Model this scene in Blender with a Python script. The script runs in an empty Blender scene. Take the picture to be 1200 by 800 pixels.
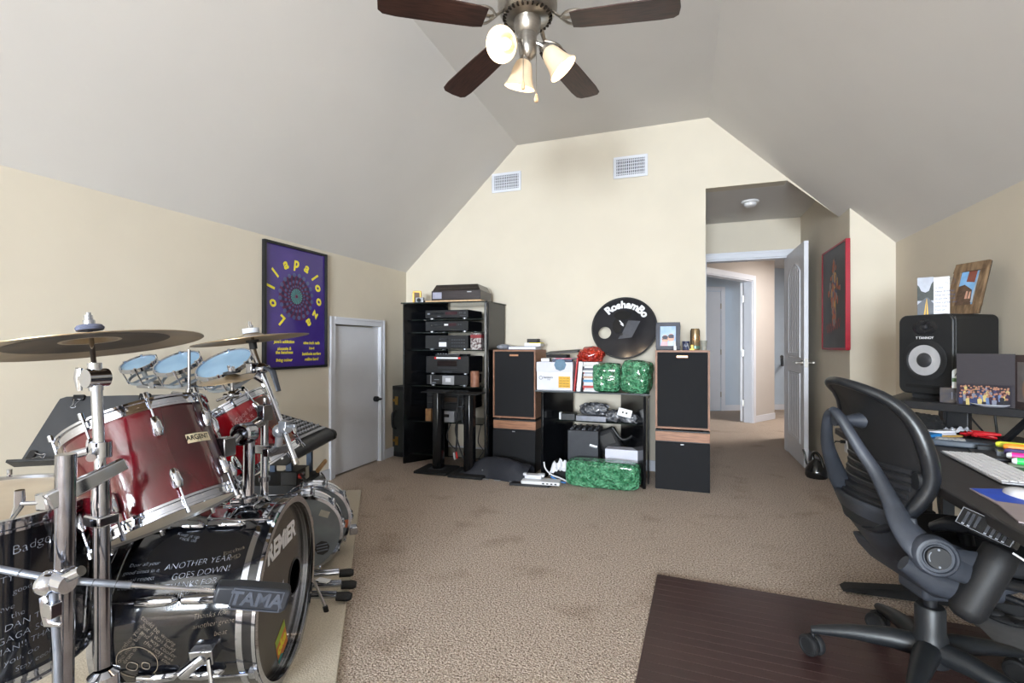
import bpy, bmesh, math, random
from mathutils import Vector, Matrix, noise
random.seed(7)
scene = bpy.context.scene
col = scene.collection
PI = math.pi

# ------------------------------------------------------------------ camera, world, lights, exposure
cam_data = bpy.data.cameras.new('camera')
cam_data.sensor_width = 36.0
cam_data.lens = 36.0 * 570.62 / 1200.0
cam_data.shift_y = 5.49 / 1200.0
cam_data.clip_start = 0.02
cam = bpy.data.objects.new('camera', cam_data)
cam.location = (0, 0, 1.10)
cam.rotation_euler = (PI / 2, 0, 0.338652)
col.objects.link(cam)
scene.camera = cam

world = bpy.data.worlds.new('world')
scene.world = world
world.use_nodes = True
wn = world.node_tree.nodes
wn['Background'].inputs[0].default_value = (0.72, 0.86, 1.0, 1)
wn['Background'].inputs[1].default_value = 5.0

def area_light(name, loc, rot, size, size_y, power, color):
    d = bpy.data.lights.new(name, 'AREA')
    d.shape = 'RECTANGLE'; d.size = size; d.size_y = size_y; d.energy = power; d.color = color
    o = bpy.data.objects.new(name, d); o.location = loc; o.rotation_euler = rot
    col.objects.link(o); return o
# daylight entering through the two windows behind the camera
area_light('daylight_rear', (0.0, -6.20, 1.45), (PI / 2, 0, 0), 2.6, 1.6, 900, (0.83, 0.92, 1.0))
# unseen area lights added to light the side room and hall beyond the door
area_light('side_room_fill', (0.2, 10.0, 2.2), (0, 0, 0), 0.9, 0.9, 30, (0.78, 0.89, 1.0))
area_light('hall_fill', (1.9, 7.2, 2.36), (0, 0, 0), 0.5, 0.5, 30, (1.0, 0.93, 0.86))

vs = scene.view_settings
scene.display_settings.display_device = 'sRGB'
vs.view_transform = 'Standard'
vs.look = 'None'
vs.gamma = 1.0
vs.use_curve_mapping = False
vs.exposure = 0.80

# ------------------------------------------------------------------ materials
def lin(c):
    r = []
    for x in c[:3]:
        x = x / 255.0
        r.append(x / 12.92 if x <= 0.04045 else ((x + 0.055) / 1.055) ** 2.4)
    return (r[0], r[1], r[2], 1.0)

MATS = {}
def M(name, rgb, rough=0.5, metal=0.0, var=0.10, scale=25.0, bump=0.0, bscale=None, stretch=None,
      rgb2=None, spec=0.5, coat=0.0, trans=0.0, alpha=1.0, emit=0.0, emit_rgb=None, ior=1.45, detail=3.0, lo=0.35, hi=0.65):
    """Principled material whose colour and roughness vary with a procedural noise."""
    if name in MATS:
        return MATS[name]
    m = bpy.data.materials.new(name); m.use_nodes = True
    nt = m.node_tree; ns = nt.nodes; lk = nt.links
    b = ns['Principled BSDF']
    tc = ns.new('ShaderNodeTexCoord'); mp = ns.new('ShaderNodeMapping')
    lk.new(tc.outputs['Object'], mp.inputs['Vector'])
    if stretch: mp.inputs['Scale'].default_value = stretch
    nz = ns.new('ShaderNodeTexNoise'); nz.inputs['Scale'].default_value = scale; nz.inputs['Detail'].default_value = detail
    lk.new(mp.outputs['Vector'], nz.inputs['Vector'])
    cr = ns.new('ShaderNodeValToRGB')
    c = lin(rgb)
    if rgb2 is not None:
        c2 = lin(rgb2)
    else:
        c2 = tuple(min(1, x * (1 + var)) for x in c[:3]) + (1,); c = tuple(x * (1 - var) for x in c[:3]) + (1,)
    cr.color_ramp.elements[0].position = lo; cr.color_ramp.elements[1].position = hi
    cr.color_ramp.elements[0].color = c; cr.color_ramp.elements[1].color = c2
    lk.new(nz.outputs['Fac'], cr.inputs['Fac'])
    lk.new(cr.outputs['Color'], b.inputs['Base Color'])
    b.inputs['Roughness'].default_value = rough
    b.inputs['Metallic'].default_value = metal
    b.inputs['Specular IOR Level'].default_value = spec
    b.inputs['Coat Weight'].default_value = coat
    b.inputs['Coat Roughness'].default_value = 0.08
    b.inputs['Transmission Weight'].default_value = trans
    b.inputs['IOR'].default_value = ior
    b.inputs['Alpha'].default_value = alpha
    if emit:
        b.inputs['Emission Color'].default_value = lin(emit_rgb or rgb)
        b.inputs['Emission Strength'].default_value = emit
    if bump:
        nb = ns.new('ShaderNodeTexNoise'); nb.inputs['Scale'].default_value = bscale or scale * 3; nb.inputs['Detail'].default_value = 4
        lk.new(mp.outputs['Vector'], nb.inputs['Vector'])
        bp = ns.new('ShaderNodeBump'); bp.inputs['Strength'].default_value = bump; bp.inputs['Distance'].default_value = 0.004
        lk.new(nb.outputs['Fac'], bp.inputs['Height']); lk.new(bp.outputs['Normal'], b.inputs['Normal'])
    MATS[name] = m
    return m

wall_m = M('wall_cream_paint', (203, 194, 178), 0.75, var=0.02, scale=3, bump=0.06, bscale=120)
wall_r_m = wall_m
ceil_m = M('ceiling_white_paint', (208, 205, 202), 0.8, var=0.015, scale=2, bump=0.05, bscale=100)
hall_m = M('hall_pink_beige_paint', (188, 181, 176), 0.8, var=0.02, scale=3)
blue_m = M('pale_blue_paint', (182, 196, 212), 0.8, var=0.02, scale=3)
trim_m = M('white_trim_paint', (208, 210, 218), 0.4, var=0.015, scale=6)
door_m = M('white_door_paint', (206, 207, 213), 0.42, var=0.012, scale=8)
black_m = M('satin_black', (22, 23, 26), 0.4, var=0.15, scale=20)
blackgloss_m = M('black_gloss_laminate', (14, 15, 18), 0.16, var=0.2, scale=8)
blackplast_m = M('black_plastic', (22, 23, 26), 0.42, var=0.12, scale=40, bump=0.05, bscale=300)
blackmatte_m = M('matte_black', (20, 20, 22), 0.75, var=0.15, scale=30)
grille_m = M('black_grille_cloth', (13, 14, 18), 0.85, var=0.14, scale=350, bump=0.25, bscale=700)
walnut_m = M('oiled_walnut', (124, 86, 64), 0.45, rgb2=(158, 112, 84), scale=9, stretch=(1, 6, 14), bump=0.06, bscale=40)
chrome_m = M('chrome', (188, 192, 202), 0.06, 1.0, var=0.03, scale=10)
worn_chrome_m = M('worn_chrome', (146, 148, 156), 0.13, 1.0, var=0.12, scale=25)
nickel_m = M('brushed_nickel', (168, 163, 156), 0.3, 1.0, var=0.06, scale=30, stretch=(1, 1, 8))
brass_m = M('cymbal_bronze', (128, 108, 82), 0.3, 0.75, rgb2=(164, 142, 110), scale=6, bump=0.05, bscale=60)
darkbrass_m = M('raw_dark_bronze', (52, 44, 36), 0.5, 0.4, rgb2=(78, 64, 50), scale=14)
gold_m = M('brass_latch', (164, 130, 70), 0.35, 0.9, var=0.1)
white_m = M('white_plastic', (214, 214, 216), 0.4, var=0.03)
paper_m = M('white_paper', (218, 219, 224), 0.8, var=0.03, scale=14)
silver_m = M('silver_plastic', (168, 170, 176), 0.35, 0.5, var=0.05)
yellow_m = M('yellow_ink', (228, 214, 60), 0.6, var=0.04)
whiteink_m = M('white_ink', (222, 222, 226), 0.6, var=0.04)
silverink_m = M('silver_marker_ink', (132, 136, 146), 0.5, var=0.25, scale=60)
goldink_m = M('gold_marker_ink', (112, 100, 84), 0.5, var=0.25, scale=60)
greyink_m = M('grey_ink', (92, 96, 106), 0.6, var=0.06)
glass_m = M('smoked_glass', (46, 58, 54), 0.05, var=0.05, trans=0.72, ior=1.45)
red_m = M('red_lacquer', (100, 6, 20), 0.12, rgb2=(52, 6, 14), scale=6, stretch=(1, 1, 0.3), coat=0.7, lo=0.3, hi=0.7, bump=0.35, bscale=38)
rubber_m = M('black_rubber', (24, 24, 26), 0.7, var=0.12, scale=60, bump=0.1, bscale=200)
leather_m = M('black_leather', (22, 24, 28), 0.34, var=0.12, scale=30, bump=0.12, bscale=160)
greyplast_m = M('scuffed_grey_plastic', (35, 38, 44), 0.5, rgb2=(56, 60, 69), scale=7, bump=0.06, bscale=90)
darkgrey_m = M('dark_grey_plastic', (46, 49, 56), 0.5, var=0.14, scale=14, bump=0.05, bscale=120)
redplast_m = M('red_plastic', (196, 40, 40), 0.35, var=0.08)
bluep_m = M('blue_print', (28, 74, 190), 0.55, var=0.05)
orange_m = M('orange_plastic', (236, 138, 46), 0.35, var=0.06)
pink_m = M('pink_plastic', (226, 46, 142), 0.35, var=0.06)
greenp_m = M('bright_green_plastic', (52, 196, 92), 0.35, var=0.06)
purple_m = M('dark_violet_plastic', (74, 62, 110), 0.4, var=0.08)
limey_m = M('lime_yellow_plastic', (214, 218, 66), 0.35, var=0.06)
wood_m = M('light_wood', (188, 150, 104), 0.55, rgb2=(160, 120, 80), scale=10, stretch=(1, 1, 12))
rackwood_m = M('pale_ply', (206, 176, 138), 0.6, rgb2=(184, 150, 112), scale=12, stretch=(4, 1, 10))

def carpet_material(name, c1, c2, c3, cs, bump=0.9):
    m = bpy.data.materials.new(name); m.use_nodes = True
    nt = m.node_tree; ns = nt.nodes; lk = nt.links; b = ns['Principled BSDF']
    tc = ns.new('ShaderNodeTexCoord')
    n1 = ns.new('ShaderNodeTexNoise'); n1.inputs['Scale'].default_value = cs; n1.inputs['Detail'].default_value = 5; n1.inputs['Roughness'].default_value = 0.7
    n2 = ns.new('ShaderNodeTexNoise'); n2.inputs['Scale'].default_value = 3.6; n2.inputs['Detail'].default_value = 5
    n3 = ns.new('ShaderNodeTexVoronoi'); n3.inputs['Scale'].default_value = cs * 1.1
    for n in (n1, n2, n3): lk.new(tc.outputs['Object'], n.inputs['Vector'])
    cr = ns.new('ShaderNodeValToRGB'); e = cr.color_ramp.elements
    e[0].position = 0.36; e[0].color = lin(c1); e[1].position = 0.62; e[1].color = lin(c3)
    k = e.new(0.47); k.color = lin(c2)
    lk.new(n1.outputs['Fac'], cr.inputs['Fac'])
    cr2 = ns.new('ShaderNodeValToRGB'); cr2.color_ramp.elements[0].position = 0.30; cr2.color_ramp.elements[0].color = (0.84, 0.81, 0.78, 1)
    cr2.color_ramp.elements[1].position = 0.44; cr2.color_ramp.elements[1].color = (1.05, 1.05, 1.05, 1)
    lk.new(n2.outputs['Fac'], cr2.inputs['Fac'])
    mx = ns.new('ShaderNodeMix'); mx.data_type = 'RGBA'; mx.blend_type = 'MULTIPLY'; mx.inputs[0].default_value = 1.0
    lk.new(cr.outputs['Color'], mx.inputs[6]); lk.new(cr2.outputs['Color'], mx.inputs[7])
    lk.new(mx.outputs[2], b.inputs['Base Color'])
    b.inputs['Roughness'].default_value = 0.95; b.inputs['Specular IOR Level'].default_value = 0.15
    ad = ns.new('ShaderNodeMath'); ad.operation = 'ADD'
    lk.new(n1.outputs['Fac'], ad.inputs[0]); lk.new(n3.outputs['Distance'], ad.inputs[1])
    bp = ns.new('ShaderNodeBump'); bp.inputs['Strength'].default_value = bump; bp.inputs['Distance'].default_value = 0.012
    lk.new(ad.outputs[0], bp.inputs['Height']); lk.new(bp.outputs['Normal'], b.inputs['Normal'])
    return m
carpet_m = carpet_material('brown_beige_carpet', (84, 68, 57), (184, 164, 148), (232, 218, 204), 130)
rug_m = carpet_material('pale_felt_rug', (168, 158, 142), (184, 174, 158), (198, 188, 172), 160, 0.22)

def bubble_material(name, c1, c2, sc):
    m = bpy.data.materials.new(name); m.use_nodes = True
    nt = m.node_tree; ns = nt.nodes; lk = nt.links; b = ns['Principled BSDF']
    tc = ns.new('ShaderNodeTexCoord')
    v = ns.new('ShaderNodeTexVoronoi'); v.inputs['Scale'].default_value = sc
    n = ns.new('ShaderNodeTexNoise'); n.inputs['Scale'].default_value = sc * 0.5; n.inputs['Detail'].default_value = 4
    lk.new(tc.outputs['Object'], v.inputs['Vector']); lk.new(tc.outputs['Object'], n.inputs['Vector'])
    cr = ns.new('ShaderNodeValToRGB'); cr.color_ramp.elements[0].position = 0.35; cr.color_ramp.elements[0].color = lin(c1)
    cr.color_ramp.elements[1].position = 0.68; cr.color_ramp.elements[1].color = lin(c2)
    lk.new(n.outputs['Fac'], cr.inputs['Fac']); lk.new(cr.outputs['Color'], b.inputs['Base Color'])
    b.inputs['Roughness'].default_value = 0.22; b.inputs['Coat Weight'].default_value = 0.8; b.inputs['Coat Roughness'].default_value = 0.05
    bp = ns.new('ShaderNodeBump'); bp.inputs['Strength'].default_value = 1.0; bp.inputs['Distance'].default_value = 0.03; bp.invert = True
    bp2 = ns.new('ShaderNodeBump'); bp2.inputs['Strength'].default_value = 0.8; bp2.inputs['Distance'].default_value = 0.03
    lk.new(v.outputs['Distance'], bp.inputs['Height']); lk.new(n.outputs['Fac'], bp2.inputs['Height'])
    lk.new(bp2.outputs['Normal'], bp.inputs['Normal']); lk.new(bp.outputs['Normal'], b.inputs['Normal'])
    return m
bubble_m = bubble_material('green_bubble_wrap', (40, 112, 74), (104, 178, 134), 55)
redbag_m = bubble_material('red_net_bag', (150, 24, 16), (206, 60, 34), 40)
clearwrap_m = bubble_material('grey_cling_wrap', (58, 60, 66), (128, 130, 136), 30)

# ------------------------------------------------------------------ mesh builder
class MB:
    def __init__(s, M=None):
        s.v = []; s.f = []; s.mi = []; s.m = 0; s.M = M or Matrix.Identity(4)
    def add(s, verts, faces, M=None):
        o = len(s.v); T = s.M @ M if M is not None else s.M
        s.v += [T @ Vector(p) for p in verts]
        s.f += [tuple(i + o for i in f) for f in faces]; s.mi += [s.m] * len(faces)
        return s
    def box(s, x0, x1, y0, y1, z0, z1, M=None):
        v = [(x, y, z) for z in (z0, z1) for y in (y0, y1) for x in (x0, x1)]
        return s.add(v, [(0, 2, 3, 1), (4, 5, 7, 6), (0, 1, 5, 4), (2, 6, 7, 3), (0, 4, 6, 2), (1, 3, 7, 5)], M)
    def cbox(s, c, d, M=None):
        return s.box(c[0] - d[0] / 2, c[0] + d[0] / 2, c[1] - d[1] / 2, c[1] + d[1] / 2, c[2] - d[2] / 2, c[2] + d[2] / 2, M)
    def prism(s, pts, axis, a, b, M=None):
        """polygon pts (2D) extruded along axis from a to b"""
        def p3(p, t):
            return {'x': (t, p[0], p[1]), 'y': (p[0], t, p[1]), 'z': (p[0], p[1], t)}[axis]
        n = len(pts)
        v = [p3(p, a) for p in pts] + [p3(p, b) for p in pts]
        f = [tuple(range(n)), tuple(range(2 * n - 1, n - 1, -1))] + [(i, (i + 1) % n, n + (i + 1) % n, n + i) for i in range(n)]
        return s.add(v, f, M)
    def sweep(s, pts, ra, rb=None, seg=10, up=(0, 0, 1), caps=True, ph=0.0):
        """tube through pts with radius ra (across) and rb (along up); radii may be lists"""
        pts = [Vector(p) for p in pts]; n = len(pts)
        ra = ra if isinstance(ra, (list, tuple)) else [ra] * n
        rb = ra if rb is None else (rb if isinstance(rb, (list, tuple)) else [rb] * n)
        v = []; up = Vector(up)
        prev = None
        for i, p in enumerate(pts):
            t = (pts[min(i + 1, n - 1)] - pts[max(i - 1, 0)]).normalized()
            if prev is None:
                a = t.cross(up)
                if a.length < 1e-3: a = t.cross(Vector((1, 0, 0)))
            else:
                a = prev - t * prev.dot(t)
            a.normalize(); prev = a; b = a.cross(t).normalized()
            for k in range(seg):
                q = 2 * PI * k / seg + ph
                v.append(p + a * (ra[i] * math.cos(q)) + b * (rb[i] * math.sin(q)))
        f = []
        for i in range(n - 1):
            for k in range(seg):
                k2 = (k + 1) % seg
                f.append((i * seg + k, i * seg + k2, (i + 1) * seg + k2, (i + 1) * seg + k))
        if caps:
            f.append(tuple(range(seg - 1, -1, -1))); f.append(tuple((n - 1) * seg + k for k in range(seg)))
        return s.add(v, f)
    def cyl(s, p0, p1, r0, r1=None, seg=16):
        return s.sweep([p0, p1], [r0, r0 if r1 is None else r1], seg=seg)
    def curve(s, pts, r, seg=8, n=8):
        return s.sweep(spline(pts, n), r, seg=seg)
    def lathe(s, prof, seg=32, M=None, close=False):
        v = []; f = []; n = len(prof)
        for k in range(seg):
            a = 2 * PI * k / seg
            for r, z in prof: v.append((r * math.cos(a), r * math.sin(a), z))
        for k in range(seg):
            k2 = (k + 1) % seg
            for i in range(n if close else n - 1):
                i2 = (i + 1) % n
                f.append((k * n + i, k2 * n + i, k2 * n + i2, k * n + i2))
        return s.add(v, f, M)
    def sphere(s, c, r, seg=14, rings=8, sc=(1, 1, 1)):
        v = []; f = []
        for i in range(rings + 1):
            t = PI * i / rings
            for k in range(seg):
                a = 2 * PI * k / seg
                v.append((c[0] + r * sc[0] * math.sin(t) * math.cos(a), c[1] + r * sc[1] * math.sin(t) * math.sin(a), c[2] + r * sc[2] * math.cos(t)))
        for i in range(rings):
            for k in range(seg):
                k2 = (k + 1) % seg
                f.append((i * seg + k, i * seg + k2, (i + 1) * seg + k2, (i + 1) * seg + k))
        return s.add(v, f)
    def disc(s, c, r, seg=24, M=None, ry=None):
        ry = ry or r
        return s.add([(c[0] + r * math.cos(2 * PI * k / seg), c[1] + ry * math.sin(2 * PI * k / seg), c[2]) for k in range(seg)], [tuple(range(seg))], M)
    def poly(s, pts, z=0.0, M=None):
        return s.add([(p[0], p[1], z) for p in pts], [tuple(range(len(pts)))], M)
    def grid(s, fn, nu, nv, thick=None):
        """fn(u,v)->point, u,v in 0..1"""
        v = [fn(i / nu, j / nv) for j in range(nv + 1) for i in range(nu + 1)]
        f = [(j * (nu + 1) + i, j * (nu + 1) + i + 1, (j + 1) * (nu + 1) + i + 1, (j + 1) * (nu + 1) + i) for j in range(nv) for i in range(nu)]
        return s.add(v, f)
    def text(s, txt, size, M=None, fn=None, align='CENTER', ext=0.0, bold=0.0, shear=0.0, space=1.0):
        cu = bpy.data.curves.new('t', 'FONT'); cu.body = txt; cu.size = size; cu.align_x = align; cu.align_y = 'CENTER'
        cu.extrude = ext; cu.offset = bold; cu.shear = shear; cu.space_character = space; cu.resolution_u = 3
        o = bpy.data.objects.new('t', cu)
        me = bpy.data.meshes.new_from_object(o)
        vs_ = [v.co.copy() for v in me.vertices]
        if fn: vs_ = [Vector(fn(p.x, p.y, p.z)) for p in vs_]
        s.add(vs_, [tuple(p.vertices) for p in me.polygons], M)
        bpy.data.objects.remove(o); bpy.data.curves.remove(cu); bpy.data.meshes.remove(me)
        return s

def spline(pts, n=8, closed=False):
    pts = [Vector(p) for p in pts]
    if len(pts) < 3 and not closed: return pts
    out = []; N = len(pts)
    rng = range(N if closed else N - 1)
    for i in rng:
        if closed:
            p0, p1, p2, p3 = pts[(i - 1) % N], pts[i], pts[(i + 1) % N], pts[(i + 2) % N]
        else:
            p0, p1, p2, p3 = pts[max(i - 1, 0)], pts[i], pts[i + 1], pts[min(i + 2, N - 1)]
        for k in range(n):
            t = k / n
            out.append(0.5 * ((2 * p1) + (p2 - p0) * t + (2 * p0 - 5 * p1 + 4 * p2 - p3) * t * t + (3 * p1 - p0 - 3 * p2 + p3) * t ** 3))
    if not closed: out.append(pts[-1])
    return out

def obj(name, mb, mat, parent=None, bevel=0.0, seg=2, flat=False, normals=True, sharp=38):
    me = bpy.data.meshes.new(name)
    bm = bmesh.new()
    vs_ = [bm.verts.new(p) for p in mb.v]
    for f, mi in zip(mb.f, mb.mi):
        if len(set(f)) < 3: continue
        try:
            fc = bm.faces.new([vs_[i] for i in f]); fc.material_index = mi
        except ValueError:
            pass
    bmesh.ops.remove_doubles(bm, verts=bm.verts, dist=1e-6)
    if normals: bmesh.ops.recalc_face_normals(bm, faces=bm.faces)
    bm.to_mesh(me); bm.free()
    for m in (mat if isinstance(mat, (list, tuple)) else [mat]): me.materials.append(m)
    if not flat:
        me.polygons.foreach_set('use_smooth', [True] * len(me.polygons))
        me.set_sharp_from_angle(angle=math.radians(sharp))
    o = bpy.data.objects.new(name, me); col.objects.link(o)
    if parent is not None: o.parent = parent
    if bevel:
        b = o.modifiers.new('bevel', 'BEVEL'); b.width = bevel; b.segments = seg; b.limit_method = 'ANGLE'; b.angle_limit = math.radians(35)
        b.harden_normals = False
    return o

def thing(name, label, cat, loc=(0, 0, 0), rotz=0.0, group=None, mat=None):
    o = bpy.data.objects.new(name, None); o.empty_display_size = 0.05
    if mat is not None: o.matrix_world = mat
    else:
        o.location = loc; o.rotation_euler = (0, 0, rotz)
    o['label'] = label; o['category'] = cat
    if group: o['group'] = group
    col.objects.link(o); return o
def tag(o, label, cat, group=None):
    o['label'] = label; o['category'] = cat
    if group: o['group'] = group
    return o
def place(o, loc, rotz=0.0):
    o.location = loc; o.rotation_euler = (0, 0, rotz); return o
def struct(name, mb, mat, parent=None, **k):
    o = obj(name, mb, mat, parent, **k)
    if parent is None: o['kind'] = 'structure'
    return o
def dup(root, loc, rotz, label, group=None):
    r = root.copy(); col.objects.link(r); r.location = loc; r.rotation_euler = (0, 0, rotz); r['label'] = label
    if group: r['group'] = group
    for ch in list(root.children):
        c = ch.copy(); col.objects.link(c); c.parent = r
        for g in list(ch.children):
            d = g.copy(); col.objects.link(d); d.parent = c
    return r
def copies(o, mats):
    """further parts sharing the mesh of o, at local matrices"""
    r = []
    for m in mats:
        c = o.copy(); col.objects.link(c); c.parent = o.parent; c.matrix_local = m; r.append(c)
    return r
def frame(c, n, roll=0.0):
    n = Vector(n).normalized(); x = Vector((0, 0, 1)).cross(n)
    if x.length < 1e-3: x = Vector((1, 0, 0))
    x.normalize(); y = n.cross(x)
    m = Matrix((x, y, n)).transposed().to_4x4(); m.translation = Vector(c)
    return m @ Matrix.Rotation(roll, 4, 'Z')
def T(x, y, z): return Matrix.Translation((x, y, z))
def RZ(a): return Matrix.Rotation(a, 4, 'Z')
def RX(a): return Matrix.Rotation(a, 4, 'X')
def RY(a): return Matrix.Rotation(a, 4, 'Y')
def wallplane(axis_u, axis_v, origin):
    """matrix whose local x,y run along axis_u, axis_v and whose z is their normal"""
    u = Vector(axis_u).normalized(); v = Vector(axis_v).normalized(); w = u.cross(v)
    m = Matrix((u, v, w)).transposed().to_4x4(); m.translation = Vector(origin); return m
# ------------------------------------------------------------------ the room shell
XL, XR, YB, YR, ZC = -2.75, 1.43, 4.459, -6.02, 3.043
KL = 1.873
floor = struct('floor', MB().box(-3.0, 3.2, YR - 0.1, 11.6, -0.1, 0.0), carpet_m)

# left knee wall with the opening of the small access door
DY0, DY1, DZ = 3.335, 3.985, 1.285
b = MB()
b.box(XL - 0.14, XL, YR, DY0, 0, KL); b.box(XL - 0.14, XL, DY1, YB + 0.12, 0, KL); b.box(XL - 0.14, XL, DY0, DY1, DZ, KL)
b.box(XL - 0.14, XL - 0.08, DY0, DY1, 0, DZ)
struct('wall_left', b, wall_m)
def zr(x): return 3.043 - (x - 0.2) * (3.043 - 1.84) / (1.43 - 0.2)
def zl(x): return KL + (x - XL) * (ZC - KL) / (-1.518 - XL)
b = MB().prism([(XL - 0.15, zl(XL - 0.15)), (-1.518, ZC), (-1.518, ZC + 0.2), (XL - 0.15, zl(XL - 0.15) + 0.2)], 'y', YR - 0.1, YB + 0.1)
struct('ceiling_left_slope', b, ceil_m)
struct('ceiling', MB().box(-1.53, 0.212, YR - 0.1, YB + 0.1, ZC, ZC + 0.15), ceil_m)
b = MB().prism([(0.2, ZC), (1.15, zr(1.15)), (1.15, zr(1.15) + 0.22), (0.2, ZC + 0.2)], 'y', YR - 0.1, YB)
b.prism([(1.149, zr(1.149)), (1.56, zr(1.56)), (1.56, zr(1.56) + 0.22), (1.149, zr(1.149) + 0.22)], 'y', YR - 0.1, 4.19 + 0.08)
struct('ceiling_right_slope', b, ceil_m)
b = MB().prism([(XL - 0.1, 0), (0.178, 0), (0.178, 2.442), (0.79, 2.442), (0.79, 2.9), (0.2, 3.15), (-1.5, 3.15), (XL - 0.1, 2.0)], 'y', YB, YB + 0.12)
b.prism([(0.79, 2.444), (1.15, 2.116), (1.15, 2.7), (0.79, 2.9)], 'y', YB - 0.001, YB + 0.004)
struct('wall_back', b, wall_m)
struct('wall_right', MB().box(XR, XR + 0.12, YR, 4.27, 0, 1.86), wall_m)
struct('wall_stub', MB().box(1.153, XR + 0.05, 4.19, 4.30, 0, 2.10), wall_m)
struct('wall_alcove_right', MB().box(1.15, 1.27, 4.192, 6.6, 0, 2.46), wall_m)
struct('wall_alcove_left', MB().box(0.06, 0.178, YB + 0.119, 5.9, 0, 2.46), wall_m)
b = MB().box(0.06, 1.27, YB + 0.121, 5.9, 2.442, 2.55); b.box(0.791, 1.27, YB + 0.0045, YB + 0.121, 2.442, 2.55)
struct('ceiling_alcove', b, ceil_m)
OX0, OX1, OZ, AY = 0.225, 1.035, 2.043, 5.775
b = MB()
b.box(0.178, OX0, AY, AY + 0.12, 0, 2.442); b.box(OX1, 1.15, AY, AY + 0.12, 0, 2.442); b.box(OX0, OX1, AY, AY + 0.12, OZ, 2.442)
struct('wall_alcove_far', b, wall_m)
# rear wall with the two windows the daylight comes from
b = MB()
b.box(XL, XR, YR - 0.12, YR, 0, 0.75); b.box(XL, XR, YR - 0.12, YR, 2.15, 3.2)
b.box(XL, -1.30, YR - 0.12, YR, 0.75, 2.15); b.box(1.30, XR, YR - 0.12, YR, 0.75, 2.15); b.box(-0.06, 0.06, YR - 0.12, YR, 0.75, 2.15)
struct('wall_rear', b, wall_m)
for i, (x0, x1) in enumerate(((-1.30, -0.06), (0.06, 1.30))):
    b = MB()
    b.box(x0, x0 + 0.05, YR - 0.1, YR - 0.04, 0.75, 2.15); b.box(x1 - 0.05, x1, YR - 0.1, YR - 0.04, 0.75, 2.15)
    b.box(x0, x1, YR - 0.1, YR - 0.04, 0.75, 0.80); b.box(x0, x1, YR - 0.1, YR - 0.04, 2.10, 2.15); b.box(x0, x1, YR - 0.1, YR - 0.04, 1.42, 1.47)
    w = struct('window_%d' % (i + 1), b, trim_m)
    obj('window_sill', MB().box(x0 - 0.04, x1 + 0.04, YR - 0.05, YR + 0.05, 0.72, 0.75), trim_m, w, bevel=0.004)

def baseboard(name, pts_boxes):
    b = MB()
    for q in pts_boxes: b.box(*q)
    return struct(name, b, trim_m, bevel=0.005)
bh, bt = 0.095, 0.014
baseboard('baseboard_left', [(XL, XL + bt, YR, DY0 - 0.065, 0, bh), (XL, XL + bt, DY1 + 0.065, YB, 0, bh)])
baseboard('baseboard_back', [(XL, 0.178, YB - bt, YB, 0, bh)])
baseboard('baseboard_right', [(XR - bt, XR, YR, 4.19, 0, bh)])
baseboard('baseboard_stub', [(1.153, XR, 4.19 - bt, 4.19, 0, bh)])
baseboard('baseboard_alcove_right', [(1.15 - bt, 1.15, 4.19 - bt, AY, 0, bh)])
baseboard('baseboard_alcove_left', [(0.178, 0.178 + bt, YB, AY, 0, bh)])

# small access door in the left wall
b = MB()
cw = 0.062
for y0, y1, z0, z1 in ((DY0 - cw, DY0, 0, DZ + cw), (DY1, DY1 + cw, 0, DZ + cw), (DY0, DY1, DZ, DZ + cw)):
    b.box(XL, XL + 0.016, y0, y1, z0, z1)
for y0, y1, z0, z1 in ((DY0 - cw, DY0 - cw + 0.02, 0, DZ + cw), (DY1 + cw - 0.02, DY1 + cw, 0, DZ + cw), (DY0, DY1, DZ + cw - 0.02, DZ + cw)):
    b.box(XL + 0.016, XL + 0.022, y0, y1, z0, z1)
d1 = struct('door_1', b, trim_m, bevel=0.003)
obj('door_slab', MB().box(XL - 0.05, XL - 0.012, DY0 + 0.006, DY1 - 0.006, 0.014, DZ - 0.012), door_m, d1, bevel=0.003)
b = MB(); b.box(XL - 0.08, XL - 0.001, DY0 - 0.002, DY0 + 0.004, 0, DZ); b.box(XL - 0.08, XL - 0.001, DY1 - 0.004, DY1 + 0.002, 0, DZ)
obj('jamb', b, trim_m, d1)
h0 = obj('hinge', MB().box(XL - 0.014, XL - 0.004, DY0 + 0.002, DY0 + 0.02, 1.075, 1.165), worn_chrome_m, d1)
copies(h0, [T(0, 0, -0.9)])
b = MB(); b.cyl((XL - 0.012, 3.925, 0.60), (XL + 0.02, 3.925, 0.60), 0.026); b.cyl((XL + 0.02, 3.925, 0.60), (XL + 0.045, 3.925, 0.60), 0.011)
b.sweep([(XL + 0.045, 3.945, 0.60), (XL + 0.047, 3.89, 0.60), (XL + 0.045, 3.845, 0.598)], [0.010, 0.009, 0.007])
obj('lever_handle', b, black_m, d1)

# casing of the bedroom door opening and the open door
b = MB(); cw = 0.07
b.box(0.179, OX0, AY - 0.016, AY, 0, OZ + cw); b.box(OX1, OX1 + cw, AY - 0.016, AY, 0, OZ + cw); b.box(OX0, OX1, AY - 0.016, AY, OZ, OZ + cw)
b.box(OX0, OX1, AY - 0.022, AY - 0.016, OZ + cw - 0.022, OZ + cw)
b.box(OX0 - 0.001, OX0 + 0.016, AY - 0.014, AY + 0.12, 0, OZ); b.box(OX1 - 0.016, OX1 + 0.001, AY - 0.001, AY + 0.12, 0, OZ); b.box(OX0, OX1, AY - 0.001, AY + 0.12, OZ - 0.016, OZ + 0.001)
struct('trim_1', b, trim_m, bevel=0.003)

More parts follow.
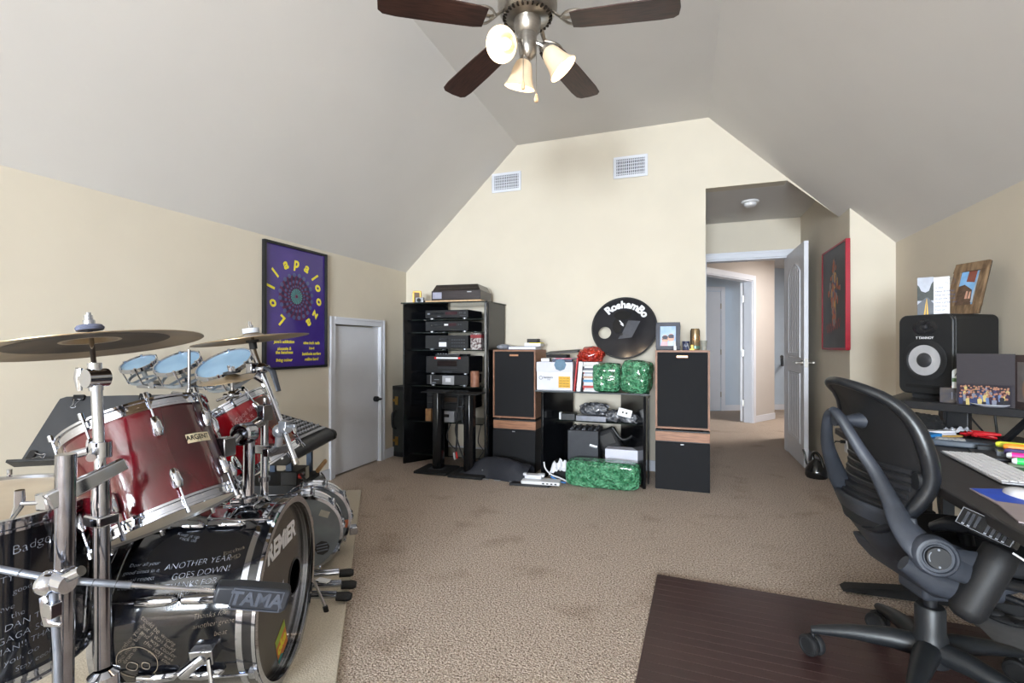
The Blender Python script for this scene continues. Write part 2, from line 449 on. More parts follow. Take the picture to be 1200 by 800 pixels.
DX = 1.018
d2 = struct('door_2', MB().box(DX, DX + 0.036, 4.985, 5.765, 0.012, 2.045), door_m, bevel=0.002)
def panel(z0, z1, arch):
    y0, y1 = 5.115, 5.635; N = 12
    top = [(y0 + (y1 - y0) * i / N, z1 + (arch * math.sin(PI * i / N) if arch else 0)) for i in range(N + 1)]
    out = [(y0, z0)] + [(y1, z0)] + top[::-1]
    c = (sum(p[0] for p in out) / len(out), sum(p[1] for p in out) / len(out))
    m = MB(); n = len(out)
    def ins(k): return [(c[0] + (p[0] - c[0]) * (1 - k), c[1] + (p[1] - c[1]) * (1 - k * 0.75)) for p in out]
    rings = [(ins(0), 0.001), (ins(0.02), 0.010), (ins(0.06), 0.010), (ins(0.09), 0.002)]
    for a in range(3):
        p, dx = rings[a]; q, dy = rings[a + 1]
        m.add([(DX - dx, y, z) for y, z in p] + [(DX - dy, y, z) for y, z in q], [(i, (i + 1) % n, n + (i + 1) % n, n + i) for i in range(n)])
    inn = ins(0.09)
    ya, yb_ = min(p[0] for p in inn), max(p[0] for p in inn)
    k = 6; w = (yb_ - ya) / k
    for i in range(k):
        t = (i + 0.5) / k
        zt = z1 - 0.02 + (arch * math.sin(PI * t) * 0.9 if arch else 0)
        m.box(DX - 0.006, DX + 0.001, ya + i * w + 0.006, ya + (i + 1) * w - 0.006, z0 + 0.035, zt)
    return m
obj('upper_panel', panel(0.99, 1.80, 0.10), door_m, d2, flat=True, normals=True)
obj('lower_panel', panel(0.20, 0.85, 0.0), door_m, d2, flat=True)
b = MB()
for sx in (-1, 1):
    x = DX if sx < 0 else DX + 0.036
    b.cyl((x, 5.05, 0.95), (x + sx * 0.008, 5.05, 0.95), 0.028); b.cyl((x, 5.05, 0.95), (x + sx * 0.05, 5.05, 0.95), 0.010)
    b.sweep([(x + sx * 0.05, 5.035, 0.95), (x + sx * 0.052, 5.10, 0.952), (x + sx * 0.048, 5.165, 0.95)], [0.009, 0.008, 0.006])
obj('lever_handle', b, nickel_m, d2)
obj('latch_plate', MB().box(DX + 0.006, DX + 0.030, 4.983, 4.986, 0.91, 0.99), nickel_m, d2)

# hall beyond: an angled wall with a door opening into a pale blue room
P0, P1 = Vector((0.05, 6.37, 0)), Vector((1.30, 8.28, 0))
ux = (P1 - P0).normalized(); nrm = Vector((ux.y, -ux.x, 0)); L = (P1 - P0).length
MH = Matrix((ux, Vector((-ux.y, ux.x, 0)), Vector((0, 0, 1)))).transposed().to_4x4(); MH.translation = P0
h0_, h1_ = 0.36, 1.05 * 1.0 + 0.56
b = MB(MH); b.box(-1.2, h0_, 0, 0.12, 0, 2.45); b.box(h1_, L, 0, 0.12, 0, 2.45); b.box(h0_, h1_, 0, 0.12, 2.04, 2.45)
struct('wall_hall_angled', b, hall_m)
b = MB(MH); cw = 0.07
b.box(h0_ - cw, h0_, -0.016, 0, 0, 2.04 + cw); b.box(h1_, h1_ + cw, -0.016, 0, 0, 2.04 + cw); b.box(h0_, h1_, -0.016, 0, 2.04, 2.04 + cw)
b.box(h0_, h0_ + 0.016, 0, 0.12, 0, 2.04); b.box(h1_ - 0.016, h1_, 0, 0.12, 0, 2.04); b.box(h0_, h1_, 0, 0.12, 2.024, 2.04)
struct('trim_2', b, trim_m, bevel=0.003)
b = MB(MH); b.box(h1_ + cw, L, -0.014, 0, 0, 0.095); struct('baseboard_hall', b, trim_m, bevel=0.004)
# inner door of that opening, swung into the blue room
MD = MH @ T(h1_ - 0.02, 0.13, 0) @ RZ(math.radians(26))
d3 = struct('door_3', MB(MD).box(0.0, 0.62, 0, 0.035, 0.012, 2.02), door_m, bevel=0.002)
hb = MB(MD)
for z in (0.28, 1.0, 1.78): hb.box(-0.035, 0.012, -0.012, 0.004, z - 0.045, z + 0.045)
obj('hinge', hb, nickel_m, d3)
# the blue room's far wall carries another white door
P2 = Vector((0.30, 8.86, 0)); MBl = Matrix.Translation(P2) @ RZ(math.radians(27))
struct('wall_blue_room', MB(MBl).box(-2.2, 1.8, 0, 0.1, 0, 2.45), blue_m)
b = MB(MBl); x1 = 0.335
b.box(x1, x1 + 0.075, -0.016, 0, 0, 2.11); b.box(x1 - 0.80, x1, -0.016, 0, 2.04, 2.11); b.box(x1 - 0.86, x1 - 0.80, -0.016, 0, 0, 2.11)
struct('trim_3', b, trim_m, bevel=0.003)
d4 = struct('door_4', MB(MBl).box(x1 - 0.79, x1 - 0.008, -0.010, 0.02, 0.012, 2.03), door_m, bevel=0.002)
hb = MB(MBl)
for z in (0.28, 1.0, 1.78): hb.box(x1 - 0.014, x1 + 0.002, -0.022, -0.008, z - 0.045, z + 0.045)
obj('hinge', hb, nickel_m, d4)
b = MB(MBl); b.box(x1 + 0.075, 1.8, -0.014, 0, 0, 0.095); struct('baseboard_blue_room', b, trim_m, bevel=0.004)
# stair hall beyond the corner
struct('wall_stair_far', MB().box(0.9, 3.2, 10.4, 10.5, 0, 2.5), wall_m)
struct('wall_stair_near', MB().box(1.45, 3.2, 9.6, 9.7, 2.1, 2.5), hall_m)
struct('wall_hall_right', MB().box(2.6, 2.7, 5.9, 10.4, 0, 2.5), hall_m)
struct('wall_hall_near', MB().box(1.27, 2.7, 5.9, 6.0, 0, 2.5), hall_m)
struct('wall_hall_left', MB().box(-1.3, -1.2, 5.7, 11.5, 0, 2.5), blue_m)
struct('ceiling_hall', MB().box(-1.3, 3.2, 5.9, 11.5, 2.45, 2.55), ceil_m)
hr = obj('handrail', MB().cyl((1.52, 9.0, 0.93), (1.76, 10.3, 0.55), 0.025), black_m)
tag(hr, 'short dark handrail glimpsed beyond the hall wall corner', 'handrail')

# ------------------------------------------------------------------ wall fittings
def vent(label, x0, x1, z0, z1):
    t = thing('air_vent', label, 'vent', ((x0 + x1) / 2, YB, (z0 + z1) / 2), 0, 'white air vents high on the back wall')
    w, h = (x1 - x0) / 2, (z1 - z0) / 2; f = 0.024
    b = MB(); b.box(-w, w, -0.012, -0.001, h - f, h); b.box(-w, w, -0.012, -0.001, -h, -h + f); b.box(-w, -w + f, -0.012, -0.001, -h + f, h - f); b.box(w - f, w, -0.012, -0.001, -h + f, h - f)
    obj('frame', b, trim_m, t, bevel=0.002)
    obj('backing', MB().box(-w + f, w - f, -0.003, -0.001, -h + f, h - f), M('vent_dark', (62, 66, 76), 0.8), t)
    b = MB(); n = 15
    for i in range(n):
        x = -w + f + (2 * w - 2 * f) * (i + 0.5) / n
        b.box(x - 0.0035, x + 0.0035, -0.010, -0.004, -h + f, h - f)
    for i in range(5):
        z = -h + f + (2 * h - 2 * f) * (i + 0.5) / 5
        b.box(-w + f, w - f, -0.0065, -0.004, z - 0.003, z + 0.003)
    g = obj('louver_grid', b, trim_m, t); g['kind'] = 'stuff'
vent('white louvred air vent, the lower left one near the sloped ceiling', -1.775, -1.477, 2.603, 2.79)
vent('white louvred air vent, the larger right one high on the back wall', -0.595, -0.299, 2.607, 2.80)

t = thing('smoke_detector', 'round white smoke detector on the alcove ceiling', 'smoke detector', (0.582, 4.99, 2.442))
obj('base', MB().lathe([(0, 0), (0.075, 0), (0.075, -0.012), (0.068, -0.018), (0, -0.018)], 32), white_m, t)
obj('cap', MB().lathe([(0.055, -0.018), (0.052, -0.042), (0.035, -0.052), (0, -0.053)], 32), white_m, t)

def outlet(label, mtx, plug=False):
    t = thing('wall_outlet', label, 'outlet', mat=mtx)
    obj('cover_plate', MB().box(-0.036, 0.036, -0.058, 0.058, 0, 0.006), white_m, t, bevel=0.002)
    for s in (-1, 1):
        b = MB(); b.box(-0.016, 0.016, s * 0.02 - 0.014, s * 0.02 + 0.014, 0.006, 0.009)
        obj('socket', b, trim_m, t, bevel=0.002)
    if plug:
        b = MB(); b.cyl((0, 0.02, 0.009), (0, 0.02, 0.04), 0.013); b.cyl((0, 0.02, 0.04), (0.0, 0.02, 0.075), 0.005)
        b.curve([(0, 0.02, 0.07), (0.0, -0.05, 0.10), (0.02, -0.25, 0.06), (0.0, -0.35, 0.03)], 0.0035)
        obj('plug', b, black_m, t)
outlet('white wall outlet low on the alcove wall behind the chair with a black plug', wallplane((0, -1, 0), (0, 0, 1), (1.1495, 4.262, 0.365)), True)
outlet('white wall outlet on the right wall under the corner shelf', wallplane((0, -1, 0), (0, 0, 1), (1.4295, 3.98, 0.60)))

# poster on the left wall
PY0, PY1, PZ0, PZ1 = 2.60, 3.228, 0.932, 1.842
MP = wallplane((0, 1, 0), (0, 0, 1), (XL, (PY0 + PY1) / 2, (PZ0 + PZ1) / 2))
pw, ph = (PY1 - PY0) / 2, (PZ1 - PZ0) / 2
t = thing('framed_poster', 'purple concert poster with yellow ring of letters in thin black frame', 'poster', mat=MP)
f = 0.018
b = MB(); b.box(-pw, pw, ph - f, ph, 0.001, 0.028); b.box(-pw, pw, -ph, -ph + f, 0.001, 0.028); b.box(-pw, -pw + f, -ph + f, ph - f, 0.001, 0.028); b.box(pw - f, pw, -ph + f, ph - f, 0.001, 0.028)
obj('frame', b, black_m, t, bevel=0.002)
obj('print', MB().box(-pw + f, pw - f, -ph + f, ph - f, 0.001, 0.012), M('poster_purple', (62, 40, 128), 0.3, rgb2=(50, 30, 112), scale=3, coat=0.5), t)
b = MB(); cx, cz, rr = -0.005, 0.095, 0.245
ring = [(-126, 'L'), (-160, 'o'), (172, 'l'), (146, 'l'), (117, 'a'), (91, 'p'), (65, 'a'), (41, 'l'), (20, 'o'), (-7, 'o'), (-34, 'z'), (-58, 'a')]
for a, ch in ring:
    r_ = math.radians(a)
    mt = T(cx + rr * math.cos(r_), cz + rr * 0.98 * math.sin(r_), 0.0128) @ RZ(r_ - PI / 2)
    obj('letter', MB().text(ch, 0.105, mt, bold=0.004, shear=0.15), yellow_m, t, flat=True)
sp_mats = [M('spiral_maroon', (84, 26, 62), 0.5), M('spiral_slate', (74, 86, 126), 0.5), M('spiral_teal', (66, 150, 146), 0.5), M('spiral_dark', (36, 28, 66), 0.5), M('spiral_rose', (170, 60, 110), 0.5)]
b = MB()
b.m = 0; b.disc((-0.02, 0.085, 0.0124), 0.155, 40); b.disc((0.012, 0.045, 0.01245), 0.14, 40)
for arm in range(20):
    for k in range(16):
        rad = 0.010 * math.exp(0.185 * k)
        if rad > 0.168: continue
        a = arm * 2 * PI / 20 + k * 0.24
        s_ = rad * 0.105
        b.m = 4 if rad < 0.014 else (2 if rad < 0.060 else (1 if k % 2 else 3))
        b.disc((cx + rad * math.cos(a), cz - 0.01 + rad * math.sin(a), 0.01255 + 0.00002 * (k % 5)), s_, 10)
g = obj('spiral_art', b, sp_mats, t, flat=True); g['kind'] = 'stuff'
b = MB()
for x, z, s_ in ((-0.125, -0.255, "jane's addiction"), (-0.125, -0.305, 'siouxsie &'), (-0.125, -0.332, 'the banshees'), (-0.125, -0.388, 'living colour'),
                 (0.15, -0.262, 'nine inch nails'), (0.15, -0.302, 'ice-t'), (0.15, -0.346, 'butthole surfers'), (0.15, -0.388, 'rollins band')):
    obj('band_name', MB().text(s_, 0.031, T(x, z, 0.0128), bold=0.0012, shear=0.15), yellow_m, t, flat=True)

# red framed picture on the alcove wall
MPR = wallplane((0, -1, 0), (0, 0, 1), (1.15, 4.495, 1.48))
t = thing('framed_picture', 'dark picture in a bright red frame on the alcove wall', 'picture', mat=MPR)
w, h, f = 0.325, 0.41, 0.016
redf = M('red_frame_paint', (156, 14, 38), 0.35, var=0.06)
b = MB(); b.box(-w, w, h - f, h, 0.001, 0.032); b.box(-w, w, -h, -h + f, 0.001, 0.032); b.box(-w, -w + f, -h + f, h - f, 0.001, 0.032); b.box(w - f, w, -h + f, h - f, 0.001, 0.032)
obj('frame', b, redf, t, bevel=0.003)
obj('print', MB().box(-w + f, w - f, -h + f, h - f, 0.001, 0.028), M('picture_charcoal', (40, 38, 36), 0.4, rgb2=(60, 57, 53), scale=5), t)
b = MB(); pm = [M('pic_orange', (176, 96, 62), 0.5), M('pic_blue', (70, 78, 116), 0.5), M('pic_ochre', (196, 150, 84), 0.5), M('pic_grey', (140, 130, 124), 0.5), M('pic_red', (160, 58, 52), 0.5)]
rnd = random.Random(3)
for k in range(90):
    b.m = rnd.choice((0, 0, 1, 2, 3)); tt = rnd.uniform(-1, 1)
    b.disc((0.02 + rnd.gauss(0, 0.055) * (1.2 - abs(tt)), 0.05 + tt * 0.24, 0.0282 + k * 0.00002), rnd.uniform(0.012, 0.035), 9, ry=rnd.uniform(0.015, 0.05))
b.m = 4
pts = [(-0.19 + 0.38 * i / 24, -0.245 + 0.04 * math.sin(i * 1.9) + 0.05 * (i / 24)) for i in range(25)]
for i in range(24):
    (xa, za), (xb, zb) = pts[i], pts[i + 1]
    b.poly([(xa, za - 0.012), (xb, zb - 0.012), (xb, zb + 0.012), (xa, za + 0.012)], 0.0294)
g = obj('painted_figure', b, pm, t, flat=True); g['kind'] = 'stuff'

# ------------------------------------------------------------------ ceiling fan
FX, FY = -0.667, 2.105
t = thing('ceiling_fan', 'five-blade ceiling fan with dark walnut blades and brushed nickel motor', 'ceiling fan', (FX, FY, 0))
obj('canopy', MB().lathe([(0, ZC - 0.001), (0.075, ZC - 0.001), (0.07, ZC - 0.03), (0.04, ZC - 0.07), (0.013, ZC - 0.075), (0.013, 2.72), (0, 2.72)], 28), nickel_m, t)
obj('motor_housing', MB().lathe([(0.0, 2.735), (0.06, 2.735), (0.11, 2.71), (0.135, 2.67), (0.135, 2.625), (0.12, 2.60), (0.09, 2.575), (0, 2.57)], 36), nickel_m, t)
b = MB()
for k in range(30):
    a = 2 * PI * k / 30
    b.cbox((0.095, 0, 2.585), (0.035, 0.008, 0.010), RZ(a))
obj('motor_fins', b, M('dark_nickel', (70, 64, 58), 0.3, 0.9), t)
obj('switch_housing', MB().lathe([(0.0, 2.58), (0.062, 2.58), (0.058, 2.53), (0.042, 2.51), (0.042, 2.46), (0.038, 2.42), (0.02, 2.40), (0, 2.398)], 28), nickel_m, t)
blade_m = M('dark_walnut_blade', (42, 26, 23), 0.4, rgb2=(66, 43, 37), scale=6, stretch=(1.5, 16, 4), coat=0.2)
bl = MB()
prof = [(0.20, 0.050), (0.24, 0.058), (0.40, 0.064), (0.58, 0.067), (0.635, 0.062), (0.655, 0.045), (0.66, 0.0)]
out = [(x, -y * 1.12) for x, y in prof] + [(x, y * 1.12) for x, y in prof[-2::-1]]
bl.prism(out, 'z', -0.003, 0.003)
br = MB()
br.sweep([(0.10, 0, 0.055), (0.14, 0, 0.02), (0.18, 0, 0.004)], [0.014, 0.011, 0.012], [0.006] * 3, up=(0, 0, 1))
for s in (-1, 1):
    br.sweep(spline([(0.15, 0, 0.012), (0.185, s * 0.045, 0.006), (0.235, s * 0.05, 0.006), (0.27, s * 0.02, 0.006)], 5), 0.006, seg=6)
br.sweep([(0.17, 0, 0.006), (0.265, 0, 0.006)], [0.012, 0.010], [0.004, 0.004])
first = None
for k, ang in enumerate((75.3, 147.3, 219.3, 291.3, 3.3)):
    mt = T(0, 0, 2.556) @ RZ(math.radians(ang)) @ RY(math.radians(4)) @ RX(math.radians(4))
    if first is None:
        first = obj('blade', bl, blade_m, t, bevel=0.0015); first.matrix_local = mt
        fb = obj('blade_iron', br, nickel_m, t); fb.matrix_local = mt @ T(0, 0, 0.004)
    else:
        copies(first, [mt]); copies(fb, [mt @ T(0, 0, 0.004)])
shade_m = M('frosted_shade', (206, 184, 156), 0.5, var=0.03, trans=0.0, emit=0.10, emit_rgb=(255, 222, 180))
bulb_m = M('lit_bulb', (255, 244, 220), 0.4, emit=1.8, emit_rgb=(255, 226, 180))
for k, (px_, py_, pz_, dx, dy, dz) in enumerate(((-0.045, -0.075, 2.44, -0.10, -0.66, -0.42), (-0.012, -0.005, 2.405, -0.22, 0.16, -0.80), (0.080, 0.02, 2.445, 0.52, 0.18, -0.66))):
    d = Vector((dx, dy, dz)).normalized()
    ms = frame((px_, py_, pz_), d)
    arm = MB(); arm.sweep(spline([(0, 0, 2.45), (px_ * 0.5, py_ * 0.5, 2.47), (px_, py_, pz_)], 5), 0.010, seg=8)
    arm.M = ms; arm.lathe([(0, -0.01), (0.020, -0.01), (0.024, 0.015), (0.0, 0.02)], 16)
    obj('lamp_arm', arm, nickel_m, t)
    sh = MB(ms)
    sh.lathe([(0.022, 0.008), (0.034, 0.018), (0.044, 0.045), (0.05, 0.075), (0.060, 0.105), (0.072, 0.122), (0.070, 0.124), (0.057, 0.107), (0.046, 0.076), (0.040, 0.046), (0.030, 0.021), (0.022, 0.012)], 28)
    so = obj('lamp_shade', sh, shade_m, t)
    bb = MB(ms); bb.lathe([(0, 0.035), (0.013, 0.04), (0.016, 0.055), (0.024, 0.075), (0.024, 0.088), (0.014, 0.102), (0, 0.106)], 16)
    obj('bulb', bb, bulb_m, so)
    lp = bpy.data.lights.new('bulb_light', 'POINT'); lp.energy = 1.1; lp.color = (1.0, 0.82, 0.62); lp.shadow_soft_size = 0.03
    lo = bpy.data.objects.new('bulb_light', lp); col.objects.link(lo); lo.parent = t
    lo.location = Vector((px_, py_, pz_)) + d * 0.15
for x, y, z0, z1 in ((0.004, -0.075, 2.43, 2.262), (0.042, 0.0, 2.45, 2.235)):
    pc = obj('pull_chain', MB().cyl((x, y, z0), (x, y, z1), 0.0016, seg=6), nickel_m, t)
    obj('chain_knob', MB().lathe([(0, z1 + 0.002), (0.004, z1), (0.009, z1 - 0.022), (0.008, z1 - 0.036), (0, z1 - 0.04)], 14, T(x, y, 0)), rackwood_m, pc)
# ------------------------------------------------------------------ audio rack in the back left corner
def plate(pts, z0, z1): return MB().prism(pts, 'z', z0, z1)
def slab(p, q, th, z0, z1):
    """vertical board from p to q (plan) of given thickness"""
    p = Vector((p[0], p[1])); q = Vector((q[0], q[1])); d = (q - p).normalized(); n = Vector((-d.y, d.x)) * th
    return MB().prism([tuple(p), tuple(q), tuple(q + n), tuple(p + n)], 'z', z0, z1)
t = thing('audio_rack', 'tall black glass-topped audio rack in the back left corner', 'rack', (0, 0, 0))
RT = 1.492
obj('side_panel', slab((-2.470, 3.965), (-2.215, 4.375), 0.022, 0.0, RT), blackgloss_m, t, bevel=0.002)
obj('side_panel', slab((-1.655, 4.02), (-1.80, 4.385), 0.022, 0.0, RT), blackgloss_m, t, bevel=0.002)
obj('outer_panel', slab((-1.640, 4.03), (-1.630, 4.42), 0.012, 0.0, RT), blackgloss_m, t, bevel=0.002)
obj('top_shelf', plate([(-2.476, 3.92), (-1.645, 4.01), (-1.62, 4.43), (-2.15, 4.43), (-2.49, 4.10)], RT, RT + 0.012), glass_m, t)
shelf_pts = [(-2.40, 3.99), (-1.68, 3.99), (-1.79, 4.36), (-2.215, 4.36)]
for z in (1.347, 1.228, 1.066, 0.735, 0.405, 0.10):
    obj('glass_shelf', plate(shelf_pts, z - 0.008, z), glass_m, t)
fy = 4.015                                                     # front plane of the components
def component(name, label, cat, x0, x1, z0, z1, parts, y=fy, depth=0.32, mat=blackplast_m, feet=True, group=None):
    t = thing(name, label, cat, ((x0 + x1) / 2, y, z0), 0, group)
    w, h = (x1 - x0) / 2, z1 - z0; fo = 0.012 if feet else 0.0
    obj('case', MB().box(-w, w, 0.006, depth, fo, h), mat, t, bevel=0.003)
    obj('front_panel', MB().box(-w, w, 0, 0.008, fo, h), mat, t, bevel=0.002)
    if feet:
        fo_ = obj('foot', MB().cyl((0, 0, 0), (0, 0, fo + 0.002), 0.018, seg=12), silver_m, t); fo_.matrix_local = T(-w + 0.05, 0.04, 0)
        copies(fo_, [T(w - 0.05, 0.04, 0), T(-w + 0.05, depth - 0.04, 0), T(w - 0.05, depth - 0.04, 0)])
    for nm, m, boxes in parts:
        b = MB()
        for q in boxes:
            if len(q) == 4: b.box(q[0], q[1], -0.003, 0.001, q[2], q[3])
            else: b.cyl((q[0], 0.001, q[1]), (q[0], -q[3], q[1]), q[2], seg=18)
        obj(nm, b, m, t)
    return t
disp_m = M('dark_display', (20, 12, 14), 0.15, var=0.2)
rdisp_m = M('wine_display', (60, 34, 40), 0.2, var=0.1)
btn_m = M('dark_buttons', (62, 64, 70), 0.4, var=0.1)
x0, x1 = -2.270, -1.835
component('disc_player', 'black disc player, topmost of the components under the rack top', 'player', x0, x1, 1.348, 1.432, [
    ('tray', blackgloss_m, [(-0.16, -0.02, 0.045, 0.062)]), ('display', rdisp_m, [(-0.01, 0.11, 0.04, 0.068)]),
    ('button', btn_m, [(0.13, 0.14, 0.05, 0.062), (0.15, 0.16, 0.05, 0.062), (0.175, 0.195, 0.045, 0.065), (0.135, 0.20, 0.028, 0.034)]), ('marking', silverink_m, [(-0.195, -0.17, 0.045, 0.058), (-0.09, -0.06, 0.026, 0.030)])])
component('disc_player', 'black disc player second from the rack top with a small lit label', 'player', x0, x1, 1.229, 1.330, [
    ('tray', blackgloss_m, [(-0.16, -0.02, 0.060, 0.078)]), ('display', rdisp_m, [(0.02, 0.10, 0.055, 0.080)]),
    ('button', btn_m, [(0.12, 0.13, 0.06, 0.075), (0.14, 0.15, 0.06, 0.075), (0.185, 0.070, 0.016, 0.014)]), ('label_sticker', paper_m, [(-0.025, 0.018, 0.060, 0.076)])])
component('tape_deck', 'dark component with a bright white sticker, third from the rack top', 'player', x0, x1, 1.068, 1.200, [
    ('display', blackgloss_m, [(-0.07, 0.02, 0.085, 0.105)]), ('label_sticker', paper_m, [(-0.075, 0.0, 0.028, 0.068)]),
    ('button', btn_m, [(0.05 + 0.024 * i, 0.066 + 0.024 * i, 0.03 + 0.028 * j, 0.038 + 0.028 * j) for i in range(6) for j in range(3)] + [(-0.18, 0.04, 0.012, 0.01), (-0.13, 0.04, 0.008, 0.01), (-0.11, 0.04, 0.008, 0.01), (-0.17, 0.095, 0.007, 0.006), (-0.13, 0.095, 0.007, 0.006)])])
rc = component('receiver', 'black receiver with two volume knobs in the middle of the rack', 'receiver', -2.262, -1.828, 0.842, 1.008, [
    ('display', disp_m, [(-0.10, 0.10, 0.075, 0.125)]), ('knob', blackgloss_m, [(-0.155, 0.10, 0.026, 0.025), (0.155, 0.10, 0.026, 0.025)]),
    ('label_sticker', paper_m, [(-0.11, 0.11, 0.142, 0.157)]), ('button', btn_m, [(-0.09 + 0.018 * i, -0.08 + 0.018 * i, 0.055, 0.061) for i in range(11)] + [(-0.05, 0.05, 0.02, 0.03)]),
    ('red_sticker', redplast_m, [(-0.13, -0.11, 0.14, 0.158), (0.11, 0.135, 0.14, 0.158)])])
pcd = component('power_conditioner', 'black component with silver meter plate below the receiver', 'amplifier', -2.258, -1.838, 0.736, 0.835, [
    ('meter_plate', silver_m, [(-0.045, 0.075, 0.012, 0.094)]), ('knob', silver_m, [(0.11, 0.05, 0.006, 0.01), (0.135, 0.05, 0.006, 0.01), (0.155, 0.05, 0.006, 0.01)]),
    ('marking', silverink_m, [(-0.13, -0.08, 0.052, 0.058), (-0.15, -0.11, 0.022, 0.030)]), ('edge_strip', silver_m, [(-0.168, -0.160, 0.012, 0.096)])])
obj('meter_window', MB().box(-0.012, 0.040, -0.0045, -0.002, 0.036, 0.072), paper_m, pcd)
component('amplifier', 'low black amplifier behind the stand posts, upper of three', 'amplifier', -2.255, -1.835, 0.640, 0.700, [
    ('knob', btn_m, [(-0.17, 0.032, 0.014, 0.012), (-0.02, 0.032, 0.01, 0.012), (0.0, 0.032, 0.01, 0.012), (0.02, 0.032, 0.01, 0.012)])], feet=False)
component('amplifier', 'black amplifier with bronze grille behind the stand posts, middle of three', 'amplifier', -2.255, -1.835, 0.580, 0.638, [
    ('grille', M('bronze_grille', (58, 44, 34), 0.5, 0.5), [(-0.09, 0.10, 0.012, 0.05)]), ('knob', btn_m, [(-0.17, 0.03, 0.012, 0.012)])], feet=False)
component('amplifier', 'black amplifier behind the stand posts, lowest of three', 'amplifier', -2.255, -1.835, 0.520, 0.578, [
    ('marking', silverink_m, [(-0.15, -0.13, 0.02, 0.035), (0.10, 0.17, 0.028, 0.033)])], feet=False)
component('preamplifier', 'small silver box with dark display on the low rack shelf', 'amplifier', -2.13, -1.965, 0.408, 0.508, [
    ('display', disp_m, [(-0.025, 0.035, 0.045, 0.072)])], y=3.99, mat=silver_m, depth=0.2, feet=False)
tb = obj('brown_box', MB().box(-2.262, -2.205, 4.0, 4.2, 0.406, 0.52), M('brown_card', (120, 84, 52), 0.6, rgb2=(148, 110, 70), scale=20), bevel=0.002)
tag(tb, 'small brown box beside the left stand post on the low rack shelf', 'box')
tb = obj('tin', MB().lathe([(0, 0), (0.04, 0), (0.04, 0.135), (0.037, 0.14), (0, 0.14)], 24, T(-1.775, 4.03, 0.736)), M('copper_tin', (150, 104, 82), 0.5, rgb2=(122, 80, 62), scale=30))
tag(tb, 'copper coloured cylinder standing right of the meter component on the rack', 'tin')
t = thing('figurine_box', 'small patterned box standing on the rack right of the tape deck', 'box', (-1.765, 4.03, 1.068))
obj('carton', MB().box(-0.052, 0.052, 0, 0.07, 0, 0.15), M('patterned_card', (176, 172, 170), 0.6, rgb2=(84, 60, 62), scale=45, lo=0.45, hi=0.55), t, bevel=0.002)
obj('red_band', MB().box(-0.053, 0.053, -0.001, 0.071, 0.105, 0.135), M('dark_red_card', (130, 44, 48), 0.6), t)
rt = thing('remote_control', 'black remote control lying on top of the receiver', 'remote', (-2.03, 4.03, 1.008), 0.1)
obj('body', MB().box(-0.14, 0.10, 0.0, 0.05, 0, 0.02), blackplast_m, rt, bevel=0.004)
b = MB()
for i in range(8): b.cyl((-0.12 + 0.026 * i, 0.0 + 0.025, 0.02), (-0.12 + 0.026 * i, 0.025, 0.024), 0.006, seg=8)
obj('buttons', b, silver_m, rt)
b = MB(); b.box(-0.075, 0.075, 0, 0.08, 0, 0.018)
tag(place(obj('adapter', b, blackmatte_m, bevel=0.004), (-1.98, 4.15, 1.008)), 'small flat black adapter on the receiver top behind the remote', 'adapter')

# on the rack top: plywood board, turntable, clock, gadget
zt = RT + 0.012
pb = obj('plywood_board', MB().box(-0.27, 0.27, -0.16, 0.2, 0, 0.014), rackwood_m, bevel=0.001)
place(pb, (-1.985, 4.14, zt), 0.09); tag(pb, 'thin pale plywood board under the turntable on the rack', 'board')
zt2 = zt + 0.015
t = thing('turntable', 'black turntable with smoked dust cover on top of the rack', 'turntable', (-1.955, 4.145, zt2), 0.09)
obj('plinth', MB().box(-0.235, 0.235, -0.17, 0.17, 0.0, 0.085), M('turntable_black', (38, 32, 34), 0.3, rgb2=(48, 40, 42), scale=14, stretch=(1, 1, 8)), t, bevel=0.004)
fo_ = obj('foot', MB().cyl((0, 0, 0.0), (0, 0, 0.004), 0.02), rubber_m, t); fo_.matrix_local = T(-0.19, -0.13, 0)
copies(fo_, [T(0.19, -0.13, 0), T(-0.19, 0.13, 0), T(0.19, 0.13, 0)])
cov = M('smoked_acrylic', (70, 62, 58), 0.08, trans=0.6)
obj('dust_cover', MB().add([(-0.228, -0.165, 0.086), (0.228, -0.165, 0.086), (0.228, 0.165, 0.086), (-0.228, 0.165, 0.086), (-0.20, -0.14, 0.142), (0.20, -0.14, 0.142), (0.20, 0.15, 0.142), (-0.20, 0.15, 0.142)],
    [(0, 1, 5, 4), (1, 2, 6, 5), (2, 3, 7, 6), (3, 0, 4, 7), (4, 5, 6, 7)]), cov, t, bevel=0.004)
obj('front_label', MB().box(-0.222, -0.135, -0.1725, -0.169, 0.012, 0.07), M('pale_label', (150, 150, 168), 0.3), t)
obj('badge', MB().box(0.11, 0.15, -0.1725, -0.169, 0.066, 0.073), silver_m, t)
ck = thing('mantel_clock', 'small square brass framed clock on the rack corner', 'clock', (-2.405, 4.09, zt), 0.25)
b = MB(); b.box(-0.04, 0.04, 0, 0.02, 0.11, 0.125); b.box(-0.04, 0.04, 0, 0.02, 0, 0.015); b.box(-0.04, -0.025, 0, 0.02, 0.015, 0.11); b.box(0.025, 0.04, 0, 0.02, 0.015, 0.11)
obj('frame', b, gold_m, ck, bevel=0.002)
obj('face', MB().box(-0.026, 0.026, 0.006, 0.016, 0.014, 0.111), M('clock_face', (96, 74, 52), 0.5), ck)
cm = thing('compact_camera', 'small silver gadget in front of the brass clock on the rack', 'camera', (-2.345, 4.03, zt), 0.1)
obj('body', MB().box(-0.04, 0.04, 0, 0.035, 0, 0.055), silver_m, cm, bevel=0.006)
obj('lens', MB().cyl((0.0, 0.0, 0.028), (0.0, -0.014, 0.028), 0.018), black_m, cm)
b = MB(); b.box(-0.055, 0.055, 0, 0.05, 0, 0.022)
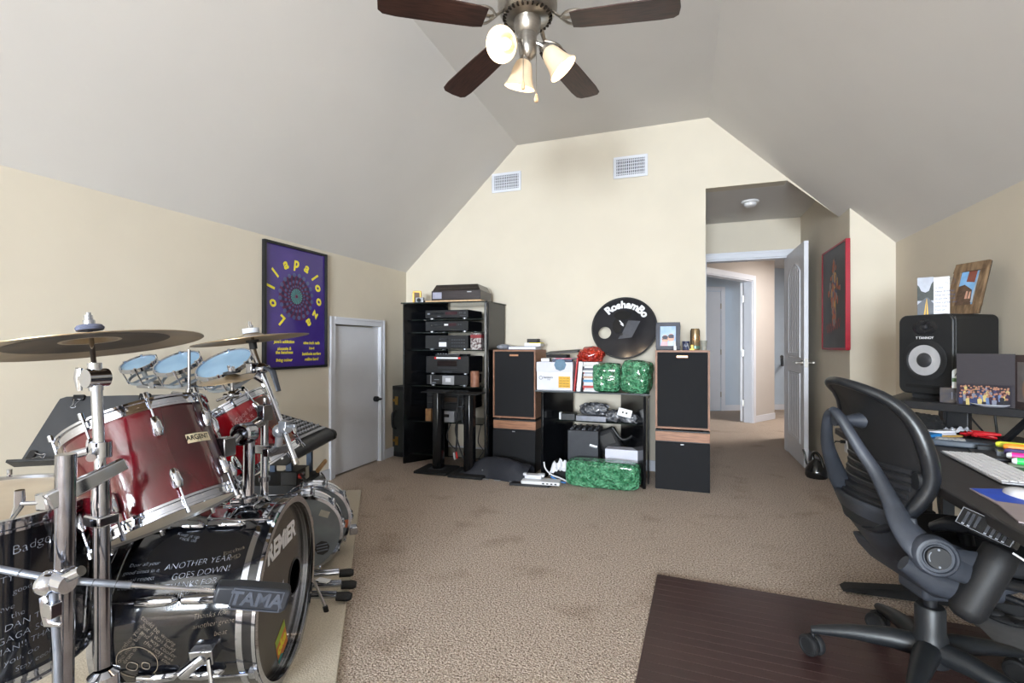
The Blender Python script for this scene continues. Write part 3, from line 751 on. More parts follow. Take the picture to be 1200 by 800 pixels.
tag(place(obj('charger', b, blackmatte_m, bevel=0.004), (-2.24, 4.02, zt), 0.1), 'flat black gadget lying on the rack left of the turntable', 'charger')

# cables hanging behind the stands
b = MB()
b.curve([(-2.02, 4.05, 0.40), (-2.05, 4.02, 0.28), (-2.0, 4.0, 0.20), (-1.95, 3.99, 0.17)], 0.006)
b.curve([(-1.95, 4.03, 0.41), (-1.94, 4.0, 0.25), (-1.945, 3.99, 0.13)], 0.009)
b.curve([(-1.90, 3.96, 0.70), (-1.91, 3.94, 0.45), (-1.93, 3.96, 0.32), (-1.86, 3.95, 0.12), (-1.80, 3.96, 0.06)], 0.007)
b.curve([(-1.83, 3.95, 0.69), (-1.86, 3.93, 0.5), (-1.83, 3.94, 0.38), (-1.80, 3.95, 0.28)], 0.006)
b.curve([(-1.72, 4.05, 0.40), (-1.73, 4.0, 0.25), (-1.68, 4.0, 0.17), (-1.72, 4.0, 0.10), (-1.74, 4.02, 0.02)], 0.004)
cb = obj('cable_bundle', b, M('dark_cable', (40, 41, 44), 0.5)); tag(cb, 'dark cables hanging down between the two speaker stand posts', 'cable')
b = MB(); b.m = 0
for x, z in ((-1.955, 0.14), (-1.93, 0.15), (-1.825, 0.33), (-1.805, 0.31)):
    b.cyl((x, 3.97, z), (x + 0.01, 3.965, z - 0.06), 0.008, seg=8); b.m = 1 - b.m
obj('plug_tips', b, [white_m, redplast_m], cb)

# ------------------------------------------------------------------ speaker stands
def stand(label, base, post, z_top, yaw):
    t = thing('speaker_stand', label, 'speaker stand', (base[0], base[1], 0), yaw, 'black speaker stands before the rack')
    obj('base_plate', MB().box(-0.155, 0.155, -0.145, 0.145, 0.004, 0.026), blackmatte_m, t, bevel=0.004)
    b = MB()
    for sx in (-1, 1):
        for sy in (-1, 1): b.cyl((sx * 0.13, sy * 0.12, 0), (sx * 0.13, sy * 0.12, 0.006), 0.01, 0.01, 10)
    obj('foot_spikes', b, black_m, t)
    px_, py_ = post
    obj('collar', MB().box(px_ - 0.07, px_ + 0.07, py_ - 0.05, py_ + 0.05, 0.026, 0.032), darkgrey_m, t, bevel=0.002)
    b = MB(); b.prism([(px_ - 0.045, py_ - 0.02), (px_ - 0.02, py_ - 0.045), (px_ + 0.02, py_ - 0.045), (px_ + 0.045, py_ - 0.02), (px_ + 0.045, py_ + 0.045), (px_ - 0.045, py_ + 0.045)], 'z', 0.03, z_top - 0.008)
    obj('post', b, blackgloss_m, t, bevel=0.006)
    obj('top_plate', MB().box(px_ - 0.115, px_ + 0.115, py_ - 0.10, py_ + 0.10, z_top - 0.008, z_top), blackmatte_m, t, bevel=0.002)
stand('black speaker stand before the rack, the left one of the pair', (-2.045, 3.825), (0.005, 0.0), 0.705, 0.03)
stand('black speaker stand before the rack, the right one beside the floor bag', (-1.715, 3.81), (-0.015, 0.0), 0.70, 0.03)

# ------------------------------------------------------------------ trunk in the corner
t = thing('amp_case', 'old black instrument case with brass latches standing in the back left corner', 'case', (-2.62, 4.33, 0), -0.15)
obj('body', MB().box(-0.115, 0.115, -0.14, 0.09, 0.008, 0.70), M('case_black_vinyl', (38, 40, 38), 0.6, var=0.15, scale=60, bump=0.1), t, bevel=0.008)
b = MB(); b.box(-0.118, 0.118, -0.143, 0.093, 0.0, 0.05); b.box(-0.118, 0.118, -0.143, 0.093, 0.66, 0.703); obj('edge_trim', b, blackmatte_m, t, bevel=0.004)
for z in (0.56, 0.16):
    b = MB(); b.box(-0.105, -0.045, -0.149, -0.14, z - 0.012, z + 0.012); b.box(-0.075, -0.04, -0.150, -0.14, z - 0.045, z + 0.04); b.cyl((-0.06, -0.152, z - 0.02), (-0.06, -0.14, z - 0.02), 0.012)
    obj('latch', b, gold_m, t, bevel=0.002)
b = MB(); b.curve([(-0.07, -0.143, 0.45), (-0.07, -0.185, 0.43), (-0.07, -0.19, 0.36), (-0.07, -0.18, 0.30), (-0.07, -0.143, 0.28)], 0.012)
obj('handle', b, black_m, t)
b = MB(); b.curve([(0.0, -0.05, 0.70), (0.02, -0.05, 0.745), (0.08, -0.05, 0.75), (0.11, -0.05, 0.70)], 0.010); obj('top_handle', b, black_m, t)

# ------------------------------------------------------------------ the four big loudspeakers
def big_speaker(label, x, y, z, upside, grp='walnut loudspeakers stacked in two pairs'):
    t = thing('loudspeaker', label, 'loudspeaker', (x, y, z), 0, grp)
    w, d, h = 0.1965, 0.335, 0.60
    if not upside:
        obj('cabinet', MB().box(-w, w, 0.0, d, 0, h), walnut_m, t, bevel=0.002)
        f = 0.012
        b = MB(); b.box(-w, w, -0.012, 0.0, h - f, h); b.box(-w, w, -0.012, 0.0, 0, f); b.box(-w, -w + f, -0.012, 0, f, h - f); b.box(w - f, w, -0.012, 0, f, h - f)
        obj('front_rim', b, M('light_walnut_edge', (146, 104, 80), 0.5, rgb2=(122, 86, 66), scale=12), t)
        obj('grille', MB().box(-w + f + 0.003, w - f - 0.003, -0.009, 0, f + 0.003, h - f - 0.003), grille_m, t, bevel=0.002)
        fo_ = obj('foot', MB().cyl((0, 0, -0.013), (0, 0, 0.001), 0.015, seg=10), rubber_m, t); fo_.matrix_local = T(-0.16, 0.03, 0)
        copies(fo_, [T(0.16, 0.03, 0), T(-0.16, 0.30, 0), T(0.16, 0.30, 0)])
        obj('badge', MB().box(-0.04, 0.04, -0.012, -0.008, h - 0.055, h - 0.04), M('copper_badge', (176, 128, 98), 0.35, 0.6), t)
    else:
        h = 0.455
        obj('cabinet', MB().box(-w, w, 0.0, d, 0, h), M('black_cabinet', (26, 26, 29), 0.5, var=0.1), t, bevel=0.002)
        obj('walnut_band', MB().box(-w - 0.001, w + 0.001, -0.004, d - 0.02, 0.372, h - 0.012), walnut_m, t, bevel=0.002)
        obj('grille', MB().add([(-w, -0.004, 0.0), (w, -0.004, 0.0), (w, -0.004, 0.366), (-w, -0.004, 0.366), (-w, -0.022, 0.004), (w, -0.022, 0.004), (w, -0.014, 0.36), (-w, -0.014, 0.36)],
            [(0, 3, 2, 1), (4, 5, 6, 7), (0, 1, 5, 4), (1, 2, 6, 5), (2, 3, 7, 6), (3, 0, 4, 7)]), grille_m, t, bevel=0.003)
        obj('badge', MB().box(-0.012, 0.012, -0.024, -0.012, 0.349, 0.356), silver_m, t)
    return t
SLX, SLY = -1.405, 4.05
SRX, SRY = -0.0095, 3.935
big_speaker('black fronted loudspeaker with walnut band on the floor, lower left stack', SLX, SLY, 0, True)
big_speaker('walnut loudspeaker with black grille, upper one of the left stack', SLX, SLY, 0.468, False)
big_speaker('black fronted loudspeaker with walnut band on the floor, lower right stack by the alcove', SRX, SRY, 0, True)
big_speaker('walnut loudspeaker with black grille, upper one of the right stack by the alcove', SRX, SRY, 0.468, False)
ZS = 1.069
# things on the left speaker
t = thing('ring_binder', 'white ring binder lying on the left walnut loudspeaker', 'binder', (-1.34, 4.17, ZS), 0.05)
obj('cover', MB().box(-0.13, 0.12, -0.11, 0.11, 0, 0.028), paper_m, t, bevel=0.004)
b = MB(); b.box(-0.135, -0.125, -0.112, 0.11, 0.0, 0.03); b.box(-0.13, 0.12, -0.114, -0.108, 0.026, 0.03); b.box(-0.13, 0.12, -0.114, -0.108, 0.0, 0.004); obj('spine', b, M('navy_plastic', (30, 36, 66), 0.4), t)
b = MB(); b.sphere((0, 0, 0.024), 0.07, 20, 10, (0.95, 0.7, 0.36))
tag(place(obj('folded_cloth', b, M('grey_cloth', (150, 152, 160), 0.8, rgb2=(108, 112, 122), scale=22, bump=0.3)), (-1.53, 4.12, ZS)), 'crumpled grey bag on the left loudspeaker beside the binder', 'bag')
b = MB(); b.box(-0.05, 0.05, -0.035, 0.035, 0, 0.035)
kb_ = tag(place(obj('small_box', b, M('dark_card', (52, 50, 50), 0.6), bevel=0.003), (-1.28, 4.22, ZS + 0.062), -0.15), 'small dark box on the papers at the back of the left loudspeaker', 'box')
b = MB(); b.box(-0.075, 0.075, -0.05, 0.06, 0, 0.031); b.m = 1; b.box(-0.03, 0.078, -0.052, 0.055, 0.026, 0.032)
tag(place(obj('card_stack', b, [paper_m, yellow_m]), (-1.275, 4.22, ZS + 0.0302)), 'small stack of white and yellow cards under the dark box', 'card stack')

# things on the right speaker
t = thing('photo_frame', 'dark grey photo frame leaning on the right loudspeaker', 'photo frame', mat=T(-0.118, 4.09, ZS) @ RX(math.radians(-10)))
w, h = 0.092, 0.225; f = 0.032
b = MB(); b.box(-w, w, -0.012, 0.012, 0, f); b.box(-w, w, -0.012, 0.012, h - f, h); b.box(-w, -w + f, -0.012, 0.012, f, h - f); b.box(w - f, w, -0.012, 0.012, f, h - f)
obj('frame', b, M('slate_frame', (62, 64, 74), 0.5), t, bevel=0.003)
b = MB(RX(PI / 2)); b.m = 0; b.poly([(-w + f, f), (w - f, f), (w - f, h - f), (-w + f, h - f)], 0.004)
b.m = 1; b.disc((-0.022, 0.09, 0.0045), 0.026, 14, ry=0.034); b.disc((0.024, 0.10, 0.0047), 0.025, 14, ry=0.034)
b.m = 2; b.disc((-0.022, 0.104, 0.0049), 0.023, 14, ry=0.014); b.disc((0.024, 0.113, 0.005), 0.023, 14, ry=0.014); b.box(-0.044, 0.0, 0.086, 0.092, 0.0045, 0.0055); b.box(0.004, 0.046, 0.096, 0.102, 0.0045, 0.0056)
b.m = 3; b.poly([(-0.058, 0.033), (0.0, 0.033), (-0.004, 0.066), (-0.045, 0.07)], 0.0046); b.m = 4; b.poly([(0.0, 0.033), (0.058, 0.033), (0.05, 0.075), (0.006, 0.07)], 0.0048)
obj('photo', b, [M('photo_sky', (140, 170, 206), 0.3, rgb2=(176, 196, 220), scale=18), M('photo_skin', (206, 160, 138), 0.4), M('photo_hair', (54, 56, 74), 0.4), M('photo_pink', (214, 168, 176), 0.4), M('photo_pale', (196, 206, 220), 0.4)], t, flat=True)
t = thing('drink_can', 'tall dark aluminium can with orange emblem on the right loudspeaker', 'can', (0.085, 4.05, ZS))
obj('body', MB().lathe([(0, 0), (0.030, 0.0), (0.036, 0.008), (0.036, 0.150), (0.031, 0.165), (0.030, 0.168), (0, 0.164)], 28), M('can_black', (44, 34, 30), 0.25, 0.5, rgb2=(150, 128, 96), scale=16, stretch=(1, 1, 0.05), lo=0.45, hi=0.6), t)
def onround(r): return lambda x, y, z: (r * math.sin(x / r), -r * math.cos(x / r), y)
b = MB(); b.v = []; b.text('O', 0.05, fn=lambda x, y, z: onround(0.0368)(x + 0.012, y + 0.09, z), bold=0.012); obj('emblem', b, orange_m, t, flat=True)
b = MB(); b.lathe([(0.0364, 0.012), (0.0364, 0.034)], 28); obj('lower_band', b, M('can_green', (90, 120, 106), 0.3, 0.4), t)
t = thing('shot_glass', 'small dark printed glass left of the tall can', 'glass', (0.018, 4.02, ZS))
obj('body', MB().lathe([(0, 0), (0.024, 0), (0.028, 0.07), (0.025, 0.07), (0.022, 0.006), (0, 0.006)], 22), M('dark_printed_glass', (28, 30, 44), 0.15, rgb2=(60, 66, 96), scale=50), t)
b = MB(); b.text('AA', 0.03, fn=lambda x, y, z: onround(0.0278)(x, y + 0.035, z), bold=0.001); obj('print', b, silverink_m, t, flat=True)
t = tag(place(obj('clear_glass', MB().lathe([(0, 0), (0.020, 0), (0.025, 0.075), (0.023, 0.075), (0.018, 0.006), (0, 0.006)], 22), M('pale_glass', (206, 206, 196), 0.06, trans=0.6)), (0.148, 4.06, ZS)), 'small pale glass right of the tall can on the loudspeaker', 'glass')
t = thing('eye_drop_bottle', 'small white pointed bottle in front of the grey photo frame', 'bottle', (-0.062, 3.98, ZS))
obj('body', MB().lathe([(0, 0), (0.011, 0.0), (0.012, 0.03), (0.007, 0.038), (0, 0.04)], 16), white_m, t)
obj('cap', MB().lathe([(0.007, 0.037), (0.005, 0.066), (0.002, 0.07), (0, 0.07)], 12), white_m, t)
t = thing('yellow_clip', 'little yellow plastic piece in front of the tall can', 'clip', (0.062, 3.97, ZS))
obj('base', MB().box(-0.018, 0.018, -0.012, 0.012, 0, 0.012), M('amber_yellow', (232, 178, 40), 0.4), t, bevel=0.002)
obj('upright', MB().box(-0.009, 0.009, -0.008, 0.008, 0.011, 0.042), M('amber_yellow', (232, 178, 40), 0.4), t, bevel=0.002)
b = MB(); b.sweep([(0, 0, 0.0), (-0.01, 0, 0.03), (-0.02, 0, 0.06)], [0.009, 0.011, 0.004], [0.006] * 3)
tag(place(obj('lighter', b, silver_m), (0.045, 4.0, ZS + 0.07 - 0.07)), 'small silver lighter against the left side of the tall can', 'lighter')

# ------------------------------------------------------------------ the low black shelf unit between the speakers
t = thing('shelf_unit', 'low black shelf unit with glass shelves between the two speaker stacks', 'shelf', (0, 0, 0))
SZ = 0.715
obj('side_panel', slab((-1.125, 3.92), (-0.965, 4.36), -0.022, 0, SZ), blackgloss_m, t, bevel=0.002)
obj('side_panel', slab((-0.272, 3.875), (-0.50, 4.36), 0.022, 0, SZ), blackgloss_m, t, bevel=0.002)
obj('outer_panel', slab((-0.258, 4.02), (-0.268, 4.34), 0.012, 0, SZ - 0.03), blackgloss_m, t, bevel=0.002)
obj('top_shelf', plate([(-1.19, 3.96), (-0.25, 3.93), (-0.27, 4.38), (-1.15, 4.38)], SZ, SZ + 0.012), M('frosted_shelf_glass', (70, 76, 80), 0.12, var=0.05), t)
obj('glass_shelf', plate([(-1.02, 4.02), (-0.33, 3.99), (-0.42, 4.34), (-0.97, 4.34)], 0.470, 0.480), glass_m, t)
TZ = SZ + 0.013
# archive box
AX0, AX1, AYF = -1.186, -0.872, 4.0
t = thing('storage_box', 'white cardboard archive box with a yellow panel on the shelf unit', 'box', ((AX0 + AX1) / 2, AYF, TZ), 0.02)
w = (AX1 - AX0) / 2
obj('carton', MB().box(-w + 0.003, w - 0.003, 0.003, 0.33, 0, 0.235), M('white_card', (208, 208, 216), 0.75, var=0.02), t, bevel=0.002)
obj('lid', MB().box(-w, w, 0, 0.333, 0.155, 0.238), M('white_card_lid', (200, 200, 210), 0.75, var=0.02), t, bevel=0.002)
b = MB(RX(PI / 2)); b.poly([(0.035, 0.022), (0.135, 0.022), (0.135, 0.118), (0.035, 0.118)], 0.0005); obj('yellow_panel', b, M('panel_yellow', (206, 160, 48), 0.6), t, flat=True)
b = MB(RX(PI / 2))
for i in range(3):
    for j in range(4): b.poly([(0.042 + 0.03 * i, 0.034 + 0.022 * j), (0.066 + 0.03 * i, 0.034 + 0.022 * j), (0.066 + 0.03 * i, 0.040 + 0.022 * j), (0.042 + 0.03 * i, 0.040 + 0.022 * j)], 0.001)
obj('panel_lines', b, M('brown_ink', (150, 112, 40), 0.6), t, flat=True)
b = MB(RX(PI / 2)); b.disc((0.05, 0.215, 0.003), 0.052, 8); obj('round_label', b, M('steel_blue_card', (88, 116, 138), 0.6), t, flat=True)
b = MB(RX(PI / 2)); b.text('bankers', 0.026, T(-0.055, 0.108, 0.0008), bold=0.0006); b.text('box', 0.018, T(-0.048, 0.09, 0.0008)); b.lathe([(0.012, 0.0008), (0.016, 0.0008)], 20, T(-0.118, 0.104, 0))
obj('printing', b, greyink_m, t, flat=True)
# what lies on the archive box
bx = TZ + 0.2395
def flatbox(name, label, cat, c, d, rot, mat, z, group=None, bev=0.003):
    b = MB().box(-d[0] / 2, d[0] / 2, -d[1] / 2, d[1] / 2, 0, d[2])
    return tag(place(obj(name, b, mat, bevel=bev), (c[0], c[1], z), rot), label, cat, group)
flatbox('paper_pad', 'small white card pad on the left of the archive box', 'pad', (-1.125, 4.09), (0.07, 0.12, 0.028), 0.1, paper_m, bx)
flatbox('notebook', 'dark blue notebook lying on the archive box', 'notebook', (-0.99, 4.15), (0.17, 0.2, 0.022), 0.15, M('dusk_blue_cover', (48, 56, 86), 0.5), bx)
flatbox('magazine', 'pink and white magazine lying over the dark notebook', 'magazine', (-0.955, 4.13), (0.17, 0.2, 0.010), -0.12, M('pink_print', (190, 110, 126), 0.35, rgb2=(196, 192, 204), scale=16, lo=0.45, hi=0.55), bx + 0.0225)
flatbox('leather_folder', 'black folder lying on the magazine over the archive box', 'folder', (-1.035, 4.16), (0.18, 0.16, 0.026), 0.05, blackmatte_m, bx + 0.033)
b = MB(); b.add([(-0.12, -0.09, 0), (0.16, -0.09, 0.018), (0.16, 0.09, 0.03), (-0.12, 0.09, 0.012), (-0.12, -0.09, 0.016), (0.16, -0.09, 0.036), (0.16, 0.09, 0.048), (-0.12, 0.09, 0.028)], [(0, 3, 2, 1), (4, 5, 6, 7), (0, 1, 5, 4), (1, 2, 6, 5), (2, 3, 7, 6), (3, 0, 4, 7)])
tag(place(obj('tablet_sleeve', b, M('dark_sleeve', (44, 42, 40), 0.5), bevel=0.003), (-1.01, 4.17, bx + 0.0595), 0.05), 'dark tilted sleeve on top of everything on the archive box', 'sleeve')
# upright binders and the magazine stack
def upright(name, label, x, wth, h, d, lean, mat):
    b = MB().box(0, wth, 0, d, 0, h)
    o = obj(name, b, mat, bevel=0.002); o.matrix_world = T(x, 4.0, TZ) @ RY(lean); return tag(o, label, 'magazine')
upright('red_folder', 'thin red folder leaning against the archive box', -0.865, 0.010, 0.275, 0.22, 0.10, M('folder_red', (190, 54, 56), 0.45))
upright('white_binder', 'white magazine file leaning right of the thin red folder', -0.842, 0.034, 0.245, 0.22, 0.09, paper_m)
upright('dark_book', 'dark upright book between white file and red booklet', -0.800, 0.012, 0.20, 0.2, 0.06, blackmatte_m)
upright('red_booklet', 'short bright red upright booklet beside the magazine stack', -0.783, 0.022, 0.155, 0.2, 0.02, M('booklet_red', (214, 50, 52), 0.4))
names_ = ('white', 'pale grey', 'red', 'light grey', 'off-white', 'blue', 'ivory', 'tan', 'silver grey', 'slate grey', 'chalk white', 'dark grey', 'pale', 'greyish', 'white')
ordn = ('lowest', 'second lowest', 'third from the bottom', 'fourth from the bottom', 'fifth from the bottom', 'sixth from the bottom', 'seventh from the bottom', 'middle', 'seventh from the top', 'sixth from the top', 'fifth from the top', 'fourth from the top', 'third from the top', 'second from the top', 'topmost')
MAGL = ['%s magazine spine, %s in the flat stack beside the green bundles' % (a, b_) for a, b_ in zip(names_, ordn)]
cols = [(212, 212, 214), (190, 192, 198), (168, 60, 58), (196, 198, 204), (204, 204, 208), (70, 136, 176), (206, 206, 206), (176, 140, 120), (196, 196, 202), (150, 154, 166), (208, 208, 208), (88, 92, 104), (206, 206, 210), (190, 188, 186), (210, 210, 212)]
z = TZ
for i, c in enumerate(cols):
    hh = 0.0125 + 0.003 * ((i * 7) % 3)
    o = flatbox('magazine', MAGL[i], 'magazine', (-0.715 + 0.006 * math.sin(i * 2.3), 4.10), (0.125, 0.25, hh), 0.03 * math.sin(i * 1.7), M('mag_%d' % i, c, 0.5, var=0.08, scale=30), z, 'flat stack of magazines on the shelf unit', 0.0015)
    z += hh + 0.0006
zm = z
def blob(name, c, r, sc, amp, freq, mat, seed=0, square=0.0, seg=40, rings=26, base=None):
    """rounded lump; square>0 pushes it towards a box"""
    b = MB(); v = []; f = []
    for i in range(rings + 1):
        t_ = PI * i / rings
        for k in range(seg):
            a = 2 * PI * k / seg
            p = Vector((math.sin(t_) * math.cos(a), math.sin(t_) * math.sin(a), math.cos(t_)))
            if square:
                m_ = (abs(p.x) ** square + abs(p.y) ** square + abs(p.z) ** square) ** (1.0 / square)
                p = p / m_
            n_ = noise.noise(p * freq + Vector((seed, 0, 0))) * amp + noise.noise(p * freq * 2.7 + Vector((0, seed, 0))) * amp * 0.5
            p = p * (1 + n_)
            q = Vector((p.x * sc[0] * r, p.y * sc[1] * r, p.z * sc[2] * r))
            if base is not None and q.z < base: q.z = base
            v.append(q)
    for i in range(rings):
        for k in range(seg):
            k2 = (k + 1) % seg
            f.append((i * seg + k, i * seg + k2, (i + 1) * seg + k2, (i + 1) * seg + k))
    b.add(v, f)
    o = obj(name, b, mat, sharp=80); o.location = c; return o
tag(blob('red_bag', (-0.735, 4.09, zm + 0.056), 0.1, (1.12, 0.8, 0.72), 0.16, 2.2, redbag_m, 3, base=-0.056), 'crumpled red net bag on top of the magazine stack', 'bag')
# green bubble-wrapped bundles
tag(blob('wrapped_bundle', (-0.590, 4.05, TZ + 0.116), 0.125, (0.90, 0.9, 0.93), 0.05, 3.0, bubble_m, 11, 6.0, 64, 40), 'green bubble-wrapped bundle on the shelf unit, the left one beside the magazines', 'bundle', 'green bubble-wrapped bundles')
tag(blob('wrapped_bundle', (-0.350, 4.02, TZ + 0.128), 0.13, (0.84, 0.95, 0.98), 0.05, 3.0, bubble_m, 23, 6.0, 64, 40), 'green bubble-wrapped bundle on the shelf unit, the right one beside the speaker', 'bundle', 'green bubble-wrapped bundles')
bpy.data.objects['wrapped_bundle.001'].rotation_euler = (0, 0.07, -0.15)
tag(blob('wrapped_bundle', (-0.595, 3.832, 0.104), 0.28, (1.02, 0.33, 0.37), 0.022, 3.5, bubble_m, 31, 6.0, 80, 40), 'long green bubble-wrapped bundle lying on the carpet before the shelf unit', 'bundle', 'green bubble-wrapped bundles')

# printed drum head leaning on the wall behind the bundles
MR = wallplane((1, 0, 0), (0, 0.276, 0.961), (-0.494, 4.362, 1.262))
t = thing('printed_disc', 'large black printed drum head leaning against the back wall', 'drum head', mat=MR)
R_ = 0.284
cu = bpy.data.curves.new('h', 'CURVE'); cu.dimensions = '2D'; cu.fill_mode = 'BOTH'
def ring_spl(cu, cx, cy, r, n=48):
    s = cu.splines.new('POLY'); s.points.add(n - 1); s.use_cyclic_u = True
    for i in range(n): s.points[i].co = (cx + r * math.cos(2 * PI * i / n), cy + r * math.sin(2 * PI * i / n), 0, 1)
def holed(outer, holes, ext):
    cu = bpy.data.curves.new('h', 'CURVE'); cu.dimensions = '2D'; cu.fill_mode = 'BOTH'; cu.extrude = ext
    for q in [outer] + holes: ring_spl(cu, *q)
    o = bpy.data.objects.new('h', cu); me = bpy.data.meshes.new_from_object(o)
    r = ([v.co.copy() for v in me.vertices], [tuple(p.vertices) for p in me.polygons])
    bpy.data.objects.remove(o); bpy.data.curves.remove(cu); bpy.data.meshes.remove(me); return r
hv, hf = holed((0, 0, R_ - 0.008, 64), [(-0.165, -0.045, 0.055, 32)], 0.002)
headblk_m = M('head_black_film', (24, 25, 31), 0.13, var=0.1, scale=4, coat=0.5)
obj('membrane', MB().add(hv, hf), headblk_m, t)
obj('rim', MB().lathe([(R_ - 0.012, -0.006), (R_, -0.006), (R_, 0.008), (R_ - 0.012, 0.008)], 64, close=True), black_m, t)
b = MB()
word = 'RoshamBo'
wid = [0.95, 0.85, 0.72, 0.85, 0.82, 1.15, 1.0, 0.85]; acc = 0.0
for i, ch in enumerate(word):
    a = math.radians(137 - (137 - 29) * (acc + wid[i] / 2) / sum(wid)); acc += wid[i]; rr = 0.212
    b.text(ch, 0.098 if ch.isupper() else 0.092, T(rr * math.cos(a), rr * math.sin(a), 0.0035) @ RZ(a - PI / 2), bold=0.0045)
obj('lettering', b, whiteink_m, t, flat=True)
b = MB(); b.m = 0; b.disc((-0.015, 0.115, 0.0029), 0.075, 24, ry=0.042); b.disc((-0.055, 0.02, 0.0028), 0.04, 20, ry=0.07)
b.m = 1; b.poly([(0.035, 0.065), (0.14, 0.06), (0.07, -0.09), (-0.05, -0.105), (-0.01, -0.04)], 0.003)
b.m = 2
for q in ([(-0.045, 0.065), (-0.036, 0.068), (-0.002, 0.03), (-0.01, 0.024)], [(-0.035, 0.035), (-0.03, 0.04), (0.0, 0.018), (-0.006, 0.012)]): b.poly(q, 0.0034)
b.m = 0; b.disc((-0.02, -0.06, 0.0034), 0.013, 14)
obj('printed_portrait', b, [M('portrait_black', (10, 10, 12), 0.3), M('portrait_grey', (70, 71, 78), 0.4), whiteink_m], t, flat=True)

# ------------------------------------------------------------------ things on the glass shelf and inside the unit
gz = 0.4805
flatbox('cable_box', 'black box with white end at the left of the glass shelf', 'box', (-0.915, 4.06), (0.12, 0.12, 0.055), 0.03, blackplast_m, gz)
flatbox('white_charger', 'small white block at the far left end of the glass shelf', 'charger', (-0.985, 4.05), (0.02, 0.06, 0.06), 0.03, white_m, gz, bev=0.004)
flatbox('hard_drive', 'grey flat box under the wrapped cables on the glass shelf', 'box', (-0.72, 4.06), (0.25, 0.13, 0.045), 0.0, M('grey_metal_box', (112, 114, 122), 0.35, 0.4), gz)
def bagof(name, label, c, sc, seed, mat=clearwrap_m):
    return tag(blob(name, c, 0.1, sc, 0.20, 2.6, mat, seed, 3.0, base=-0.1 * sc[2] * 0.8), label, 'bag')
bagof('cable_bag', 'clear bag of cables on the grey box on the glass shelf', (-0.70, 4.07, gz + 0.046 + 0.047), (1.15, 0.55, 0.52), 5)
bagof('cable_bag', 'clear bag of cables in the middle of the glass shelf', (-0.535, 4.07, gz + 0.043), (0.80, 0.6, 0.5), 9)
bagof('cable_bag', 'clear bag of cables at the right end of the glass shelf', (-0.405, 4.05, gz + 0.032), (0.65, 0.45, 0.38), 14)
t = thing('socket_plate', 'white double socket plate standing on the glass shelf clutter', 'plate', mat=T(-0.445, 3.985, gz + 0.085) @ RY(0.22) @ RX(-0.25))
obj('plate', MB().box(-0.055, 0.055, 0, 0.008, -0.032, 0.032), white_m, t, bevel=0.002)
b = MB(); b.box(-0.022, -0.008, -0.002, 0.001, -0.008, 0.008); b.box(0.008, 0.022, -0.002, 0.001, -0.008, 0.008); obj('holes', b, black_m, t)
b = MB(); b.lathe([(0.026, -0.006), (0.034, -0.006), (0.034, 0.006), (0.026, 0.006)], 20, RX(PI / 2) @ T(0, 0, 0), close=True)
tag(place(obj('tape_roll', b, clearwrap_m), (-0.345, 4.0, gz + 0.034)), 'small round roll at the right end of the glass shelf', 'roll')
# below the shelf
t = thing('subwoofer', 'black box speaker standing below the glass shelf', 'speaker', (-0.79, 4.0, 0), 0.02)
obj('cabinet', MB().box(-0.125, 0.13, 0, 0.28, 0, 0.40), M('charcoal_vinyl', (44, 46, 52), 0.6, var=0.1), t, bevel=0.004)
b = MB()
for i in range(5): b.sweep([(-0.10 + 0.05 * i, 0.03, 0.401), (-0.08 + 0.05 * i, 0.12, 0.425), (-0.10 + 0.05 * i, 0.2, 0.401)], 0.012, seg=6)
obj('wrapped_top', b, clearwrap_m, t)
obj('label_strip', MB().sweep([(0.06, -0.004, 0.285), (0.12, -0.004, 0.27)], [0.004, 0.004], [0.012, 0.012], up=(0, 0, 1)), silver_m, t)
t = thing('camera_bag', 'black padded gig bag leaning inside the shelf unit', 'bag', (-0.46, 4.12, 0))
b = MB(T(0, 0, 0) @ RY(math.radians(-24))); b.box(-0.085, 0.085, 0, 0.12, 0.06, 0.43); obj('body', b, M('bag_nylon', (30, 29, 31), 0.7, var=0.12, scale=60, bump=0.15), t, bevel=0.03, seg=3)
b = MB(); b.curve([(-0.10, -0.01, 0.42), (-0.02, -0.02, 0.33), (0.06, -0.02, 0.36), (0.10, -0.01, 0.43), (0.06, 0.0, 0.46)], 0.012); obj('strap', b, black_m, t)
b = MB(T(0, 0, 0) @ RY(math.radians(-24))); b.box(-0.06, 0.06, -0.008, 0.004, 0.30, 0.40); obj('pocket', b, M('bag_pocket', (40, 38, 38), 0.6), t, bevel=0.004)
t = tag(place(obj('white_box', MB().box(-0.145, 0.13, 0, 0.12, 0, 0.27), M('white_carton', (196, 196, 208), 0.6, var=0.02), bevel=0.003), (-0.455, 3.975, 0)), 'white carton behind the long green bundle', 'box')
b = MB(); b.text('MODEM', 0.018, wallplane((1, 0, 0), (0, 0, 1), (-0.37, 3.9745, 0.205))); b.text('ROUTER', 0.016, wallplane((1, 0, 0), (0, 0, 1), (-0.365, 3.9745, 0.185)))
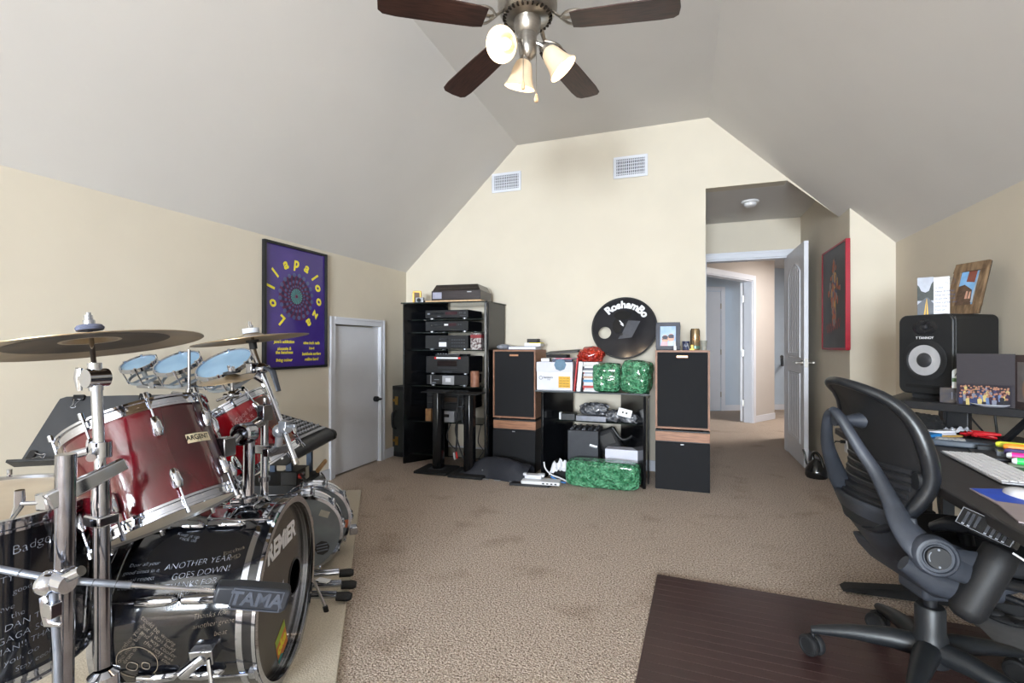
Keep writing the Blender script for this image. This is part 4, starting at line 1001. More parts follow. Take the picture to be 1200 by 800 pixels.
# floor clutter in front of the left stack
b = MB()
def bagfn(u, v):
    x = -1.78 + 0.60 * u; y = 3.715 + 0.25 * v + 0.03 * math.sin(u * 5)
    hgt = (0.155 * math.sin(PI * min(1, v * 1.0)) ** 0.6) * (0.25 + 0.75 * min(1, u * 3.2)) * (1 - 0.25 * max(0, u - 0.8) * 5)
    n_ = noise.noise(Vector((u * 6, v * 4, 1.3))) * 0.02 * (1 if 0 < v < 1 else 0)
    return (x, y, max(0.004, hgt + n_ + 0.004))
b.grid(bagfn, 40, 16)
t = tag(obj('garment_bag', b, M('black_nylon', (34, 36, 44), 0.6, var=0.1, scale=40, bump=0.12), sharp=80), 'black folded nylon bag lying on the carpet before the left speaker stack', 'bag')
b = MB()
for x in (-1.55, -1.45, -1.32): b.box(x, x + 0.05, 3.675, 3.69, 0.012, 0.016)
b.sphere((-1.57, 3.72, 0.075), 0.006, 8, 6); obj('tags', b, silver_m, t)
b = MB(); b.add([(-1.30, 3.62, 0), (-0.99, 3.66, 0), (-0.95, 3.80, 0), (-1.28, 3.78, 0), (-1.30, 3.62, 0.02), (-0.99, 3.66, 0.02), (-0.95, 3.80, 0.02), (-1.28, 3.78, 0.02)], [(0, 3, 2, 1), (4, 5, 6, 7), (0, 1, 5, 4), (1, 2, 6, 5), (2, 3, 7, 6), (3, 0, 4, 7)])
tag(obj('laptop', b, blackplast_m, bevel=0.003), 'flat black laptop under the white keyboard on the carpet', 'laptop')
t = thing('white_router', 'white plastic router lying on the black laptop on the carpet', 'router', (-1.06, 3.695, 0.021), 0.10)
obj('body', MB().box(-0.15, 0.155, -0.055, 0.06, 0, 0.026), white_m, t, bevel=0.006)
b = MB()
for i in range(4): b.box(0.02 + 0.032 * i, 0.036 + 0.032 * i, -0.057, -0.053, 0.008, 0.018)
obj('ports', b, black_m, t)
b = MB(); b.box(-0.105, 0.03, -0.02, 0.045, 0.0, 0.032); b.box(0.0, 0.05, 0.0, 0.05, 0.01, 0.036); b.box(-0.12, -0.09, -0.01, 0.03, 0.02, 0.04)
tag(place(obj('white_adapter', b, M('white_adapter_plastic', (206, 206, 212), 0.35), bevel=0.006), (-1.09, 3.715, 0.0478), 0.12), 'white power adapters heaped on the white router', 'adapter')
b = MB()
b.curve([(-1.07, 3.82, 0.16), (-1.055, 3.81, 0.11), (-1.0, 3.79, 0.07), (-0.93, 3.79, 0.05), (-0.87, 3.78, 0.03)], 0.006)
tag(obj('white_cable', b, white_m), 'white cable curling up beside the white router', 'cable')
b = MB(); b.curve([(-1.0, 3.775, 0.06), (-0.96, 3.765, 0.045), (-0.90, 3.745, 0.03), (-0.87, 3.74, 0.03)], 0.006)
tag(obj('blue_cable', b, M('cable_blue', (52, 120, 190), 0.4)), 'short blue network cable behind the white router', 'cable')
def crump(u, v):
    return (-1.03 + 0.20 * u, 3.80 + 0.10 * v, 0.045 + 0.09 * abs(noise.noise(Vector((u * 4, v * 4, 5.1)))) + 0.05 * math.sin(PI * u) + 0.04 * v)
tag(obj('crumpled_paper', MB().grid(crump, 14, 10), paper_m, flat=True, sharp=20), 'crumpled pale paper on the carpet left of the long green bundle', 'paper')
flatbox('dark_wedge', 'flat dark case inside the foot of the shelf unit', 'case', (-0.95, 3.95), (0.12, 0.10, 0.15), 0.0, blackmatte_m, 0.0)
# ------------------------------------------------------------------ drum corner: rug
rug = obj('drum_rug', MB().prism([(-2.30, 3.10), (-0.53, 0.53), (-1.3, -0.35), (-2.70, -0.35), (-2.70, 2.95)], 'z', 0.001, 0.013), rug_m, bevel=0.004)
tag(rug, 'pale beige felt rug under the drum kit', 'rug')

def text_on_cyl(b, txt, size, r, ang, z, rot=0.0, **k):
    """writing wrapped on a drum shell: local frame z = shell axis; ang in degrees; rot turns the writing on the shell"""
    ca, sa = math.cos(rot), math.sin(rot); a0 = math.radians(ang)
    def fn(x, y, zz):
        u, v = x * ca - y * sa, x * sa + y * ca
        a = a0 + u / r
        q_ = noise.noise(Vector((u * 90, v * 90, z * 37))) * size * 0.09
        return (r * math.cos(a + q_ / r), r * math.sin(a + q_ / r), z + v + noise.noise(Vector((u * 70 + 9, v * 70, z * 11))) * size * 0.10)
    b.text(txt, size, fn=fn, **k)

hoop_prof = lambda r, z, s: [(r - 0.004, z), (r + 0.010, z), (r + 0.010, z + s * 0.006), (r + 0.004, z + s * 0.008), (r + 0.004, z + s * 0.022), (r + 0.008, z + s * 0.024), (r + 0.008, z + s * 0.030), (r - 0.004, z + s * 0.030)]
film_m = M('coated_drum_film', (206, 198, 184), 0.55, var=0.04, scale=10)
def drum(name, label, c, n, r, L, shell_mat, lugs, head_top, head_bot, roll=0.0, group=None, lug_len=0.05, cat='drum'):
    t = thing(name, label, cat, mat=frame(c, n, roll), group=group)
    rs = r - 0.010
    obj('shell', MB().lathe([(rs, 0.01), (rs, L - 0.01)], 56), shell_mat, t)
    obj('top_hoop', MB().lathe(hoop_prof(r - 0.010, L + 0.006, -1), 64, close=True), chrome_m, t)
    obj('bottom_hoop', MB().lathe(hoop_prof(r - 0.010, -0.006, 1), 64, close=True), chrome_m, t)
    obj('batter_head', MB().lathe([(0, L - 0.002), (rs + 0.002, L - 0.002), (rs + 0.004, L - 0.012)], 48), head_top, t)
    obj('resonant_head', MB().lathe([(0, 0.002), (rs + 0.002, 0.002), (rs + 0.004, 0.012)], 48), head_bot, t)
    lug = MB(); ls = lug_len
    lug.sweep([(rs + 0.006, 0, -ls * 0.5), (rs + 0.009, 0, -ls * 0.3), (rs + 0.011, 0, ls * 0.2), (rs + 0.009, 0, ls * 0.45), (rs + 0.006, 0, ls * 0.5)], [0.008, 0.012, 0.012, 0.010, 0.005], [0.008, 0.012, 0.013, 0.009, 0.005], seg=10, up=(1, 0, 0))
    rod_t = MB(); rod_t.cyl((rs + 0.012, 0, 0), (rs + 0.012, 0, L * 0.28), 0.003, seg=8); rod_t.cyl((rs + 0.013, 0, L * 0.28 - 0.004), (rs + 0.013, 0, L * 0.28 + 0.012), 0.006, seg=8)
    lt = lb = rt_ = rb_ = None
    zt, zb = L * 0.75, L * 0.25
    for k in range(lugs):
        ro = RZ(2 * PI * k / lugs)
        mt = ro @ T(0, 0, zt); mb_ = ro @ T(0, 0, zb) @ RX(PI)
        if lt is None:
            lt = obj('lug', lug, chrome_m, t); lt.matrix_local = mt; rt_ = obj('tension_rod', rod_t, chrome_m, t); rt_.matrix_local = mt
            copies(lt, [mb_]); copies(rt_, [mb_])
        else:
            copies(lt, [mt, mb_]); copies(rt_, [mt, mb_])
    return t

# bass drum --------------------------------------------------------
BC, BN, BR = (-1.258, 1.307, 0.2905), (0.899, 0.438, 0.0), 0.28
shellblk_m = M('black_drum_lacquer', (12, 13, 18), 0.10, var=0.2, scale=6, coat=0.7)
bd = thing('bass_drum', 'large black bass drum covered in silver handwriting, facing the room', 'drum', mat=frame(BC, BN))
obj('shell', MB().lathe([(0.272, -0.40), (0.272, -0.02)], 72), shellblk_m, bd)
def bass_hoop(z0, z1, nm):
    w = z1 - z0
    o = obj(nm, MB().lathe([(0.270, z0), (0.285, z0), (0.288, z0 + 0.003), (0.288, z1 - 0.003), (0.285, z1), (0.270, z1)], 72, close=True), shellblk_m, bd)
    b = MB()
    for a, c in ((z0 + 0.001, z0 + w * 0.36), (z1 - w * 0.22, z1 - 0.0005)):
        b.lathe([(0.2875, a), (0.2900, a + 0.001), (0.2900, c - 0.001), (0.2875, c)], 72)
    if nm == 'front_hoop':
        b.lathe([(0.2700, z1), (0.2895, z1 + 0.0004)], 72); b.lathe([(0.2696, z1 - 0.010), (0.2696, z1)], 72); b.lathe([(0.2696, z1 - 0.029), (0.2696, z1 - 0.020)], 72)
    obj('chrome_inlay', b, chrome_m, o)
bass_hoop(-0.055, 0.0, 'front_hoop'); bass_hoop(-0.435, -0.385, 'rear_hoop')
hv, hf = holed((0, 0, 0.268, 72), [(0.135, -0.030, 0.060, 36)], 0.0015)
obj('front_head', MB(T(0, 0, -0.030)).add(hv, hf), M('brown_black_film', (36, 31, 29), 0.22, var=0.08, scale=5, coat=0.3), bd)
b = MB(T(0, 0, -0.030)); b.lathe([(0.058, 0.002), (0.063, 0.002), (0.063, 0.004), (0.058, 0.004)], 36, T(0.135, -0.030, 0), close=True)
obj('port_ring', b, black_m, bd)
obj('rear_head', MB().lathe([(0, -0.428), (0.268, -0.428)], 48), film_m, bd)
b = MB(); b.text('PREMiER', 0.084, T(-0.012, 0.146, -0.0275), bold=0.004, space=0.98)
obj('front_lettering', b, whiteink_m, bd, flat=True)
b = MB(); b.poly([(-0.02, -0.035), (0.018, -0.013), (0.020, 0.013)], -0.0275); obj('white_mark', b, whiteink_m, bd, flat=True)
b = MB(T(0.0, -0.190, -0.0276) @ RZ(0.35)); b.m = 0; b.poly([(-0.045, -0.05), (0.045, -0.05), (0.045, 0.05), (-0.045, 0.05)], 0); b.m = 1; b.poly([(-0.045, 0.02), (0.045, 0.02), (0.045, 0.05), (-0.045, 0.05)], 0.0003)
b.m = 2; b.text('oke', 0.05, T(0, -0.005, 0.0006), bold=0.003); b.m = 3; b.poly([(-0.045, -0.05), (0.0, -0.05), (-0.02, -0.03), (-0.045, -0.03)], 0.0003)
obj('round_sticker', b, [M('sticker_orange', (206, 120, 50), 0.5), M('sticker_lime', (150, 176, 60), 0.5), yellow_m, M('sticker_teal', (40, 130, 130), 0.5)], bd, flat=True)
# handwriting on the shell (angle grows downwards on the side seen)
b = MB()
RW = 0.2728
def wr(b, s, ang, z, size, rot=-PI / 2, **k): text_on_cyl(b, s, size, RW, ang, z, rot, **k)
def line(b, s, ang, z, size, tilt=0.0, **k): text_on_cyl(b, s, size, RW, ang, z, PI / 2 + tilt, bold=-size * 0.022, **k)
line(b, 'ANOTHER YEAR', 139.5, -0.19, 0.024, 0.12, shear=0.2)
line(b, 'GOES DOWN!', 145.5, -0.175, 0.024, 0.12, shear=0.2)
line(b, 'THANKS FOR', 151.5, -0.195, 0.023, 0.10, shear=0.2)
line(b, 'MAKING IT', 157.5, -0.215, 0.023, 0.08, shear=0.2)
line(b, 'GREAT', 163.0, -0.215, 0.024, 0.08, shear=0.2)
line(b, 'Keep it up', 121.0, -0.25, 0.017, -0.25); line(b, 'rock on', 124.0, -0.245, 0.017, -0.25)
for i, s in enumerate(('Dear all your', 'good times in it,', 'total respect', 'around the world')):
    line(b, s, 139 + 4.2 * i, -0.335, 0.015, 0.05, shear=0.2)
line(b, 'Best wishes', 105.0, -0.185, 0.018, 0.2, shear=0.2); line(b, 'to the band', 108.0, -0.175, 0.016, 0.2, shear=0.2)
g = obj('silver_writing', b, silverink_m, bd, flat=True); g['kind'] = 'stuff'
b = MB()
for i, s in enumerate(('could be wrong', 'but it was loud', 'and way cooler', 'the rest was', 'cool, too')):
    line(b, s, 176 + 4.0 * i, -0.262, 0.019, -0.75)
for i, s in enumerate(('another year', 'one more beat', 'drum on')):
    line(b, s, 180 + 4.5 * i, -0.335, 0.018, 0.9)
line(b, 'Thanks for', 168.5, -0.13, 0.021, 0.1, shear=0.3); line(b, 'another great', 173.5, -0.12, 0.020, 0.12, shear=0.3); line(b, 'beat', 179, -0.10, 0.021, 0.15, shear=0.3)
line(b, 'Bacchus', 133, -0.10, 0.018, 0.35); line(b, 'MD', 137, -0.09, 0.018, 0.35)
# a scrawled cartoon face in marker
def onshell(u, v): 
    a = math.radians(196) + v / RW
    return (RW * math.cos(a) * 1.002, RW * math.sin(a) * 1.002, -0.33 + u)
for loop in ([(0.0, 0.05), (0.05, 0.03), (0.06, -0.02), (0.02, -0.055), (-0.035, -0.04), (-0.04, 0.02)], [(-0.02, 0.01), (0.0, 0.02), (0.01, 0.0), (-0.01, -0.01)], [(0.02, 0.012), (0.035, 0.018), (0.04, 0.0), (0.024, -0.006)]):
    pts = spline([onshell(*p) + () for p in loop], 6, True); b.sweep(pts + [pts[0]], 0.0011, seg=4)
g = obj('gold_writing', b, goldink_m, bd, flat=True); g['kind'] = 'stuff'
# fittings
lugb = MB(); lugb.sweep([(0.275, 0, -0.055), (0.283, 0, -0.045), (0.287, 0, 0.0), (0.283, 0, 0.045), (0.275, 0, 0.055)], [0.006, 0.013, 0.015, 0.013, 0.006], [0.005, 0.010, 0.012, 0.010, 0.005], seg=10, up=(1, 0, 0))
trod = MB(); trod.cyl((0.294, 0, 0.0), (0.294, 0, 0.155), 0.0035, seg=8); trod.sweep([(0.2945, -0.022, 0.150), (0.2945, 0.022, 0.150)], 0.005, seg=8); trod.box(0.284, 0.299, -0.012, 0.012, 0.13, 0.148)
fl = fr = None
for k in range(8):
    a = math.radians(96 + 45 * k if k else 110)
    a = math.radians(22.5 + 45 * k + 2)
    for z, flip in ((-0.155, False), (-0.275, True)):
        m = RZ(a) @ T(0, 0, z) @ (RX(PI) if flip else Matrix.Identity(4))
        if fl is None:
            fl = obj('lug', lugb, chrome_m, bd); fl.matrix_local = m; fr = obj('tension_rod', trod, chrome_m, bd); fr.matrix_local = m
        else: copies(fl, [m]); copies(fr, [m])
# tom mount plate with two posts, spur, mounting bracket
b = MB(RZ(math.radians(88))); b.box(0.268, 0.288, -0.045, 0.045, -0.20, -0.10); b.box(0.286, 0.300, -0.030, 0.030, -0.185, -0.115); b.box(0.298, 0.318, -0.022, 0.022, -0.172, -0.125)
obj('tom_bracket', b, chrome_m, bd, bevel=0.004)
b = MB(RZ(math.radians(104))); b.box(0.272, 0.284, -0.030, 0.030, -0.22, -0.15); obj('cymbal_bracket', b, chrome_m, bd, bevel=0.004)
b = MB(RZ(math.radians(-170))); b.box(0.270, 0.300, -0.022, 0.022, -0.17, -0.11); b.cyl((0.29, 0, -0.135), (0.312, 0.035, -0.19), 0.016); b.lathe([(0, 0), (0.018, 0), (0.020, 0.006), (0.018, 0.018), (0, 0.02)], 16, T(0.300, 0.03, -0.185))
obj('spur_bracket', b, chrome_m, bd, bevel=0.003)
b = MB(); b.sweep([(-0.295, -0.055, -0.12), (-0.33, -0.15, -0.09), (-0.355, -0.275, -0.06)], 0.006, seg=8); o = obj('spur', b, chrome_m, bd)
obj('spur_tip', MB().sweep([(-0.352, -0.262, -0.062), (-0.356, -0.288, -0.058)], 0.009, seg=10), rubber_m, o)
b = MB(); b.sweep([(0.295, -0.055, -0.06), (0.33, -0.15, -0.01), (0.345, -0.27, 0.03)], 0.006, seg=8); o = obj('spur', b, chrome_m, bd)
obj('spur_tip', MB().sweep([(0.343, -0.255, 0.026), (0.346, -0.288, 0.033)], 0.010, seg=10), rubber_m, o)

# rack toms ---------------------------------------------------------
redwavy_m = red_m
t1 = drum('rack_tom', 'large red lacquered rack tom with chrome hoops and a cream sticker', (-1.35, 0.97, 0.619), (-0.456, -0.017, 0.89), 0.18, 0.296, redwavy_m, 8, film_m, film_m, math.radians(20), 'red rack toms')
b = MB(); rs = 0.1708
def patch(b, r, a0, a1, z0, z1, n=8):
    b.grid(lambda u, v: (r * math.cos(math.radians(a0 + (a1 - a0) * u)), r * math.sin(math.radians(a0 + (a1 - a0) * u)), z0 + (z1 - z0) * v), n, 1)
A1 = -20
patch(b, 0.1712, 84 + A1, 110 + A1, 0.156, 0.182)
obj('sticker', b, M('cream_sticker', (206, 196, 168), 0.6), t1)
b = MB(); text_on_cyl(b, 'ARGENT', 0.019, 0.1716, 96 + A1, 0.170, 0, bold=0.0006); text_on_cyl(b, '7  1', 0.010, 0.1716, 96 + A1, 0.160, 0)
obj('sticker_lettering', b, M('dark_ink', (50, 44, 40), 0.6), t1, flat=True)
b = MB(); patch(b, 0.1708, 104 + A1, 121 + A1, 0.012, 0.28); obj('seam_strip', b, M('dark_wine_lacquer', (58, 26, 32), 0.3, coat=0.5), t1)
t2 = drum('rack_tom', 'smaller red rack tom with silver writing, behind the post clamp', (-1.555, 1.485, 0.630), (-0.470, -0.250, 0.846), 0.155, 0.265, M('bright_red_lacquer', (158, 12, 26), 0.14, rgb2=(128, 10, 24), scale=4, coat=0.6), 6, film_m, film_m, math.radians(-4), 'red rack toms')
b = MB()
for i, (s_, a_, z_) in enumerate((('Love', 28, 0.20), ('kick it', 40, 0.19), ('play', 22, 0.15), ('Good luck', 44, 0.215), ('cheers', 24, 0.10))):
    text_on_cyl(b, s_, 0.022, 0.1458, a_, z_ * 0.95, 0.2, shear=0.2)
g = obj('silver_writing', b, M('pink_silver_ink', (190, 120, 126), 0.5), t2, flat=True); g['kind'] = 'stuff'
b = MB(); patch(b, 0.1454, 62, 108, 0.03, 0.235); obj('seam_strip', b, M('dark_brown_lacquer', (84, 44, 36), 0.4), t2)
b = MB()
for i in range(5):
    for j in range(3): text_on_cyl(b, 'art', 0.020, 0.1462, 68 + 8 * i, 0.05 + 0.03 * j, 0.3)
g = obj('tan_writing', b, M('tan_ink', (170, 116, 76), 0.6), t2, flat=True); g['kind'] = 'stuff'

# floor tom ---------------------------------------------------------
ft = drum('floor_tom', 'black floor tom with silver writing and beige head at the left edge', (-1.646, 0.712, 0.330), (0.05, -0.016, 0.999), 0.215, 0.387, shellblk_m, 8, M('beige_head_film', (196, 182, 160), 0.6, rgb2=(176, 160, 138), scale=5), film_m, math.radians(-62), None, 0.06)
b = MB(); A = 62
for s_, a_, z_, sz in (('Badger', -74, 0.322, 0.030), ('UNITY', -92, 0.255, 0.020), ('have', -88, 0.190, 0.018), ('good', -80, 0.225, 0.016), ('the', -82, 0.170, 0.018), ('DAN THE', -76, 0.148, 0.021), ('GAGA SOLID', -75, 0.121, 0.021), ('MAN!! THANK', -75, 0.096, 0.020), ('you, oo', -80, 0.068, 0.020), ('Stay cool', -74, 0.044, 0.018)):
    text_on_cyl(b, s_, sz, 0.2058, a_ + A, z_, 0.10, shear=0.15, bold=-sz * 0.025)
g = obj('silver_writing', b, silverink_m, ft, flat=True); g['kind'] = 'stuff'
b = MB()
for k in range(3):
    a = math.radians(-85 + A + 120 * k + 30); x, y = 0.222 * math.cos(a), 0.222 * math.sin(a)
    p = MB(); p.sweep([(x, y, 0.20), (x, y, -0.22), (x * 1.06, y * 1.06, -0.30)], 0.006, seg=8); p.box(x - 0.014, x + 0.014, y - 0.014, y + 0.014, 0.08, 0.16)
    lg = obj('leg', p, chrome_m, ft)
    obj('leg_tip', MB().sweep([(x * 1.055, y * 1.055, -0.292), (x * 1.065, y * 1.065, -0.322)], 0.011, seg=10), rubber_m, lg)

# snare drums standing on edge ---------------------------------------
smoke_m = M('smoky_clear_head', (88, 92, 96), 0.25, rgb2=(112, 118, 122), scale=5, coat=0.3)
sn = drum('snare_drum', 'snare drum standing on edge, grey clear head towards the camera', (-1.800, 1.966, 0.197), (0.648, -0.761, 0.03), 0.180, 0.132, M('chrome_shell', (150, 153, 160), 0.16, 1.0, var=0.05), 10, smoke_m, film_m, 0.1, 'snare drums on edge')
b = MB(); b.disc((0.075, -0.085, 0.1322), 0.034, 8)
obj('head_logo', b, M('logo_black', (18, 18, 20), 0.5), sn, flat=True)
b = MB()
for k in range(3): b.box(0.05, 0.10, -0.100 + 0.014 * k, -0.094 + 0.014 * k, 0.1324, 0.1327)
obj('logo_lines', b, greyink_m, sn)
b = MB(); b.box(0.03, 0.075, 0.10, 0.13, 0.1322, 0.1326, RZ(-0.5)); obj('paper_tape', b, M('masking_tape', (150, 146, 136), 0.7), sn)
sn2 = drum('snare_drum', 'chrome snare drum standing on edge behind the other, orange tag on its hoop', (-1.858, 2.098, 0.200), (0.648, -0.761, 0.03), 0.183, 0.125, M('chrome_shell', (150, 153, 160), 0.16, 1.0), 10, smoke_m, film_m, 0.0, 'snare drums on edge')
b = MB(); b.box(0.15, 0.172, -0.055, -0.015, 0.1255, 0.128, RZ(0.05)); obj('orange_tag', b, M('orange_tag', (176, 96, 62), 0.5), sn2)
b = MB(); b.box(0.175, 0.215, -0.10, -0.06, 0.04, 0.10); b.cyl((0.2, -0.09, 0.05), (0.215, -0.11, 0.02), 0.012); obj('strainer', b, chrome_m, sn2, bevel=0.004)

# rototoms ------------------------------------------------------------
blueh_m = M('pale_blue_head', (96, 128, 154), 0.35, rgb2=(116, 146, 170), scale=7, coat=0.4)
def roto(label, c, n, r):
    t = thing('rototom', label, 'drum', mat=frame(c, n), group='blue headed rototoms')
    obj('hoop', MB().lathe([(r, -0.012), (r + 0.007, -0.012), (r + 0.007, 0.008), (r + 0.001, 0.008), (r - 0.001, 0.002), (r - 0.001, -0.012)], 44, close=True), chrome_m, t)
    obj('head', MB().lathe([(0, 0.0), (r, 0.0)], 44), blueh_m, t)
    obj('lower_ring', MB().lathe([(r * 0.94, -0.085), (r * 0.98, -0.085), (r * 0.98, -0.07), (r * 0.94, -0.07)], 40, close=True), M('grey_cast_metal', (150, 158, 166), 0.35, 0.7), t)
    b = MB()
    for k in range(3):
        a = 2 * PI * k / 3 + 0.3
        b.sweep([(r * 0.96 * math.cos(a), r * 0.96 * math.sin(a), -0.078), (0, 0, -0.082)], 0.011, 0.005, seg=8)
    obj('spokes', b, M('grey_cast_metal', (150, 158, 166), 0.35, 0.7), t)
    rod = None; b = MB(); b.cyl((r + 0.002, 0, -0.08), (r + 0.004, 0, 0.006), 0.0035, seg=8); b.cyl((r + 0.004, 0, -0.010), (r + 0.004, 0, 0.012), 0.007, seg=8)
    for k in range(6):
        m = RZ(2 * PI * k / 6)
        if rod is None: rod = obj('tension_rod', b, chrome_m, t); rod.matrix_local = m
        else: copies(rod, [m])
    obj('stem', MB().cyl((0, 0, -0.082), (0, 0, -0.13), 0.008, seg=10), chrome_m, t)
    return t
roto('smallest blue headed rototom, leftmost of the three by the wall', (-2.585, 1.687, 1.013), (0.106, -0.481, 0.87), 0.074)
roto('middle sized blue headed rototom between the two others', (-2.357, 1.72, 1.017), (0.11, -0.515, 0.85), 0.098)
roto('largest blue headed rototom, rightmost of the three behind the small cymbal', (-2.084, 1.75, 1.016), (0.039, -0.539, 0.841), 0.122)
b = MB(); b.cyl((-2.66, 1.735, 0.895), (-2.02, 1.80, 0.893), 0.012); b.cyl((-2.38, 1.80, 0.89), (-2.38, 1.80, 0.30), 0.014)
for x, y in ((-2.56, 1.76), (-2.35, 1.78), (-2.08, 1.81)): b.box(x - 0.018, x + 0.018, y - 0.03, y + 0.02, 0.885, 0.925)
t = thing('rototom_stand', 'chrome rail and post carrying the three rototoms', 'stand', (0, 0, 0))
obj('rail', b, chrome_m, t)
for k, (dx, dy) in enumerate(((0.12, 0.28), (-0.28, 0.06), (0.14, -0.2))):
    obj('leg', MB().sweep([(-2.38, 1.80, 0.34), (-2.38 + dx * 0.6, 1.80 + dy * 0.6, 0.14), (-2.38 + dx, 1.80 + dy, 0.016)], 0.008, seg=8), chrome_m, t)
b = MB(); b.cyl((-1.868, 1.41, 0.905), (-1.868, 1.41, 1.085), 0.0055, seg=10)
b.cyl((-1.868, 1.41, 0.89), (-1.868, 1.41, 0.93), 0.012); b.cyl((-2.0, 1.44, 0.905), (-1.868, 1.41, 0.905), 0.008)
t = tag(obj('rod_clamp', b, worn_chrome_m), 'thin upright chrome rod rising between the rototoms', 'rod')

# cymbals -------------------------------------------------------------
def cymbal(name, label, c, n, r, mat, bell=0.2, bow=0.07, dark=None):
    t = thing(name, label, 'cymbal', mat=frame(c, n))
    h = lambda q: bow * r * (1 - q * q)
    prof = [(0.006, h(0) + 0.30 * bell * r)]
    for k in range(1, 5):
        q = bell * k / 4; prof.append((q * r, h(q) + 0.30 * bell * r * math.cos(PI / 2 * k / 4) ** 0.8))
    for k in range(1, 9):
        q = bell + (1 - bell) * k / 8; prof.append((q * r, h(q)))
    prof = [(a, z - bow * r * 0.0) for a, z in prof]
    lower = [(a, z - 0.0015) for a, z in prof[::-1]]
    obj('plate', MB().lathe(prof + lower, 72, close=True), mat, t)
    if dark:
        q0, q1 = dark
        b = MB(); pts = [(q * r, h(q) - 0.0022) for q in [q0 + (q1 - q0) * k / 5 for k in range(6)]]
        b.lathe(pts, 72); obj('raw_band', b, darkbrass_m, t)
        b = MB(); b.lathe([(0.225 * r, h(0.225) - 0.0024), (0.255 * r, h(0.255) - 0.0024)], 60); obj('bell_ring', b, M('pale_ring', (196, 184, 160), 0.4, 0.4), t)
    return t
ride_n = (-0.162, -0.029, 0.986)
cymbal('ride_cymbal', 'big dark bronze cymbal nearest the camera at upper left', (-1.333, 0.763, 1.100), ride_n, 0.2286, brass_m, dark=(0.26, 0.68))
cymbal('crash_cymbal', 'thin bronze cymbal overlapping the lower edge of the purple poster', (-1.368, 1.255, 1.121), (-0.121, -0.063, 0.991), 0.178, brass_m, 0.24)
cymbal('splash_cymbal', 'small bronze splash cymbal in front of the largest rototom', (-1.841, 1.583, 0.957), (-0.065, -0.152, 0.986), 0.127, brass_m, 0.28, 0.10)

# front cymbal stand: two posts, arms and clamps ----------------------
t = thing('cymbal_stand', 'chrome cymbal stand rising from the rug to the big dark cymbal', 'cymbal stand', (0, 0, 0))
b = MB(); b.sweep([(-1.235, 0.731, 0.10), (-1.262, 0.742, 0.80)], 0.0165, seg=18); obj('lower_tube', b, worn_chrome_m, t)
b = MB(); b.sweep([(-1.262, 0.742, 0.78), (-1.306, 0.757, 1.02)], 0.0115, seg=16); obj('upper_tube', b, chrome_m, t)
b = MB(); b.sweep([(-1.262, 0.742, 0.69), (-1.2625, 0.742, 0.735), (-1.2628, 0.742, 0.78)], [0.0175, 0.0195, 0.0175], seg=18); b.box(-1.29, -1.235, 0.72, 0.765, 0.69, 0.715); obj('height_collar', b, chrome_m, t, bevel=0.004)
b = MB(); b.cyl((-1.308, 0.735, 1.025), (-1.308, 0.780, 1.025), 0.022); b.cyl((-1.306, 0.757, 0.995), (-1.312, 0.757, 1.06), 0.014)
b.cyl((-1.345, 0.745, 1.025), (-1.31, 0.745, 1.025), 0.007); b.sweep([(-1.345, 0.744, 1.048), (-1.347, 0.744, 1.025), (-1.343, 0.744, 0.995)], [0.006, 0.008, 0.005], [0.010, 0.012, 0.007], seg=10)
obj('tilter', b, chrome_m, t)
b = MB(); b.sweep([(-1.312, 0.757, 1.05), (-1.333, 0.763, 1.112), (-1.345, 0.763, 1.18)], 0.0055, seg=10); obj('cymbal_rod', b, chrome_m, t)
md = frame((-1.3395, 0.7635, 1.140), ride_n)
obj('felt', MB(md).lathe([(0, -0.002), (0.026, -0.002), (0.028, 0.004), (0.024, 0.010), (0, 0.010)], 20), M('grey_felt', (88, 92, 112), 0.9, bump=0.2), t)
obj('wing_nut', MB(md).lathe([(0, 0.010), (0.012, 0.010), (0.012, 0.022), (0.009, 0.024), (0.009, 0.034), (0, 0.034)], 14), chrome_m, t)
for k, (dx, dy) in enumerate(((0.30, -0.05), (-0.10, 0.12), (-0.12, -0.30))):
    p = MB(); p.sweep([(-1.237, 0.732, 0.34), (-1.237 + dx * 0.55, 0.732 + dy * 0.55, 0.20), (-1.237 + dx, 0.732 + dy, 0.032)], [0.012, 0.011, 0.010], seg=10)
    lg = obj('leg', p, chrome_m, t); obj('rubber_foot', MB().sphere((-1.237 + dx, 0.732 + dy, 0.030), 0.016, 12, 8), rubber_m, lg)
b = MB(); b.lathe([(0.017, 0.30), (0.03, 0.31), (0.03, 0.36), (0.017, 0.37)], 18, T(-1.237, 0.732, 0)); b.cyl((-1.255, 0.70, 0.33), (-1.21, 0.67, 0.325), 0.014); obj('leg_collar', b, chrome_m, t)

t = thing('rack_post', 'thick chrome post with an open top in front of the floor tom', 'stand', (0, 0, 0))
b = MB(); b.sweep([(-1.243, 0.655, 0.02), (-1.232, 0.658, 0.872)], 0.018, seg=22, caps=True); obj('tube', b, worn_chrome_m, t)
obj('post_foot', MB().lathe([(0.019, 0.03), (0.03, 0.03), (0.032, 0.014), (0, 0.0135)], 20, T(-1.243, 0.655, 0)), rubber_m, t)
